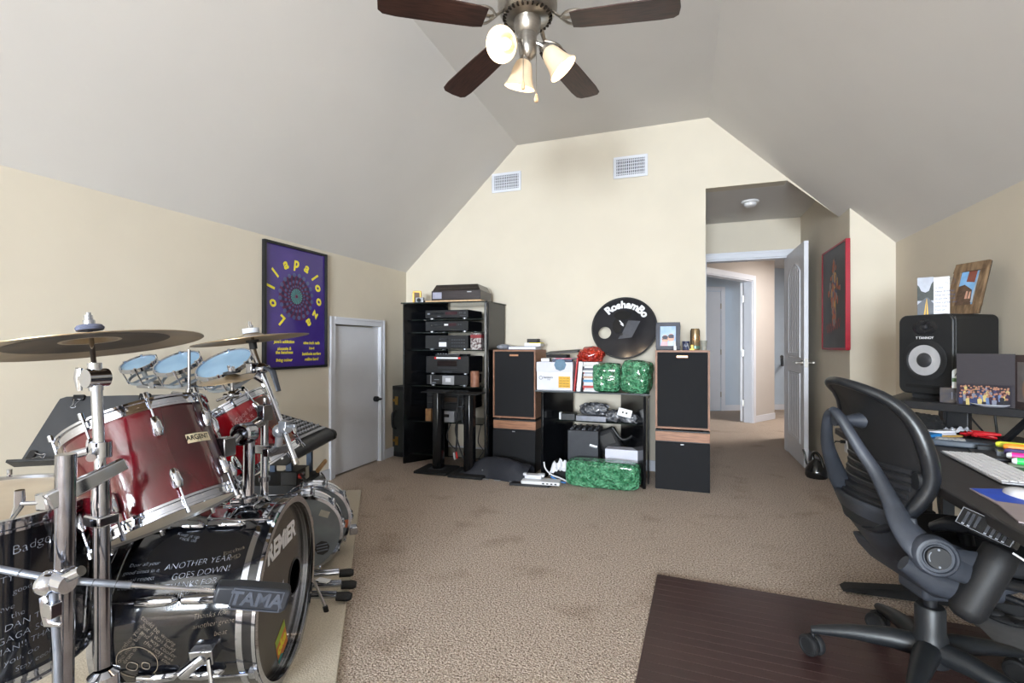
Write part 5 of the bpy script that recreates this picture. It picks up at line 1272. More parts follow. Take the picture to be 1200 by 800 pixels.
# long clamp bar joining post and stand
b = MB(); b.sweep([(-1.238, 0.628, 0.778), (-1.226, 0.690, 0.802), (-1.218, 0.765, 0.830)], [0.015, 0.014, 0.013], [0.026, 0.024, 0.020], seg=4, up=(0, 0, 1), ph=PI / 4)
b.sweep([(-1.272, 0.632, 0.775), (-1.236, 0.634, 0.779)], 0.012, 0.026, seg=4, ph=PI / 4); b.sweep([(-1.275, 0.668, 0.788), (-1.232, 0.672, 0.793)], 0.010, 0.020, seg=4, ph=PI / 4)
obj('clamp_bar', b, chrome_m, t, bevel=0.004)
b = MB(); b.lathe([(0.0115, -0.018), (0.022, -0.018), (0.022, 0.018), (0.0115, 0.018)], 18, T(-1.270, 0.745, 0.862)); b.cyl((-1.265, 0.73, 0.862), (-1.225, 0.70, 0.855), 0.009); b.cyl((-1.29, 0.735, 0.86), (-1.325, 0.72, 0.85), 0.010)
obj('rod_clamp_head', b, chrome_m, t)
b = MB(); b.cyl((-1.262, 0.628, 0.775), (-1.302, 0.618, 0.772), 0.0045); b.sweep([(-1.296, 0.612, 0.802), (-1.302, 0.615, 0.780), (-1.306, 0.615, 0.765), (-1.322, 0.612, 0.740)], [0.008, 0.009, 0.008, 0.004], [0.004, 0.005, 0.005, 0.003], seg=10)
obj('wing_bolt', b, chrome_m, t)

# grey boom arm with counterweight -------------------------------------
t = thing('boom_arm', 'thin grey boom arm with a black rubber counterweight before the bass drum', 'boom arm', (0, 0, 0))
A0, A1_, A2, A3 = Vector((-1.40, 0.51, 0.695)), Vector((-1.183, 0.643, 0.631)), Vector((-1.011, 0.831, 0.537)), Vector((-0.913, 0.93, 0.492))
A1_ = A1_ + Vector((0.012, -0.030, 0.005))
b = MB(); b.sweep([A0, A1_, A1_.lerp(A2, 0.42)], 0.0068, seg=12); obj('thick_rod', b, M('satin_grey_metal', (132, 138, 150), 0.35, 0.8), t)
b = MB()
for k in range(9):
    p = A0.lerp(A1_, k / 5.5) if k < 6 else A1_.lerp(A2, (k - 5.5) / 7.5)
    d_ = (A1_ - A0).normalized(); b.sweep([p - d_ * 0.0018, p + d_ * 0.0018], 0.0072, seg=12)
obj('memory_marks', b, M('dark_marks', (58, 60, 66), 0.4), t)
b = MB(); b.sweep([A1_.lerp(A2, 0.40), A2], 0.0048, seg=12); obj('thin_rod', b, chrome_m, t)
d_ = (A3 - A2).normalized(); side = d_.cross(Vector((0, 0, 1))).normalized(); upv = side.cross(d_)
MW = Matrix((d_, -side, upv)).transposed().to_4x4(); MW.translation = A2
Lw = (A3 - A2).length
cw_ = obj('counterweight', MB(MW).prism([(-0.004, -0.019), (0.03, -0.021), (0.038, -0.026), (Lw, -0.030), (Lw + 0.010, -0.020), (Lw + 0.010, 0.022), (Lw, 0.026), (0.038, 0.024), (0.03, 0.021), (-0.004, 0.019)], 'y', -0.022, 0.022), M('counterweight_rubber', (30, 33, 40), 0.45, var=0.1, bump=0.05), t, bevel=0.006, seg=3)
b = MB(MW @ T(0.086, -0.0225, -0.003) @ RX(PI / 2))
b.text('TAMA', 0.042, T(0, 0, 0.0), bold=0.0014, ext=0.0006)
for q in ((-0.055, 0.055, 0.021, 0.0235), (-0.055, 0.055, -0.0235, -0.021), (-0.055, -0.0525, -0.021, 0.021), (0.0525, 0.055, -0.021, 0.021)): b.box(q[0], q[1], q[2], q[3], -0.0004, 0.0012)
obj('embossed_lettering', b, M('worn_rubber_grey', (62, 66, 76), 0.45), cw_, flat=True)
b = MB(); b.cyl(A1_ + Vector((-0.026, -0.006, 0.0)), A1_ + Vector((0.03, 0.0, -0.004)), 0.018); b.sphere(A1_ + Vector((-0.012, -0.012, -0.004)), 0.022, 14, 8); b.cyl(A1_ + Vector((0.02, 0.0, 0.006)), A1_ + Vector((0.052, 0.01, 0.022)), 0.010); b.cyl(A1_, A1_ + Vector((-0.012, 0.030, 0.0)), 0.014)
obj('boom_clamp', b, chrome_m, t)
b = MB(); b.sweep([A1_ + Vector((-0.006, -0.006, -0.01)), A1_ + Vector((-0.002, 0.0, -0.16)), A1_ + Vector((0.004, 0.0, -0.60))], [0.007, 0.0068, 0.006], seg=12); obj('lower_rod', b, M('satin_grey_metal', (132, 138, 150), 0.35, 0.8), t)
b = MB(); w0 = A1_ + Vector((-0.016, -0.012, -0.055)); b.sweep([w0 + Vector((-0.010, 0, 0.024)), w0, w0 + Vector((0.004, 0, -0.028)), w0 + Vector((0.03, 0.01, -0.03))], [0.008, 0.014, 0.010, 0.005], [0.004] * 4, seg=8, up=(0.3, -0.9, 0)); b.box(w0.x + 0.004, w0.x + 0.03, w0.y - 0.008, w0.y + 0.012, w0.z - 0.012, w0.z + 0.016)
obj('wing_screw', b, chrome_m, t, bevel=0.002)

# tom posts on the bass drum ---------------------------------------------
t = thing('tom_holder', 'chrome tom holder with two posts standing on the bass drum', 'tom holder', (0, 0, 0))
b = MB(); b.sweep([(-1.355, 1.228, 0.590), (-1.350, 1.226, 0.795)], 0.0175, seg=18); obj('post', b, chrome_m, t)
b = MB(); b.sweep([(-1.350, 1.288, 0.590), (-1.350, 1.288, 0.875)], 0.0125, seg=16); obj('post', b, chrome_m, t)
b = MB(); b.lathe([(0.018, 0.585), (0.028, 0.587), (0.028, 0.605), (0.018, 0.610)], 18, T(-1.355, 1.228, 0)); bb = MB(); bb.box(-1.375, -1.30, 1.270, 1.310, 0.735, 0.765); bb.box(-1.31, -1.285, 1.24, 1.33, 0.735, 0.762); obj('memory_clamp', bb, worn_chrome_m, t, bevel=0.003); obj('post_collar', b, worn_chrome_m, t, bevel=0.003)
obj('memory_collar', MB().lathe([(0.0125, 0.64), (0.018, 0.64), (0.018, 0.655), (0.0125, 0.655)], 16, T(-1.350, 1.288, 0)), worn_chrome_m, t)
vdir = Vector((-1.350, 1.226, 0)).normalized()
mh = frame((-1.350, 1.205, 0.815), (0.25, -0.95, 0.0))
b = MB(mh); b.lathe([(0, -0.03), (0.034, -0.03), (0.036, -0.02), (0.036, 0.018), (0.030, 0.022), (0.026, 0.018), (0.020, 0.018), (0.018, 0.024), (0, 0.026)], 28); obj('ratchet', b, worn_chrome_m, t)
b = MB(); b.sweep([(-1.350, 1.20, 0.815), (-1.318, 1.15, 0.812), (-1.285, 1.10, 0.800)], [0.017, 0.013, 0.013], seg=14); b.box(-1.30, -1.262, 1.06, 1.10, 0.775, 0.83); obj('tom_arm', b, worn_chrome_m, t, bevel=0.003)
b = MB(); b.sweep([(-1.350, 1.225, 0.83), (-1.354, 1.275, 0.845), (-1.41, 1.345, 0.80)], [0.015, 0.020, 0.014], seg=12); b.box(-1.365, -1.335, 1.27, 1.31, 0.845, 0.90); b.cyl((-1.35, 1.29, 0.90), (-1.35, 1.29, 0.925), 0.007, seg=10); obj('cross_arm', b, worn_chrome_m, t, bevel=0.003)

# crash boom stand ---------------------------------------------------------
t = thing('crash_boom', 'slanting chrome boom rod that carries the thin bronze cymbal', 'cymbal stand', (0, 0, 0))
b = MB(); b.sweep([(-1.308, 1.242, 1.008), (-1.140, 1.207, 0.740)], 0.0085, seg=12); obj('boom_rod', b, chrome_m, t)
obj('rod_tip', MB().sweep([(-1.145, 1.208, 0.748), (-1.136, 1.206, 0.732)], 0.0095, seg=12), nickel_m, t)
b = MB(); b.sphere((-1.318, 1.245, 1.025), 0.020, 14, 8); b.cyl((-1.345, 1.235, 1.02), (-1.29, 1.25, 1.03), 0.010); b.cyl((-1.33, 1.23, 1.005), (-1.31, 1.25, 0.985), 0.012); b.box(-1.36, -1.335, 1.22, 1.25, 1.01, 1.045); obj('tilter', b, worn_chrome_m, t, bevel=0.003)
b = MB(); b.sweep([(-1.30, 1.245, 1.03), (-1.265, 1.24, 1.018), (-1.235, 1.235, 0.955)], [0.010, 0.012, 0.009], [0.006, 0.007, 0.005], seg=8); obj('wing_lever', b, darkgrey_m, t)
b = MB(); b.sweep([(-1.322, 1.247, 1.03), (-1.352, 1.254, 1.075), (-1.366, 1.256, 1.105), (-1.374, 1.256, 1.17)], 0.0055, seg=10); obj('cymbal_rod', b, chrome_m, t)
mc = frame((-1.368, 1.255, 1.118), (-0.121, -0.063, 0.991))
obj('rubber_sleeve', MB(mc).lathe([(0, -0.028), (0.012, -0.028), (0.012, -0.006), (0.02, -0.004), (0.02, 0.003), (0, 0.003)], 16), rubber_m, t)
obj('felt', MB(mc).lathe([(0, 0.026), (0.026, 0.026), (0.026, 0.042), (0, 0.042)], 18), M('pale_felt', (176, 180, 190), 0.9), t)
b = MB(mc); b.cyl((-0.007, 0, 0.042), (-0.007, 0, 0.066), 0.0025, seg=8); b.cyl((0.008, 0, 0.042), (0.008, 0, 0.066), 0.0025, seg=8); b.cyl((0, 0, 0.04), (0, 0, 0.05), 0.008, seg=10); obj('wing_nut', b, chrome_m, t)
mq = Vector((-1.195, 1.2185, 0.828)); b = MB(); b.sphere(mq + Vector((-0.03, 0.01, 0.0)), 0.022, 14, 8); b.cyl(mq + Vector((-0.03, 0.01, 0)), mq + Vector((0.02, -0.005, 0.012)), 0.014); b.box(mq.x - 0.012, mq.x + 0.018, mq.y - 0.014, mq.y + 0.014, mq.z + 0.0, mq.z + 0.035)
b.sweep([mq + Vector((-0.03, 0.012, -0.005)), mq + Vector((-0.045, 0.02, -0.05)), mq + Vector((-0.11, 0.05, -0.085))], [0.014, 0.013, 0.012], [0.008, 0.007, 0.007], seg=8); b.cyl(mq + Vector((0.015, 0, 0.018)), mq + Vector((0.05, -0.005, 0.022)), 0.006)
obj('boom_clamp', b, M('cast_grey_clamp', (150, 153, 160), 0.3, 0.8), t, bevel=0.002)
# splash stand
t = thing('splash_stand', 'short chrome stand under the small splash cymbal', 'cymbal stand', (0, 0, 0))
b = MB(); b.cyl((-1.838, 1.582, 0.30), (-1.838, 1.582, 0.99), 0.0075, seg=10); b.cyl((-1.838, 1.582, 0.03), (-1.838, 1.582, 0.40), 0.011, seg=10); obj('rod', b, chrome_m, t)
b = MB(); b.sphere((-1.838, 1.582, 0.89), 0.020, 12, 8); b.cyl((-1.87, 1.57, 0.885), (-1.80, 1.59, 0.89), 0.010); b.cyl((-1.85, 1.56, 0.87), (-1.82, 1.60, 0.91), 0.009); b.cyl((-1.90, 1.56, 0.865), (-1.86, 1.57, 0.88), 0.006); obj('tilter', b, worn_chrome_m, t)
ms_ = frame((-1.841, 1.583, 0.985), (-0.065, -0.152, 0.986))
obj('rubber_washer', MB(ms_).lathe([(0, -0.002), (0.034, -0.002), (0.034, 0.006), (0, 0.006)], 18), rubber_m, t)
b = MB(ms_); b.lathe([(0, 0.006), (0.013, 0.006), (0.013, 0.024), (0, 0.024)], 12); b.box(-0.034, -0.02, -0.004, 0.004, 0.008, 0.032); b.box(0.02, 0.034, -0.004, 0.004, 0.008, 0.03); obj('wing_nut', b, chrome_m, t)
for k, (dx, dy) in enumerate(((0.05, 0.16), (-0.16, -0.02), (0.10, -0.12))):
    obj('leg', MB().sweep([(-1.838, 1.582, 0.22), (-1.838 + dx, 1.582 + dy, 0.018)], 0.006, seg=8), chrome_m, t)

# folded stands lying on the rug ---------------------------------------------
def folded(label, p0, p1, foot, th=0.011):
    t = thing('folded_stand', label, 'stand leg', (0, 0, 0), 0, 'folded stand legs lying on the rug')
    p0, p1, foot = Vector(p0), Vector(p1), Vector(foot)
    obj('tube', MB().sweep([p0, p1], th, seg=10), chrome_m, t)
    d = (foot - p0).normalized()
    obj('brace', MB().sweep([p0 + Vector((0, 0, 0.02)), p1 + Vector((0, 0, 0.016))], th * 0.5, th * 0.35, seg=8), worn_chrome_m, t)
    obj('rubber_foot', MB().sweep([foot - d * 0.018, foot + d * 0.03, foot + d * 0.045], [0.019, 0.021, 0.015], [0.017, 0.018, 0.012], seg=12), rubber_m, t)
folded('folded chrome stand leg with black rubber foot, farthest of three by the bass drum', (-1.66, 1.74, 0.060), (-1.50, 1.855, 0.055), (-1.485, 1.867, 0.050))
folded('folded chrome stand leg with black rubber foot, middle of three by the bass drum', (-1.62, 1.68, 0.050), (-1.43, 1.785, 0.045), (-1.415, 1.795, 0.040))
folded('folded chrome stand leg with black rubber foot, nearest of three by the bass drum', (-1.58, 1.62, 0.045), (-1.39, 1.705, 0.040), (-1.375, 1.712, 0.036))
b = MB(); b.box(-1.53, -1.47, 1.735, 1.765, 0.064, 0.070)
tag(obj('paper_label', b, paper_m), 'small white paper tag on the folded stand legs', 'tag')

# music stand -------------------------------------------------------------------
BL, TL, TR = Vector((-2.318, 1.092, 0.665)), Vector((-2.372, 1.232, 0.895)), Vector((-2.07, 1.434, 0.905))
u = (TR - TL); u.z = 0; u.normalize(); vv = (TL - BL); vv = (vv - u * vv.dot(u)).normalized(); ww = u.cross(vv)
MM = Matrix((u, vv, ww)).transposed().to_4x4(); MM.translation = BL
t = thing('music_stand', 'black music stand with binder clips standing behind the big red tom', 'music stand', mat=MM)
Wd, Hd = 0.50, 0.275
b = MB(); r_ = 0.03
out = [(0.0, 0.0), (Wd, 0.0), (Wd - 0.02, Hd - r_), (Wd - 0.03, Hd - r_ * 0.3), (Wd - 0.05, Hd), (0.07, Hd), (0.05, Hd - r_ * 0.3), (0.045, Hd - r_)]
b.prism(out, 'z', -0.003, 0.0)
obj('desk_plate', b, M('stand_black_enamel', (42, 43, 46), 0.5, var=0.06, scale=20), t)
b = MB(); b.box(-0.012, Wd + 0.01, -0.012, 0.0, -0.003, 0.05); obj('ledge', b, black_m, t, bevel=0.003)
for (cx_, cy_, rot) in ((0.115, Hd - 0.004, 0), (0.345, Hd - 0.004, 0), (0.028, 0.028, math.radians(80))):
    b = MB(T(cx_, cy_, 0) @ RZ(rot)); b.prism([(-0.020, 0.008), (0.020, 0.008), (0.020, -0.016), (-0.020, -0.016)], 'z', -0.009, 0.010)
    cl = obj('binder_clip', b, blackgloss_m, t, bevel=0.003)
    b = MB(T(cx_, cy_, 0.006) @ RZ(rot)); b.sweep(spline([(-0.011, -0.014, 0.004), (-0.004, -0.042, 0.012), (-0.009, -0.052, 0.013), (0.0, -0.056, 0.013), (0.009, -0.052, 0.013), (0.004, -0.042, 0.012), (0.011, -0.014, 0.004)], 4), 0.0014, seg=6)
    obj('clip_wire', b, chrome_m, cl)
b = MB(); b.sweep([(Wd / 2, Hd * 0.5, -0.02), (Wd / 2, 0.0, -0.05)], 0.012, seg=12); obj('neck', b, black_m, t)
# post of the music stand in world coordinates, brought into the stand's frame
inv = MM.inverted()
pc = MM @ Vector((Wd / 2, 0.02, -0.05))
b = MB(inv); b.cyl(pc, (pc.x, pc.y, 0.08), 0.011, seg=12); obj('post', b, black_m, t)
for k in range(3):
    a = 2 * PI * k / 3 + 0.4
    obj('leg', MB(inv).sweep([(pc.x, pc.y, 0.20), (pc.x + 0.10 * math.cos(a), pc.y + 0.10 * math.sin(a), 0.06), (pc.x + 0.17 * math.cos(a), pc.y + 0.17 * math.sin(a), 0.022)], 0.008, seg=8), black_m, t)

# mixer and gear rack --------------------------------------------------------------
ang = math.atan2(0.94, -0.35)                   # local +x runs along the front edge towards the back of the room
Mx = T(-2.05, 2.46, 0) @ RZ(ang)
t = thing('gear_rack', 'low black equipment rack with silver rails under the mixer', 'rack', mat=Mx)
obj('frame', MB().box(-0.34, -0.02, 0.06, 0.40, 0.0135, 0.34), M('rack_black', (24, 25, 28), 0.6, var=0.1), t, bevel=0.004)
for z in (0.285, 0.225):
    obj('rail', MB().box(-0.35, -0.01, 0.035, 0.062, z, z + 0.026), M('aluminium_rail', (176, 180, 188), 0.35, 0.8), t, bevel=0.003)
up_ = obj('upright', MB().box(0, 0.025, 0, 0.03, 0.34, 0.52), M('blue_grey_metal', (70, 82, 100), 0.4, 0.6), t); up_.matrix_local = T(-0.05, 0.10, 0)
copies(up_, [T(-0.05, 0.32, 0), T(-0.33, 0.10, 0), T(-0.33, 0.32, 0)])
t = thing('mixing_desk', 'grey mixing desk with rows of knobs beside the small white door', 'mixer', mat=Mx)
def mix_top(y): return 0.595 + (y / 0.46) * 0.125
b = MB(); b.prism([(0.0, 0.515), (0.46, 0.52), (0.46, mix_top(0.46)), (0.02, 0.592), (0.0, 0.585), (-0.018, 0.568), (-0.022, 0.55), (-0.018, 0.53)], 'x', -0.62, 0.0)
obj('body', b, M('mixer_charcoal', (48, 50, 53), 0.45, var=0.08), t, bevel=0.004)
b = MB(); b.prism([(-0.012, 0.585), (0.46, mix_top(0.46) + 0.008), (0.46, 0.53), (0.0, 0.515), (-0.030, 0.532), (-0.034, 0.555), (-0.028, 0.574)], 'x', 0.0, 0.016)
obj('end_cheek', b, M('mixer_dark', (30, 31, 33), 0.4), t, bevel=0.004)
tilt = math.atan2(0.125, 0.46)
MT = T(0, 0, 0.597) @ RX(tilt)
b = MB(MT); b.box(-0.60, -0.02, 0.025, 0.045, 0, 0.003); b.box(-0.60, -0.02, 0.21, 0.22, 0, 0.002); b.box(-0.60, -0.02, 0.33, 0.345, 0, 0.002); obj('panel_strips', b, silver_m, t)
kn = MB(); kn.cyl((0, 0, 0), (0, 0, 0.012), 0.0055, 0.0045, 10); kn.cyl((0, 0, 0), (0, 0, 0.003), 0.0085, 0.0085, 10)
k0 = None; ms2 = []
for i in range(16):
    for j in range(7): ms2.append(MT @ T(-0.59 + 0.037 * i, 0.07 + 0.038 * j + (0.02 if j > 3 else 0) + (0.02 if j > 5 else 0), 0.001))
k0 = obj('knob', kn, M('mixer_knob', (150, 152, 158), 0.4), t); k0.matrix_local = ms2[0]; copies(k0, ms2[1:])
b = MB(MT); b.box(-0.10, -0.04, 0.36, 0.41, 0.001, 0.004); obj('paper_strip', b, M('aged_paper', (176, 170, 160), 0.7), t)
t = thing('effect_pedal', 'small black effects box with red knob on the gear rack', 'pedal', mat=Mx @ T(-0.24, 0.10, 0.341))
obj('body', MB().box(-0.11, 0.05, -0.04, 0.05, 0, 0.075), blackplast_m, t, bevel=0.004)
obj('red_knob', MB().cyl((-0.085, -0.04, 0.045), (-0.085, -0.055, 0.045), 0.014), redplast_m, t)
b = MB(); b.box(0.0, 0.045, -0.044, -0.039, 0.005, 0.07); obj('pale_label', b, M('pale_grey_label', (150, 148, 140), 0.6), t)
b = MB()
for q in (-0.06, -0.045, -0.03): b.cyl((q, -0.04, 0.05), (q, -0.05, 0.05), 0.005, seg=8); b.cyl((q, -0.04, 0.025), (q, -0.05, 0.025), 0.004, seg=8)
obj('small_knobs', b, silver_m, t)
tag(obj('wood_stick', MB(Mx).sweep([(-0.16, 0.02, 0.375), (0.03, 0.045, 0.385)], 0.012, 0.014, seg=10), wood_m), 'short pale wooden stick poking out of the gear rack', 'stick')
b = MB(Mx); b.curve([(-0.33, 0.05, 0.40), (-0.38, 0.0, 0.36), (-0.42, -0.03, 0.24), (-0.42, -0.02, 0.12)], 0.006); b.curve([(-0.30, 0.05, 0.38), (-0.37, -0.02, 0.33), (-0.40, -0.05, 0.20), (-0.40, -0.04, 0.10)], 0.005); b.curve([(-0.03, 0.05, 0.33), (-0.01, 0.03, 0.28), (0.0, 0.03, 0.18)], 0.004)
tag(obj('audio_cables', b, M('dark_cable', (40, 41, 44), 0.5)), 'black cables drooping in front of the gear rack rails', 'cable')
b = MB(Mx); b.box(-0.20, -0.15, 0.02, 0.04, 0.19, 0.205)
tag(obj('blue_plug', b, M('plug_blue', (40, 96, 150), 0.4), bevel=0.003), 'small blue plug at the gear rack below the rails', 'plug')
# ------------------------------------------------------------------ bamboo chair mat
mat_m = [M('bamboo_dark_%d' % i, c, 0.32, rgb2=c2, scale=9, stretch=(2, 30, 30), bump=0.06, bscale=30) for i, (c, c2) in enumerate((((54, 36, 35), (66, 46, 45)), ((57, 38, 37), (69, 49, 47)), ((52, 34, 34), (64, 44, 43))))]
t = thing('chair_mat', 'dark bamboo slat chair mat under the office chair', 'mat', (-0.119, 2.427, 0), -0.035)
obj('backing', MB().box(0.004, 1.20, -1.36, -0.004, 0.001, 0.005), blackmatte_m, t)
sw = 0.048
sl = None
for i in range(28):
    y1 = -i * (sw + 0.0006); m = T(0, y1 - sw, 0)
    if sl is None: sl = [obj('slat', MB().box(0, 1.205, 0, sw, 0.004, 0.011), mm, t, bevel=0.0012) for mm in mat_m[:1]][0]; sl.matrix_local = m
    else:
        c = copies(sl, [m])[0]
        if i % 3: 
            pass
for k, o in enumerate([c for c in bpy.data.objects if c.parent == t and c.name.startswith('slat')]):
    o.material_slots[0].link = 'OBJECT'; o.material_slots[0].material = mat_m[(k * 7 // 3) % 3]

# grey floor mat under the desk and the black thing on it
gm = obj('floor_mat', MB().prism([(1.082, 2.66), (1.40, 2.66), (1.40, 1.5), (1.075, 1.5)], 'z', 0.001, 0.010), M('grey_felt_mat', (112, 112, 114), 0.8, var=0.05, scale=40), bevel=0.003)
tag(gm, 'flat grey mat on the carpet under the desk', 'mat')
b = MB(); b.sphere((0, 0, 0.014), 0.07, 18, 8, (0.9, 0.5, 0.2)); b.sphere((-0.035, 0.01, 0.024), 0.03, 14, 8, (1, 0.9, 0.5))
tag(place(obj('foot_switch', b, rubber_m), (1.20, 2.45, 0.0105), -0.5), 'small black oval gadget lying on the grey mat under the desk', 'gadget')

# ------------------------------------------------------------------ kettle by the door
t = thing('watering_can', 'small glossy black watering can with loop handle beside the open door', 'watering can', (1.052, 4.70, 0), 2.2)
pot = M('black_glaze', (22, 22, 23), 0.18, var=0.1, coat=0.4)
obj('body', MB().lathe([(0, 0.0), (0.075, 0.0), (0.085, 0.02), (0.080, 0.07), (0.058, 0.12), (0.034, 0.145), (0.030, 0.150), (0.026, 0.146), (0, 0.142)], 30), pot, t)
b = MB(); b.curve([(0.03, 0, 0.135), (0.035, 0, 0.185), (0.0, 0, 0.205), (-0.04, 0, 0.17), (-0.065, 0, 0.10)], 0.012, 10); obj('handle', b, pot, t)
b = MB(); b.curve([(0.06, 0, 0.05), (0.10, 0, 0.11), (0.115, 0, 0.17), (0.13, 0, 0.21)], 0.008, 10); obj('spout', b, pot, t)

# ------------------------------------------------------------------ desk
ZD = 0.70
t = thing('desk', 'black standing desk along the right wall', 'desk', (0, 0, 0))
dk = M('desk_charcoal_top', (36, 34, 35), 0.45, rgb2=(44, 42, 43), scale=14, bump=0.04, bscale=120)
obj('desk_top', MB().prism([(0.682, 0.9), (1.405, 0.9), (1.405, 2.78), (0.700, 2.78), (0.690, 2.2)], 'z', ZD - 0.030, ZD), dk, t, bevel=0.004)
for y in (2.56, 1.15):
    obj('foot', MB().add([(0.668, y - 0.035, 0.012), (1.36, y - 0.035, 0.012), (1.36, y + 0.035, 0.012), (0.668, y + 0.035, 0.012), (0.69, y - 0.032, 0.03), (0.92, y - 0.03, 0.055), (1.34, y - 0.03, 0.055), (1.34, y + 0.03, 0.055), (0.92, y + 0.03, 0.055), (0.69, y + 0.032, 0.03)],
        [(0, 3, 2, 1), (4, 5, 8, 9), (5, 6, 7, 8), (0, 1, 6, 5, 4), (2, 3, 9, 8, 7), (1, 2, 7, 6), (0, 4, 9, 3)]), blackmatte_m, t, bevel=0.003)
    obj('leg_column', MB().box(0.925, 1.005, y - 0.03, y + 0.03, 0.05, 0.40), blackmatte_m, t, bevel=0.003)
    obj('leg_inner', MB().box(0.935, 0.995, y - 0.024, y + 0.024, 0.40, ZD - 0.03), black_m, t, bevel=0.002)
obj('cross_rail', MB().box(0.95, 0.98, 1.15, 2.56, ZD - 0.10, ZD - 0.05), black_m, t)
b = MB()
for y in (1.1, 2.6): b.box(0.74, 1.36, y - 0.03, y + 0.03, ZD - 0.055, ZD - 0.03)
obj('top_bracket', b, black_m, t)
b = MB(); b.box(1.02, 1.20, 2.15, 2.40, ZD - 0.12, ZD - 0.035); b.cyl((1.05, 2.20, ZD - 0.16), (1.05, 2.26, ZD - 0.16), 0.02)
obj('cable_tray', b, M('dull_bronze_metal', (92, 82, 66), 0.5, 0.5), t)
b = MB(); b.curve([(1.0, 2.5, 0.62), (0.97, 2.42, 0.45), (1.0, 2.40, 0.25), (1.05, 2.45, 0.03)], 0.005); b.curve([(1.15, 2.1, 0.60), (1.10, 2.0, 0.40), (1.18, 2.1, 0.25), (1.2, 2.40, 0.04)], 0.005)
b.curve([(0.86, 2.58, 0.30), (0.84, 2.57, 0.22), (0.87, 2.57, 0.16)], 0.012)
tag(obj('desk_cables', b, black_m), 'black cables hanging under the desk beside its column', 'cable')

# corner shelf on legs
SH = 0.845
t = thing('monitor_shelf', 'black angled shelf on posts in the right corner above the desk', 'shelf', (0, 0, 0))
obj('shelf_board', MB().prism([(0.911, 2.829), (1.289, 2.524), (1.40, 2.44), (1.40, 3.36), (1.20, 3.36)], 'z', SH - 0.035, SH), M('shelf_black_board', (28, 28, 31), 0.4, var=0.06), t, bevel=0.003)
obj('post', MB().box(-0.038, 0.038, -0.025, 0.025, ZD + 0.001, SH - 0.035, T(1.165, 2.725, 0) @ RZ(-0.68)), black_m, t, bevel=0.003)
b = MB()
for (p, q) in (((1.262, 2.60, ZD + 0.002), (1.335, 2.575, SH - 0.036)), ((1.40, 2.55, ZD + 0.002), (1.325, 2.575, SH - 0.036))):
    b.sweep([p, q], [0.018, 0.018], [0.014, 0.014], seg=4)
obj('cross_leg', b, black_m, t)
obj('rear_post', MB().box(1.30, 1.35, 3.20, 3.25, 0.01, SH - 0.035), black_m, t)
b = MB(); b.curve([(1.22, 2.80, 0.81), (1.25, 2.80, 0.76), (1.29, 2.80, 0.705)], 0.004); b.curve([(1.32, 2.79, 0.81), (1.325, 2.79, 0.76), (1.33, 2.79, 0.705)], 0.005)
tag(obj('shelf_cables', b, black_m), 'two thin black cables below the corner shelf', 'cable')

# studio monitor
fr, fl_ = Vector((1.179, 2.80, 0)), Vector((1.044, 3.01, 0))
ux = (fr - fl_).normalized(); uy = Vector((-ux.y, ux.x, 0))       # ux along the front, uy into the cabinet
if uy.dot(Vector((0.84, 0.54, 0))) < 0: uy = -uy
MS = Matrix((ux, uy, Vector((0, 0, 1)))).transposed().to_4x4(); MS.translation = Vector((fl_.x, fl_.y, SH))
Wm, Dm, Z0, Z1 = (fr - fl_).length, 0.28, 0.022, 0.408
t = thing('studio_monitor', 'black studio monitor speaker with silver cone on the corner shelf', 'speaker', mat=MS)
def rrect(x0, x1, z0, z1, r, n=6):
    pts = []
    for cx_, cz_, a0 in ((x1 - r, z1 - r, 0), (x0 + r, z1 - r, 90), (x0 + r, z0 + r, 180), (x1 - r, z0 + r, 270)):
        for k in range(n + 1):
            a = math.radians(a0 + 90 * k / n); pts.append((cx_ + r * math.cos(a), cz_ + r * math.sin(a)))
    return pts
obj('cabinet', MB().prism(rrect(0.0, Wm, Z0, Z1, 0.03), 'y', 0.012, Dm), M('monitor_vinyl', (24, 24, 25), 0.55, var=0.06, scale=80, bump=0.08, bscale=400), t, bevel=0.004)
obj('front_baffle', MB().prism(rrect(-0.001, Wm + 0.001, Z0 - 0.001, Z1 + 0.001, 0.038), 'y', -0.006, 0.012), M('monitor_baffle', (28, 29, 31), 0.42, var=0.05), t, bevel=0.007, seg=3)
cx_, cz_ = Wm / 2, Z0 + 0.165
F = T(cx_, -0.006, cz_) @ RX(PI / 2)
obj('woofer_surround', MB(F).lathe([(0.098, 0.001), (0.103, 0.004), (0.098, 0.007), (0.088, 0.006), (0.080, 0.009), (0.074, 0.004)], 44), rubber_m, t)
obj('woofer_cone', MB(F).lathe([(0.077, 0.003), (0.040, -0.001 + 0.004), (0.034, 0.004)], 44), M('silver_cone', (200, 200, 204), 0.35, 0.5, var=0.04), t)
obj('dust_cap', MB(F).lathe([(0.036, 0.0035), (0.028, 0.010), (0.015, 0.013), (0, 0.014)], 32), M('cone_black_cap', (46, 46, 49), 0.4), t)
F2 = T(cx_, -0.006, Z0 + 0.325) @ RX(PI / 2)
o = obj('tweeter_guide', MB(F2 @ Matrix.Diagonal((1.45, 0.95, 1, 1))).lathe([(0.040, 0.0005), (0.030, 0.0035), (0.020, 0.002), (0.016, 0.001)], 36), M('guide_black', (30, 30, 32), 0.25), t)
obj('tweeter_dome', MB(F2).lathe([(0.014, 0.001), (0.010, 0.007), (0, 0.010)], 24), M('dome_grey', (66, 66, 70), 0.2, 0.6), t)
b = MB(F2 @ T(0, -0.052, 0.0008)); b.text('T TANNOY', 0.016, bold=0.0003); obj('maker_lettering', b, whiteink_m, t, flat=True)
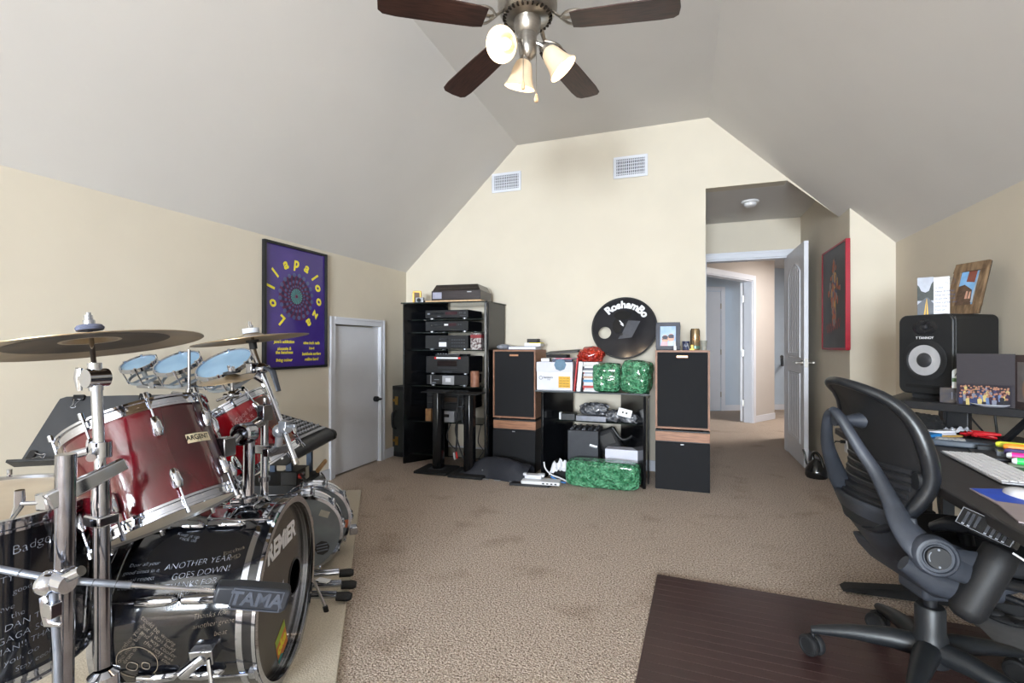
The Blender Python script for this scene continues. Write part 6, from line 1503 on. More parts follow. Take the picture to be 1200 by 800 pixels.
obj('port_slot', MB().box(0.035, Wm - 0.035, -0.0075, -0.005, Z0 + 0.030, Z0 + 0.046), M('port_black', (8, 8, 9), 0.7), t, bevel=0.003)
obj('isolation_pad', MB().box(0.055, Wm - 0.05, 0.01, Dm - 0.03, 0.0, Z0), M('foam_black', (26, 26, 28), 0.9), t)
ZM = SH + Z1 + 0.001
# cards on the monitor
t = thing('greeting_card', 'folded card with a road photo and handwriting standing on the studio monitor', 'card', (1.096, 2.952, ZM), 0)
c0, c1, c2 = Vector((0.0, 0.0)), Vector((0.075, -0.0)), Vector((0.125, -0.062))
c0, c1, c2 = Vector((0.0, 0.0)), Vector((0.057, -0.023)), Vector((0.105, -0.060))
hC = 0.185
def leaf(p, q): 
    d = Vector((q.x - p.x, q.y - p.y, 0)).normalized(); m = Matrix((d, Vector((0, 0, 1)), d.cross(Vector((0, 0, 1))))).transposed().to_4x4(); m.translation = Vector((p.x, p.y, 0)); return m, (q - p).length
m1, w1 = leaf(c0, c1); m2, w2 = leaf(c1, c2)
obj('left_leaf', MB(m1).box(0, w1, 0, hC, -0.0012, 0), paper_m, t); obj('right_leaf', MB(m2).box(0, w2, 0, hC - 0.004, -0.0012, 0), paper_m, t)
b = MB(m1); e = 0.0006
b.m = 0; b.poly([(0, 0), (w1, 0), (w1, hC), (0, hC)], e)
b.m = 1; b.poly([(0, 0.07), (w1, 0.07), (w1, 0.165), (w1 * 0.86, 0.15), (w1 * 0.72, 0.118), (w1 * 0.5, 0.11), (w1 * 0.25, 0.118), (w1 * 0.12, 0.14), (0, 0.15)], e * 1.5)
b.m = 2; b.poly([(0, 0), (w1, 0), (w1, 0.055), (w1 * 0.66, 0.085), (w1 * 0.52, 0.085), (0, 0.05)], e * 2)
b.m = 3; b.poly([(w1 * 0.40, 0), (w1 * 0.50, 0), (w1 * 0.575, 0.08), (w1 * 0.565, 0.08)], e * 2.5); b.poly([(w1 * 0.58, 0), (w1 * 0.68, 0), (w1 * 0.60, 0.08), (w1 * 0.59, 0.08)], e * 2.5)
obj('road_photo', b, [M('photo_pale_sky', (158, 162, 174), 0.5), M('photo_forest', (30, 37, 33), 0.5, var=0.3, scale=90), M('photo_asphalt', (72, 76, 84), 0.5), M('photo_road_yellow', (206, 160, 40), 0.5)], t, flat=True)
b = MB(m2); rnd = random.Random(5)
for i, s_ in enumerate(('hi dad,', 'happy birthday', 'keep on rolling', 'down the road', 'have a great one', 'with love', 'from all')): b.text(s_, 0.0125, T(0.004, hC - 0.055 - 0.018 * i, 0.0008), align='LEFT', shear=0.2)
b.sweep([(p.x, p.y, 0.0009) for p in spline([(0.05, 0.165, 0), (0.075, 0.17, 0), (0.082, 0.15, 0), (0.06, 0.145, 0), (0.045, 0.155, 0)], 5)], 0.0005, seg=4)
obj('handwriting', b, M('blue_black_ink', (70, 76, 104), 0.6), t, flat=True)
t = thing('wooden_photo_frame', 'rough wooden photo frame leaning on the wall above the studio monitor', 'photo frame')
FBL, FBR, FTL = Vector((1.224, 3.009, ZM + 0.001)), Vector((1.291, 2.866, ZM + 0.001)), Vector((1.281, 3.045, ZM + 0.249))
uu = (FBR - FBL).normalized(); v0 = FTL - FBL
v0 = (v0 - uu * v0.dot(uu)).normalized(); w0 = uu.cross(v0)
MF = Matrix((uu, v0, w0)).transposed().to_4x4(); MF.translation = FBL; t.matrix_world = MF
w, h, f = 0.16, 0.262, 0.044
drift = M('rustic_wood', (122, 98, 72), 0.8, rgb2=(82, 62, 43), scale=10, stretch=(6, 1.5, 3), bump=0.3, bscale=30)
b = MB()
b.box(0, w, h - f, h, -0.014, 0.0); b.box(0, w, 0, f, -0.014, 0.0); b.box(0, f * 0.8, f, h - f, -0.014, 0.0); b.box(w - f * 0.8, w, f, h - f, -0.014, 0.0)
obj('frame', b, drift, t, bevel=0.003)
obj('backboard', MB().box(0.002, w - 0.002, 0.002, h - 0.002, -0.018, -0.0135), blackmatte_m, t)
x0, x1, y0_, y1_ = f * 0.8, w - f * 0.8, f, h - f
b = MB(); b.m = 0; b.poly([(x0, y0_), (x1, y0_), (x1, y1_), (x0, y1_)], -0.009)
def q_(pts, m, z): b.m = m; b.poly([(x0 + (x1 - x0) * p[0], y0_ + (y1_ - y0_) * p[1]) for p in pts], z)
q_([(0, 0), (0.85, 0), (0.75, 0.45), (0.3, 0.62), (0, 0.58)], 1, -0.0088); q_([(0.35, 0.7), (0.8, 0.66), (0.82, 1), (0.38, 1)], 2, -0.0087); q_([(0.8, 0.1), (1, 0.05), (1, 1), (0.9, 1)], 3, -0.0086)
q_([(0.45, 0.2), (0.58, 0.2), (0.56, 0.42), (0.47, 0.42)], 4, -0.0085); q_([(0.62, 0.2), (0.74, 0.2), (0.72, 0.4), (0.64, 0.4)], 4, -0.0085)
obj('photo', b, [M('photo_blue', (120, 164, 206), 0.4), M('photo_brown', (84, 64, 50), 0.5, var=0.3, scale=60), M('photo_brick', (120, 66, 54), 0.5), M('photo_grey_white', (170, 182, 196), 0.4), M('photo_flesh', (196, 148, 126), 0.5)], t, flat=True)

# on the corner shelf
t = thing('crowd_photo_card', 'black folded photo mount with a crowd picture on the corner shelf', 'photo', (1.132, 2.668, SH + 0.001), math.atan2(-0.105, 0.142))
Wc, Hc = 0.182, 0.222
obj('mount', MB().box(0, Wc, 0, 0.004, 0, Hc), M('mount_black_card', (44, 39, 44), 0.6, var=0.08, scale=30, stretch=(1, 1, 12)), t)
mside = T(Wc, 0.0, 0) @ RZ(math.radians(-52))
obj('side_leaf', MB(mside).box(0, 0.12, 0, 0.004, 0, Hc - 0.003), M('mount_brown_card', (62, 50, 50), 0.6), t)
b = MB(mside @ T(0.014, -0.0006, 0.03) @ RX(PI / 2)); b.m = 0; b.poly([(0, 0), (0.09, 0), (0.09, 0.16), (0, 0.16)], 0); b.m = 1; b.disc((0.05, 0.05, 0.0004), 0.02, 12, ry=0.045); b.disc((0.055, 0.11, 0.0005), 0.012, 12, ry=0.016)
obj('side_photo', b, [M('side_photo_grey', (112, 108, 108), 0.4), M('side_photo_tan', (150, 118, 104), 0.4)], t, flat=True)
b = MB(T(0, -0.0006, 0) @ RX(PI / 2)); rnd = random.Random(11)
b.m = 0; b.poly([(0.004, 0.004), (Wc - 0.01, 0.004), (Wc - 0.01, 0.092), (0.004, 0.092)], 0.0)
cl = [1, 2, 3, 4, 5, 6, 7]
k = 0
for row, (zb, hh, n) in enumerate(((0.058, 0.026, 19), (0.040, 0.034, 18), (0.022, 0.040, 15), (0.006, 0.040, 10))):
    for i in range(n):
        k += 1; x = 0.012 + (Wc - 0.03) * (i + rnd.uniform(0.1, 0.9)) / n; z = zb + rnd.uniform(-0.006, 0.006); w_ = 0.0052 + 0.0009 * row
        b.m = rnd.choice(cl); b.poly([(x - w_ * 0.7, z), (x + w_ * 0.7, z), (x + w_, z + hh * 0.62), (x + w_ * 0.4, z + hh * 0.72), (x - w_ * 0.4, z + hh * 0.72), (x - w_, z + hh * 0.62)], 0.0002 + k * 0.00001)
        b.m = 8; b.disc((x, z + hh * 0.82, 0.0003 + k * 0.00001), 0.0036 + 0.0004 * row, 9)
g = obj('crowd_print', b, [M('crowd_dark', (30, 26, 36), 0.35)] + [M('crowd_%d' % i, c, 0.4) for i, c in enumerate(((26, 28, 38), (40, 50, 84), (112, 116, 130), (176, 158, 100), (42, 28, 50), (92, 112, 148), (66, 30, 34)))] + [M('crowd_skin', (150, 106, 84), 0.4)], t, flat=True); g['kind'] = 'stuff'
tag(place(obj('white_saucer', MB().lathe([(0, 0), (0.045, 0), (0.062, 0.010), (0.060, 0.012), (0.045, 0.004), (0, 0.004)], 36), M('glazed_white', (196, 198, 208), 0.25), None), (1.222, 2.610, SH + 0.0005)), 'white saucer lying in front of the black photo mount', 'saucer')
t = thing('trinket_box', 'small dark patterned box at the foot of the studio monitor', 'box', (1.098, 2.735, SH), math.atan2(-0.05, 0.066))
obj('carton', MB().box(0, 0.082, 0, 0.05, 0, 0.068), M('dark_patterned_card', (58, 58, 66), 0.5, rgb2=(78, 70, 66), scale=40), t, bevel=0.002)
b = MB(RX(PI / 2)); b.poly([(0.042, 0.018), (0.046, 0.018), (0.046, 0.05), (0.042, 0.05)], 0.0005); b.poly([(0.056, 0.012), (0.062, 0.012), (0.060, 0.045), (0.056, 0.05)], 0.0005); obj('print', b, M('dim_grey_print', (104, 106, 118), 0.5), t, flat=True)
b = MB(); b.sphere((1.150, 2.735, SH + 0.0725), 0.008, 10, 6, (1.3, 0.8, 0.55)); tag(obj('red_pick', b, M('pick_red', (196, 40, 56), 0.4)), 'tiny red piece on top of the dark patterned box', 'trinket')
t = thing('seed_packet', 'white rounded packet with a green band between monitor and photo mount', 'packet', (1.145, 2.690, SH + 0.0005), math.atan2(-0.105, 0.142))
obj('card', MB().prism(rrect(-0.022, 0.036, 0, 0.155, 0.018), 'y', 0.012, 0.016), M('packet_white', (206, 208, 204), 0.5), t)
b = MB(); b.box(-0.021, 0.035, 0.0112, 0.0122, 0.095, 0.112); obj('green_band', b, M('packet_green', (74, 104, 66), 0.5), t)
b = MB(T(0.007, 0.0115, 0.128) @ RX(PI / 2)); b.text('Apr', 0.026); obj('lettering', b, M('packet_ink', (70, 76, 80), 0.6), t, flat=True)

# ------------------------------------------------------------------ on the desk
def dflat(name, label, cat, x, y, d, rot, mat, z=ZD + 0.0005, bev=0.003): return flatbox(name, label, cat, (x, y), d, rot, mat, z, None, bev)
# keyboard: local x along the length
KA, KB = Vector((0.905, 2.252, 0)), Vector((0.862, 1.772, 0))
ku = (KB - KA).normalized(); kv = Vector((-ku.y, ku.x, 0))
if kv.x < 0: kv = -kv
MK = Matrix((ku, kv, ku.cross(kv))).transposed().to_4x4(); MK.translation = Vector((KA.x, KA.y, ZD + 0.001))
if MK.col[2].z < 0: kz = Vector((0, 0, 1)); MK = Matrix((ku, kv, kz)).transposed().to_4x4(); MK.translation = Vector((KA.x, KA.y, ZD + 0.001))
t = thing('keyboard', 'slim white and aluminium keyboard on the black desk', 'keyboard', (KA.x, KA.y, ZD + 0.001), math.atan2(ku.y, ku.x))
sgn = 1 if (RZ(math.atan2(ku.y, ku.x)) @ Vector((0, 1, 0))).x > 0 else -1
KL_, KW_ = 0.46, 0.122
obj('base', MB().box(0, KL_, min(0, sgn * KW_), max(0, sgn * KW_), 0, 0.008), M('anodised_aluminium', (176, 178, 184), 0.3, 0.85, var=0.03), t, bevel=0.003)
ky = MB().box(-0.0083, 0.0083, -0.0083, 0.0083, 0, 0.003)
key0 = None; km = M('key_white', (224, 224, 228), 0.4, var=0.02)
for r_ in range(6):
    for c_ in range(22):
        if r_ == 0 and 3 <= c_ <= 8: continue
        m = T(0.0175 + 0.0203 * c_, sgn * (0.012 + 0.0195 * r_), 0.008)
        if key0 is None: key0 = obj('key', ky, km, t, bevel=0.001, seg=1); key0.matrix_local = m
        else: copies(key0, [m])
obj('space_bar', MB().box(0.0175 + 0.0203 * 3 - 0.008, 0.0175 + 0.0203 * 8 + 0.008, sgn * 0.012 - 0.0083, sgn * 0.012 + 0.0083, 0.008, 0.011), km, t, bevel=0.001)
# mouse mat and mouse
b = MB(); b.m = 0; b.prism([(0.752, 1.705), (0.93, 1.755), (1.08, 1.62), (1.05, 1.36), (0.84, 1.32), (0.715, 1.42), (0.745, 1.56)], 'z', 0.0, 0.0035)
b.m = 1; b.poly([(0.7535, 1.703), (0.928, 1.752), (1.07, 1.62), (0.93, 1.545), (0.755, 1.585)], 0.0038)
tag(place(obj('mouse_mat', b, [M('mat_pink_grey', (150, 138, 140), 0.6, var=0.08, scale=10), bluep_m]), (0, 0, ZD + 0.0008)), 'blue and pale printed mouse mat on the desk before the keyboard', 'mouse mat')
t = thing('mouse', 'white mouse on the blue mouse mat at the right picture edge', 'mouse', (0.845, 1.655, ZD + 0.005), math.radians(-80))
b = MB(); b.sphere((0, 0, 0.0), 0.056, 24, 12, (1.0, 0.56, 0.36)); b.v = [Vector((p.x, p.y, max(p.z, 0.0))) for p in b.v]
obj('shell', b, M('mouse_white', (216, 216, 220), 0.25), t)
obj('underside', MB().lathe([(0.030, 0.0), (0.030, 0.002)], 24), silver_m, t)
# clutter at the back of the desk
bb_ = tag(blob('black_cloth_bag', (1.020, 2.70, ZD + 0.038), 0.09, (0.9, 0.7, 0.62), 0.25, 3.0, M('black_fleece', (14, 14, 15), 0.95, bump=0.5, bscale=120), 41, base=-0.036), 'fluffy black bag at the far end of the desk below the shelf', 'bag')
noteg = 'coloured note pads stacked on the desk'
zz = ZD + 0.001
for i, (c, nm) in enumerate((((196, 52, 60), 'red'), ((70, 150, 84), 'green'), ((212, 214, 206), 'white'), ((120, 190, 110), 'light green'), ((32, 110, 170), 'blue'))):
    hh = 0.006 if i < 4 else 0.012
    flatbox('note_pad', '%s note pad in the little stack at the far left of the desk' % nm, 'note pad', (0.948, 2.505), (0.075, 0.10, hh), 0.5 + 0.05 * i, M('note_%d' % i, c, 0.6), zz, noteg, 0.0008); zz += hh + 0.0003
t = thing('cd_sleeves', 'pile of disc sleeves and papers behind the coloured note pads', 'papers', (1.03, 2.64, ZD + 0.001), 0.4)
for i, c in enumerate(((150, 152, 176), (196, 160, 90), (190, 192, 206), (206, 206, 214))):
    o = obj('sleeve', MB().box(-0.075, 0.075, -0.07, 0.07, 0.008 * i, 0.008 * i + 0.007, T(0.012 * math.sin(i * 2.0), 0.01 * i, 0) @ RZ(0.15 * math.sin(i * 3.1))), M('sleeve_%d' % i, c, 0.4, var=0.1, scale=14), t)
t = thing('plastic_wrap', 'clear crumpled plastic packet behind the red cord on the desk', 'packet', (1.145, 2.70, ZD + 0.001), 0.2)
obj('film', MB().grid(lambda u, v: (-0.06 + 0.12 * u, -0.05 + 0.1 * v, 0.006 + 0.035 * abs(noise.noise(Vector((u * 5, v * 5, 2.2)))) + 0.02 * math.sin(PI * u)), 14, 12), M('clear_film', (196, 200, 208), 0.12, trans=0.4), t, flat=True)
t = thing('tape_dispenser', 'slate grey plastic tray with a white label among the desk clutter', 'tray', (1.035, 2.425, ZD + 0.001), -0.35)
obj('tray', MB().prism(rrect(-0.10, 0.11, -0.045, 0.05, 0.03), 'z', 0.0, 0.026), M('slate_plastic', (62, 70, 80), 0.35), t, bevel=0.006)
obj('label', MB().box(-0.07, 0.02, -0.028, 0.028, 0.0262, 0.0275), M('label_print', (196, 196, 196), 0.6, rgb2=(120, 120, 124), scale=70, lo=0.5, hi=0.6), t)
b = MB(); rnd = random.Random(2); pts = []
for i in range(26): pts.append((1.20 + 0.055 * math.cos(i * 1.9) * (0.5 + 0.5 * rnd.random()), 2.64 + 0.05 * math.sin(i * 1.35) * (0.6 + 0.4 * rnd.random()), ZD + 0.008 + 0.012 * rnd.random() + 0.012 * (1 - abs(i - 13) / 13)))
b.curve(pts, 0.0055, 6, 5); tag(obj('red_cable', b, M('cord_red', (206, 34, 44), 0.4)), 'tangled bright red cord on the desk', 'cord')
flatbox('dark_gadget', 'dark flat gadget between the red cord and the highlighters', 'gadget', (1.125, 2.34), (0.12, 0.09, 0.022), -0.5, M('gadget_slate', (50, 54, 60), 0.4), ZD + 0.001)
flatbox('grey_card_case', 'grey flat case beside the dark gadget at the back of the desk', 'case', (1.27, 2.44), (0.10, 0.07, 0.014), 0.3, M('case_grey', (104, 108, 114), 0.4), ZD + 0.001)
flatbox('dark_notebook', 'thin dark notebook under the highlighters on the desk', 'notebook', (1.055, 2.245), (0.10, 0.17, 0.008), -0.25, M('note_black', (38, 40, 46), 0.5), ZD + 0.001)
# highlighters in a clear pouch: pens lie across, pointing at the camera's right
hl = [('lime yellow', limey_m), ('orange', orange_m), ('dark violet', purple_m), ('pink', pink_m), ('bright green', greenp_m)]
dirp = Vector((0.93, -0.36, 0)).normalized()
def pen(nm, m_, start, ln, r_, z):
    t = thing('highlighter', '%s highlighter pen in the row on the desk behind the keyboard' % nm, 'highlighter', (start[0], start[1], z), math.atan2(dirp.y, dirp.x), 'highlighter pens on the desk')
    obj('barrel', MB().sweep([(0.012, 0, r_), (ln, 0, r_)], r_, r_ * 0.95, seg=12), m_, t)
    obj('cap_end', MB().sweep([(0.0, 0, r_), (0.006, 0, r_), (0.013, 0, r_)], [r_ * 0.55, r_ * 0.85, r_ * 0.97], seg=12), white_m if nm in ('pink', 'bright green') else m_, t)
    return t
pen('lime yellow', limey_m, (1.085, 2.285), 0.15, 0.012, ZD + 0.028)
pen('orange', orange_m, (1.085, 2.240), 0.15, 0.013, ZD + 0.026)
pen('dark violet', purple_m, (1.068, 2.200), 0.15, 0.014, ZD + 0.014)
pen('pink', pink_m, (1.050, 2.150), 0.15, 0.0125, ZD + 0.012)
pen('bright green', greenp_m, (1.042, 2.105), 0.15, 0.0125, ZD + 0.003)
b = MB(); b.box(1.05, 1.25, 2.20, 2.33, 0, 0.024, T(0, 0, 0)); 
tag(place(obj('pen_tray', MB().box(-0.05, 0.12, -0.05, 0.06, 0, 0.024), M('pouch_clear', (150, 158, 170), 0.15, trans=0.5), bevel=0.004), (1.12, 2.245, ZD + 0.001), -0.38), 'clear plastic pouch under the yellow and orange highlighters', 'pouch')
flatbox('paper_sheet', 'green tinted paper sheet under the bright green highlighter', 'paper', (1.10, 2.08), (0.14, 0.06, 0.0015), -0.38, M('paper_green_tint', (166, 178, 160), 0.7), ZD + 0.0008)
# black usb hub hanging at the desk edge
HB = Vector((0.655, 1.515, 0.676)); hx = Vector((0.045, -0.062, -0.016)).normalized(); hy = Vector((0.30, 0.25, 0.92)); hy = (hy - hx * hy.dot(hx)).normalized(); hz = hx.cross(hy)
if hz.dot(Vector((0, 0, 1.1)) - HB) < 0 and False: hz = -hz
MHB = Matrix((hx, hy, hz)).transposed().to_4x4(); MHB.translation = HB
t = thing('usb_hub', 'black multi-port hub with clear ribs hanging from the desk edge', 'hub', mat=MHB)
Lh = 0.105
zs = 1 if hz.dot(Vector((0, 0, 1.1)) - HB) > 0 else -1
obj('body', MB().box(-0.010, Lh, -0.020, 0.026, min(0, -zs * 0.03), max(0, -zs * 0.03)), blackgloss_m, t, bevel=0.004)
b = MB()
for i in range(8): 
    if i == 3: continue
    b.box(0.004 + 0.0115 * i, 0.010 + 0.0115 * i, -0.012, 0.018, min(0, zs * 0.0018), max(0, zs * 0.0018))
obj('ports', b, M('hub_ribs', (52, 54, 60), 0.25), t)
b = MB()
for i in (0, 1, 4, 5, 6, 7): b.box(0.004 + 0.0115 * i, 0.009 + 0.0115 * i, -0.016, -0.0125, min(0, zs * 0.0016), max(0, zs * 0.0016))
g = obj('markings', b, silverink_m, t); g['kind'] = 'stuff'
b = MB(); 
for q in ((-0.008, Lh - 0.002, -0.0185, -0.0172), (-0.008, Lh - 0.002, 0.0225, 0.0238), (-0.008, -0.0066, -0.018, 0.0235), (Lh - 0.0035, Lh - 0.002, -0.018, 0.0235)): b.box(q[0], q[1], q[2], q[3], min(0, zs * 0.001), max(0, zs * 0.001))
obj('outline', b, M('hub_edge_grey', (120, 122, 128), 0.4), t)
b = MB(); b.curve([HB + hx * 0.10 + Vector((0, 0, -0.03)), HB + hx * 0.15 + Vector((0.03, 0, -0.06)), HB + hx * 0.22 + Vector((0.10, 0.02, -0.12)), HB + hx * 0.25 + Vector((0.2, 0.02, -0.16))], 0.0025)
tag(obj('hub_cable', b, white_m), 'thin white cable running from the hub under the desk', 'cable')
tag(obj('hub_bracket', MB().box(0.695, 0.75, 1.46, 1.53, 0.635, 0.669), blackmatte_m, bevel=0.003), 'black bracket fixing the hub under the desk edge', 'bracket')

# ------------------------------------------------------------------ office chair (local +x is where it faces)
MC = T(0.742, 1.909, 0.0115) @ RZ(math.radians(15))
t = thing('office_chair', 'black office chair with oval back and grey loop frame on the bamboo mat', 'chair', mat=MC)
cz = -0.0115
base_m = M('base_nylon', (28, 30, 33), 0.42, var=0.1, scale=30, bump=0.06, bscale=250)
obj('hub', MB().lathe([(0, 0.085), (0.050, 0.085), (0.052, 0.12), (0.046, 0.165), (0.040, 0.185), (0.040, 0.255), (0.036, 0.262), (0.020, 0.262), (0, 0.262)], 28), base_m, t)
obj('gas_column', MB().lathe([(0.018, 0.255), (0.018, 0.36), (0, 0.36)], 20), black_m, t)
for k in range(5):
    a = math.radians(96.7 - 15 + 72 * k)
    m = RZ(a)
    b = MB(m); b.sweep([(0.02, 0, 0.128), (0.10, 0, 0.130), (0.20, 0, 0.118), (0.29, 0, 0.098), (0.322, 0, 0.090)], [0.036, 0.033, 0.025, 0.018, 0.014], [0.036, 0.032, 0.024, 0.017, 0.013], seg=14)
    lg = obj('base_leg', b, base_m, t)
    mcst = m @ T(0.318, 0, 0) @ RZ(math.radians(135 - 96.7 - 72 * k + (8, -12, 20, -25, 10)[k]))
    b = MB(mcst); b.cyl((0, 0, 0.05), (0, 0, 0.088), 0.008, seg=10); b.box(-0.020, 0.018, -0.010, 0.010, 0.028, 0.056); ca = obj('caster', b, black_m, t, bevel=0.003)
    b = MB(mcst)
    for s in (-1, 1):
        b.lathe([(0, 0.003), (0.032, 0.003), (0.035, 0.007), (0.036, 0.016), (0.034, 0.024), (0.026, 0.026), (0.024, 0.024), (0, 0.024)], 28, T(0.004, 0, 0.036) @ RX(PI / 2 * s))
    obj('wheel', b, rubber_m, ca)
# seat with waterfall edge and mechanism below
def seatfn(u, v):
    x = -0.20 + 0.44 * u; y = -0.215 + 0.46 * v
    e = max(abs(u - 0.5) * 2, abs(v - 0.5) * 2)
    z = 0.485 + 0.012 * (1 - e ** 4) - 0.03 * max(0, u - 0.75) * 4
    return (x, y, z)
b = MB(); b.prism([(p[0], p[1]) for p in rrect(-0.10, 0.26, -0.20, 0.22, 0.09)], 'z', 0.435, 0.490)
obj('seat', b, M('seat_black_fabric', (27, 28, 31), 0.7, var=0.1, scale=60, bump=0.1), t, bevel=0.02, seg=3)
b = MB(); b.prism([(-0.13, 0.40), (-0.08, 0.345), (0.05, 0.335), (0.16, 0.37), (0.18, 0.43), (-0.15, 0.44)], 'y', -0.13, 0.16); b.box(-0.06, 0.06, -0.06, 0.06, 0.30, 0.36)
obj('mechanism', b, darkgrey_m, t, bevel=0.012)
obj('height_lever', MB().sweep([(0.10, -0.10, 0.36), (0.20, -0.24, 0.345), (0.30, -0.30, 0.335)], [0.010, 0.010, 0.014], seg=10), black_m, t)
# back shell: superellipse outline in (y,z), wrapped and leaned
yc, zc_, A_, B_ = 0.0, 0.745, 0.192, 0.242
SPX = [(0.48, -0.23), (0.54, -0.228), (0.60, -0.215), (0.70, -0.178), (0.80, -0.198), (0.88, -0.212), (0.94, -0.240), (0.97, -0.285), (1.0, -0.350)]
def spx(z):
    for (z0, x0), (z1, x1) in zip(SPX, SPX[1:]):
        if z <= z1: 
            q = max(0.0, (z - z0) / (z1 - z0)); return x0 + (x1 - x0) * q
    return SPX[-1][1]
def backpt(y, z, off=0.0):
    x = (spx(z - 0.03) + spx(z) + spx(z + 0.03)) / 3 + 1.25 * (y - yc) ** 2
    return Vector((x + off, y, z))
def rim(a, k=1.0):
    ca, sa = math.cos(a), math.sin(a); n_ = 2.3
    y = A_ * math.copysign(abs(ca) ** (2 / n_), ca) * k; z = B_ * math.copysign(abs(sa) ** (2 / n_), sa) * k
    return yc + y, zc_ + z
NA = 72; RK = [0.0, 0.2, 0.4, 0.6, 0.75, 0.86, 0.93]
v = []; f = []
for side, off in ((0, 0.0), (1, 0.018)):
    for k in RK:
        for i in range(NA):
            y, z = rim(2 * PI * i / NA, k); v.append(backpt(y, z, off))
nR = len(RK)
for s in (0, 1):
    for k in range(nR - 1):
        for i in range(NA):
            i2 = (i + 1) % NA; o_ = s * nR * NA
            f.append((o_ + k * NA + i, o_ + k * NA + i2, o_ + (k + 1) * NA + i2, o_ + (k + 1) * NA + i))
for i in range(NA):
    i2 = (i + 1) % NA; f.append(((nR - 1) * NA + i, (nR - 1) * NA + i2, (2 * nR - 1) * NA + i2, (2 * nR - 1) * NA + i))
obj('back_shell', MB().add(v, f), M('shell_black', (24, 24, 26), 0.5, var=0.06, scale=12, bump=0.04, bscale=200), t, sharp=60)
pts = [backpt(*rim(2 * PI * i / NA, 0.96), off=0.012) for i in range(NA)]
b = MB(); ids = range(2, 54)
pc_ = [pts[i] for i in ids]
rr_ = [(0.012 + 0.008 * math.cos(2 * PI * i / NA) ** 2) * min(1.0, 0.4 + 0.15 * (i - 2), 0.4 + 0.15 * (53 - i)) for i in ids]
b.sweep(pc_, rr_, [x * 1.15 for x in rr_], seg=12, up=(1, 0, 0))
obj('leather_edge', b, leather_m, t, sharp=80)
# horizontal slots in the lower back, as raised ribs
for k in range(6):
    z = 0.72 - 0.024 * k; yy = [yc - 0.15 + 0.30 * i / 16 for i in range(17)]
    b = MB(); b.sweep([backpt(y, z, -0.0035) for y in yy], 0.0045, 0.009, seg=8, up=(0, 0, 1)); obj('back_rib', b, M('rib_black', (30, 30, 33), 0.45), t)
obj('lumbar_knob', MB().sweep([backpt(-0.165, 0.700, -0.012), backpt(-0.165, 0.700, 0.004)], [0.016, 0.018], [0.026, 0.028], seg=14, up=(0, 0, 1)), blackplast_m, t)
# scuffed grey loop that carries the back
top = Vector((-0.292, 0.0, 0.880))
R_pts = [top, Vector((-0.283, -0.025, 0.855)), Vector((-0.250, -0.055, 0.775)), Vector((-0.222, -0.090, 0.705)), Vector((-0.212, -0.140, 0.635)), Vector((-0.208, -0.19, 0.575)), Vector((-0.182, -0.235, 0.530)), Vector((-0.110, -0.245, 0.500)), Vector((-0.03, -0.245, 0.475))]
L_pts = [top, Vector((-0.290, 0.035, 0.860)), Vector((-0.280, 0.065, 0.80)), Vector((-0.262, 0.085, 0.735)), Vector((-0.215, 0.115, 0.640)), Vector((-0.160, 0.140, 0.560)), Vector((-0.12, 0.18, 0.50)), Vector((-0.06, 0.215, 0.475))]
def prof_(pts, ws): return spline(pts, 6), [ws[0] + 0 for _ in range(0)]
def ramp(vals, n):
    out = []
    for i in range(n):
        q = i / (n - 1) * (len(vals) - 1); j = min(int(q), len(vals) - 2); out.append(vals[j] + (vals[j + 1] - vals[j]) * (q - j))
    return out
sp = spline(R_pts, 6); n = len(sp)
b = MB(); b.sweep(sp, ramp([0.015, 0.017, 0.018, 0.020, 0.025, 0.036, 0.050, 0.048, 0.040], n), ramp([0.013, 0.013, 0.014, 0.015, 0.016, 0.017, 0.018, 0.018, 0.017], n), seg=14, up=(0, 1, 0))
sp = spline(L_pts, 6); n = len(sp)
b.sweep(sp, ramp([0.015, 0.016, 0.018, 0.022, 0.030, 0.036, 0.036, 0.032], n), ramp([0.013, 0.013, 0.014, 0.015, 0.016, 0.017, 0.017, 0.016], n), seg=14, up=(0, 1, 0))
obj('loop_frame', b, greyplast_m, t, sharp=70)
b = MB(); b.sweep([top + Vector((0.0, 0, -0.03)), top + Vector((0.04, 0.0, -0.03)), top + Vector((0.085, 0.0, -0.03))], [0.022, 0.018, 0.030], [0.020, 0.016, 0.026], seg=12); obj('back_joint', b, darkgrey_m, t)
# curved skirt between the loop's feet below the back
def skirt(u, v):
    y = -0.20 + 0.38 * u; z = 0.60 - 0.19 * v
    x = -0.238 + 1.25 * (y ** 2) + 0.13 * v ** 1.6
    return (x, y, z + 0.03 * math.cos(PI * (u - 0.5)) * -v)
g_ = MB().grid(skirt, 18, 12); o = obj('back_skirt', g_, M('skirt_grey', (34, 36, 41), 0.55, rgb2=(46, 49, 56), scale=9, bump=0.06, bscale=120), t, sharp=80)
so_ = o.modifiers.new('solid', 'SOLIDIFY'); so_.thickness = 0.012
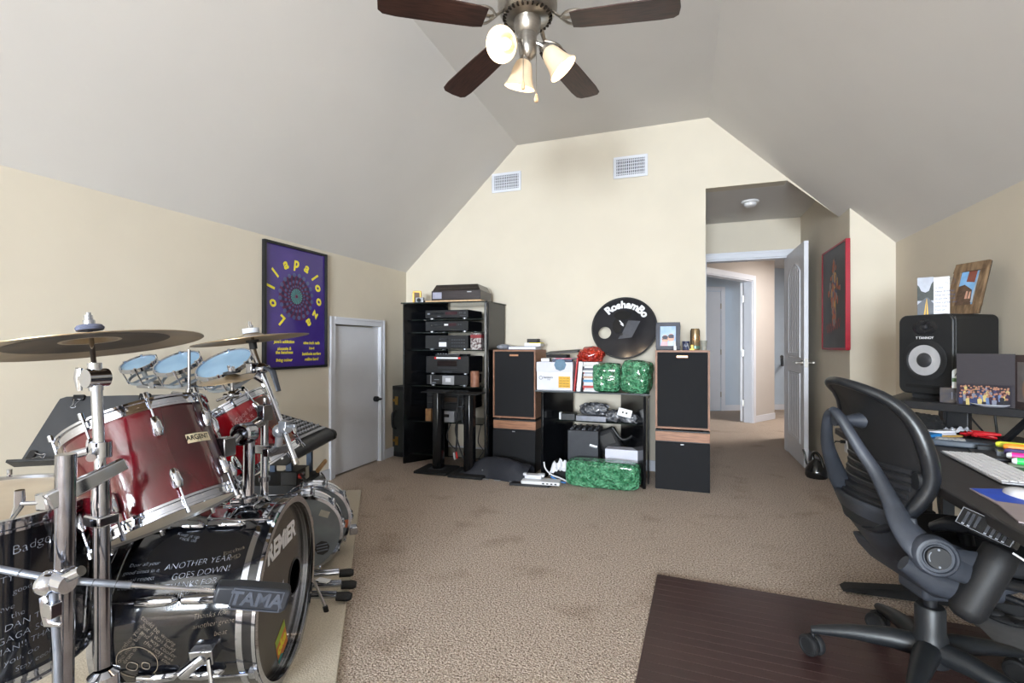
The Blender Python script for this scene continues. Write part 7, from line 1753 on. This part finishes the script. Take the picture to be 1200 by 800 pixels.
# near side: pivot disc, side body, drooping arm pad
PD = Vector((-0.178, -0.268, 0.524))
mp_ = frame(PD, (-0.25, -0.95, 0.12))
b = MB(mp_); b.lathe([(0.054, -0.03), (0.052, -0.004), (0.047, 0.002), (0.041, 0.003), (0.039, -0.002), (0.033, -0.002), (0.032, 0.004), (0.0, 0.004)], 36); obj('pivot_ring', b, greyplast_m, t)
b = MB(mp_); b.lathe([(0.0, 0.010), (0.027, 0.010), (0.030, 0.004)], 30); dd = obj('pivot_disc', b, M('disc_black', (24, 25, 28), 0.4), t)
b = MB(mp_); b.cyl((0, 0.022, 0.009), (0, 0.022, 0.0115), 0.003, seg=8); b.cyl((0.0, -0.022, 0.009), (0.0, -0.022, 0.0115), 0.003, seg=8); b.sweep([(0.022 * math.cos(q), 0.022 * math.sin(q), 0.0105) for q in [2.4 + 0.2 * i for i in range(7)]], 0.0016, seg=6); obj('disc_marks', b, M('disc_mark_grey', (120, 124, 132), 0.4), dd)
b = MB(); b.sweep([(-0.235, -0.225, 0.49), (-0.17, -0.235, 0.445), (-0.09, -0.24, 0.42), (0.0, -0.24, 0.43)], [0.022, 0.030, 0.034, 0.034], [0.016, 0.018, 0.018, 0.018], seg=14, up=(0, 1, 0)); obj('side_rail', b, darkgrey_m, t, sharp=70)
b = MB(); b.sweep([(-0.16, -0.245, 0.505), (-0.06, -0.25, 0.490), (0.0, -0.25, 0.50)], [0.040, 0.045, 0.030], [0.012, 0.012, 0.012], seg=14, up=(0, 1, 0)); b.cyl((-0.07, -0.266, 0.445), (-0.07, -0.255, 0.445), 0.014); obj('side_plate', b, greyplast_m, t, sharp=70)
a0, a1 = Vector((-0.012, -0.262, 0.548)), Vector((-0.112, -0.262, 0.362))
dv = (a1 - a0).normalized()
b = MB(); b.sweep([a0 - dv * 0.004, a0 + dv * 0.004, a0 + dv * 0.05, a1 - dv * 0.03, a1 - dv * 0.010, a1], [0.032, 0.039, 0.041, 0.041, 0.034, 0.018], seg=22, up=(0, 1, 0)); obj('arm_pad', b, M('arm_pad_black', (20, 20, 22), 0.58, var=0.08, scale=30, bump=0.05), t, sharp=60)
b = MB(); b.sweep([(0.02, 0.02, 0.505), (0.05, -0.01, 0.530), (0.07, -0.09, 0.545), (0.075, -0.14, 0.535)], [0.030, 0.042, 0.045, 0.025], [0.014, 0.022, 0.022, 0.014], seg=14, up=(0, 0, 1)); obj('far_arm_pad', b, M('far_pad_black', (36, 36, 39), 0.35), t, sharp=70)
b = MB(); b.sweep([(0.06, -0.05, 0.53), (0.05, -0.08, 0.48), (0.02, -0.10, 0.44)], 0.020, seg=12); b.sweep([(-0.03, -0.25, 0.46), (0.08, -0.22, 0.43), (0.20, -0.14, 0.40), (0.30, -0.06, 0.37)], 0.016, seg=12); obj('arm_support', b, black_m, t)
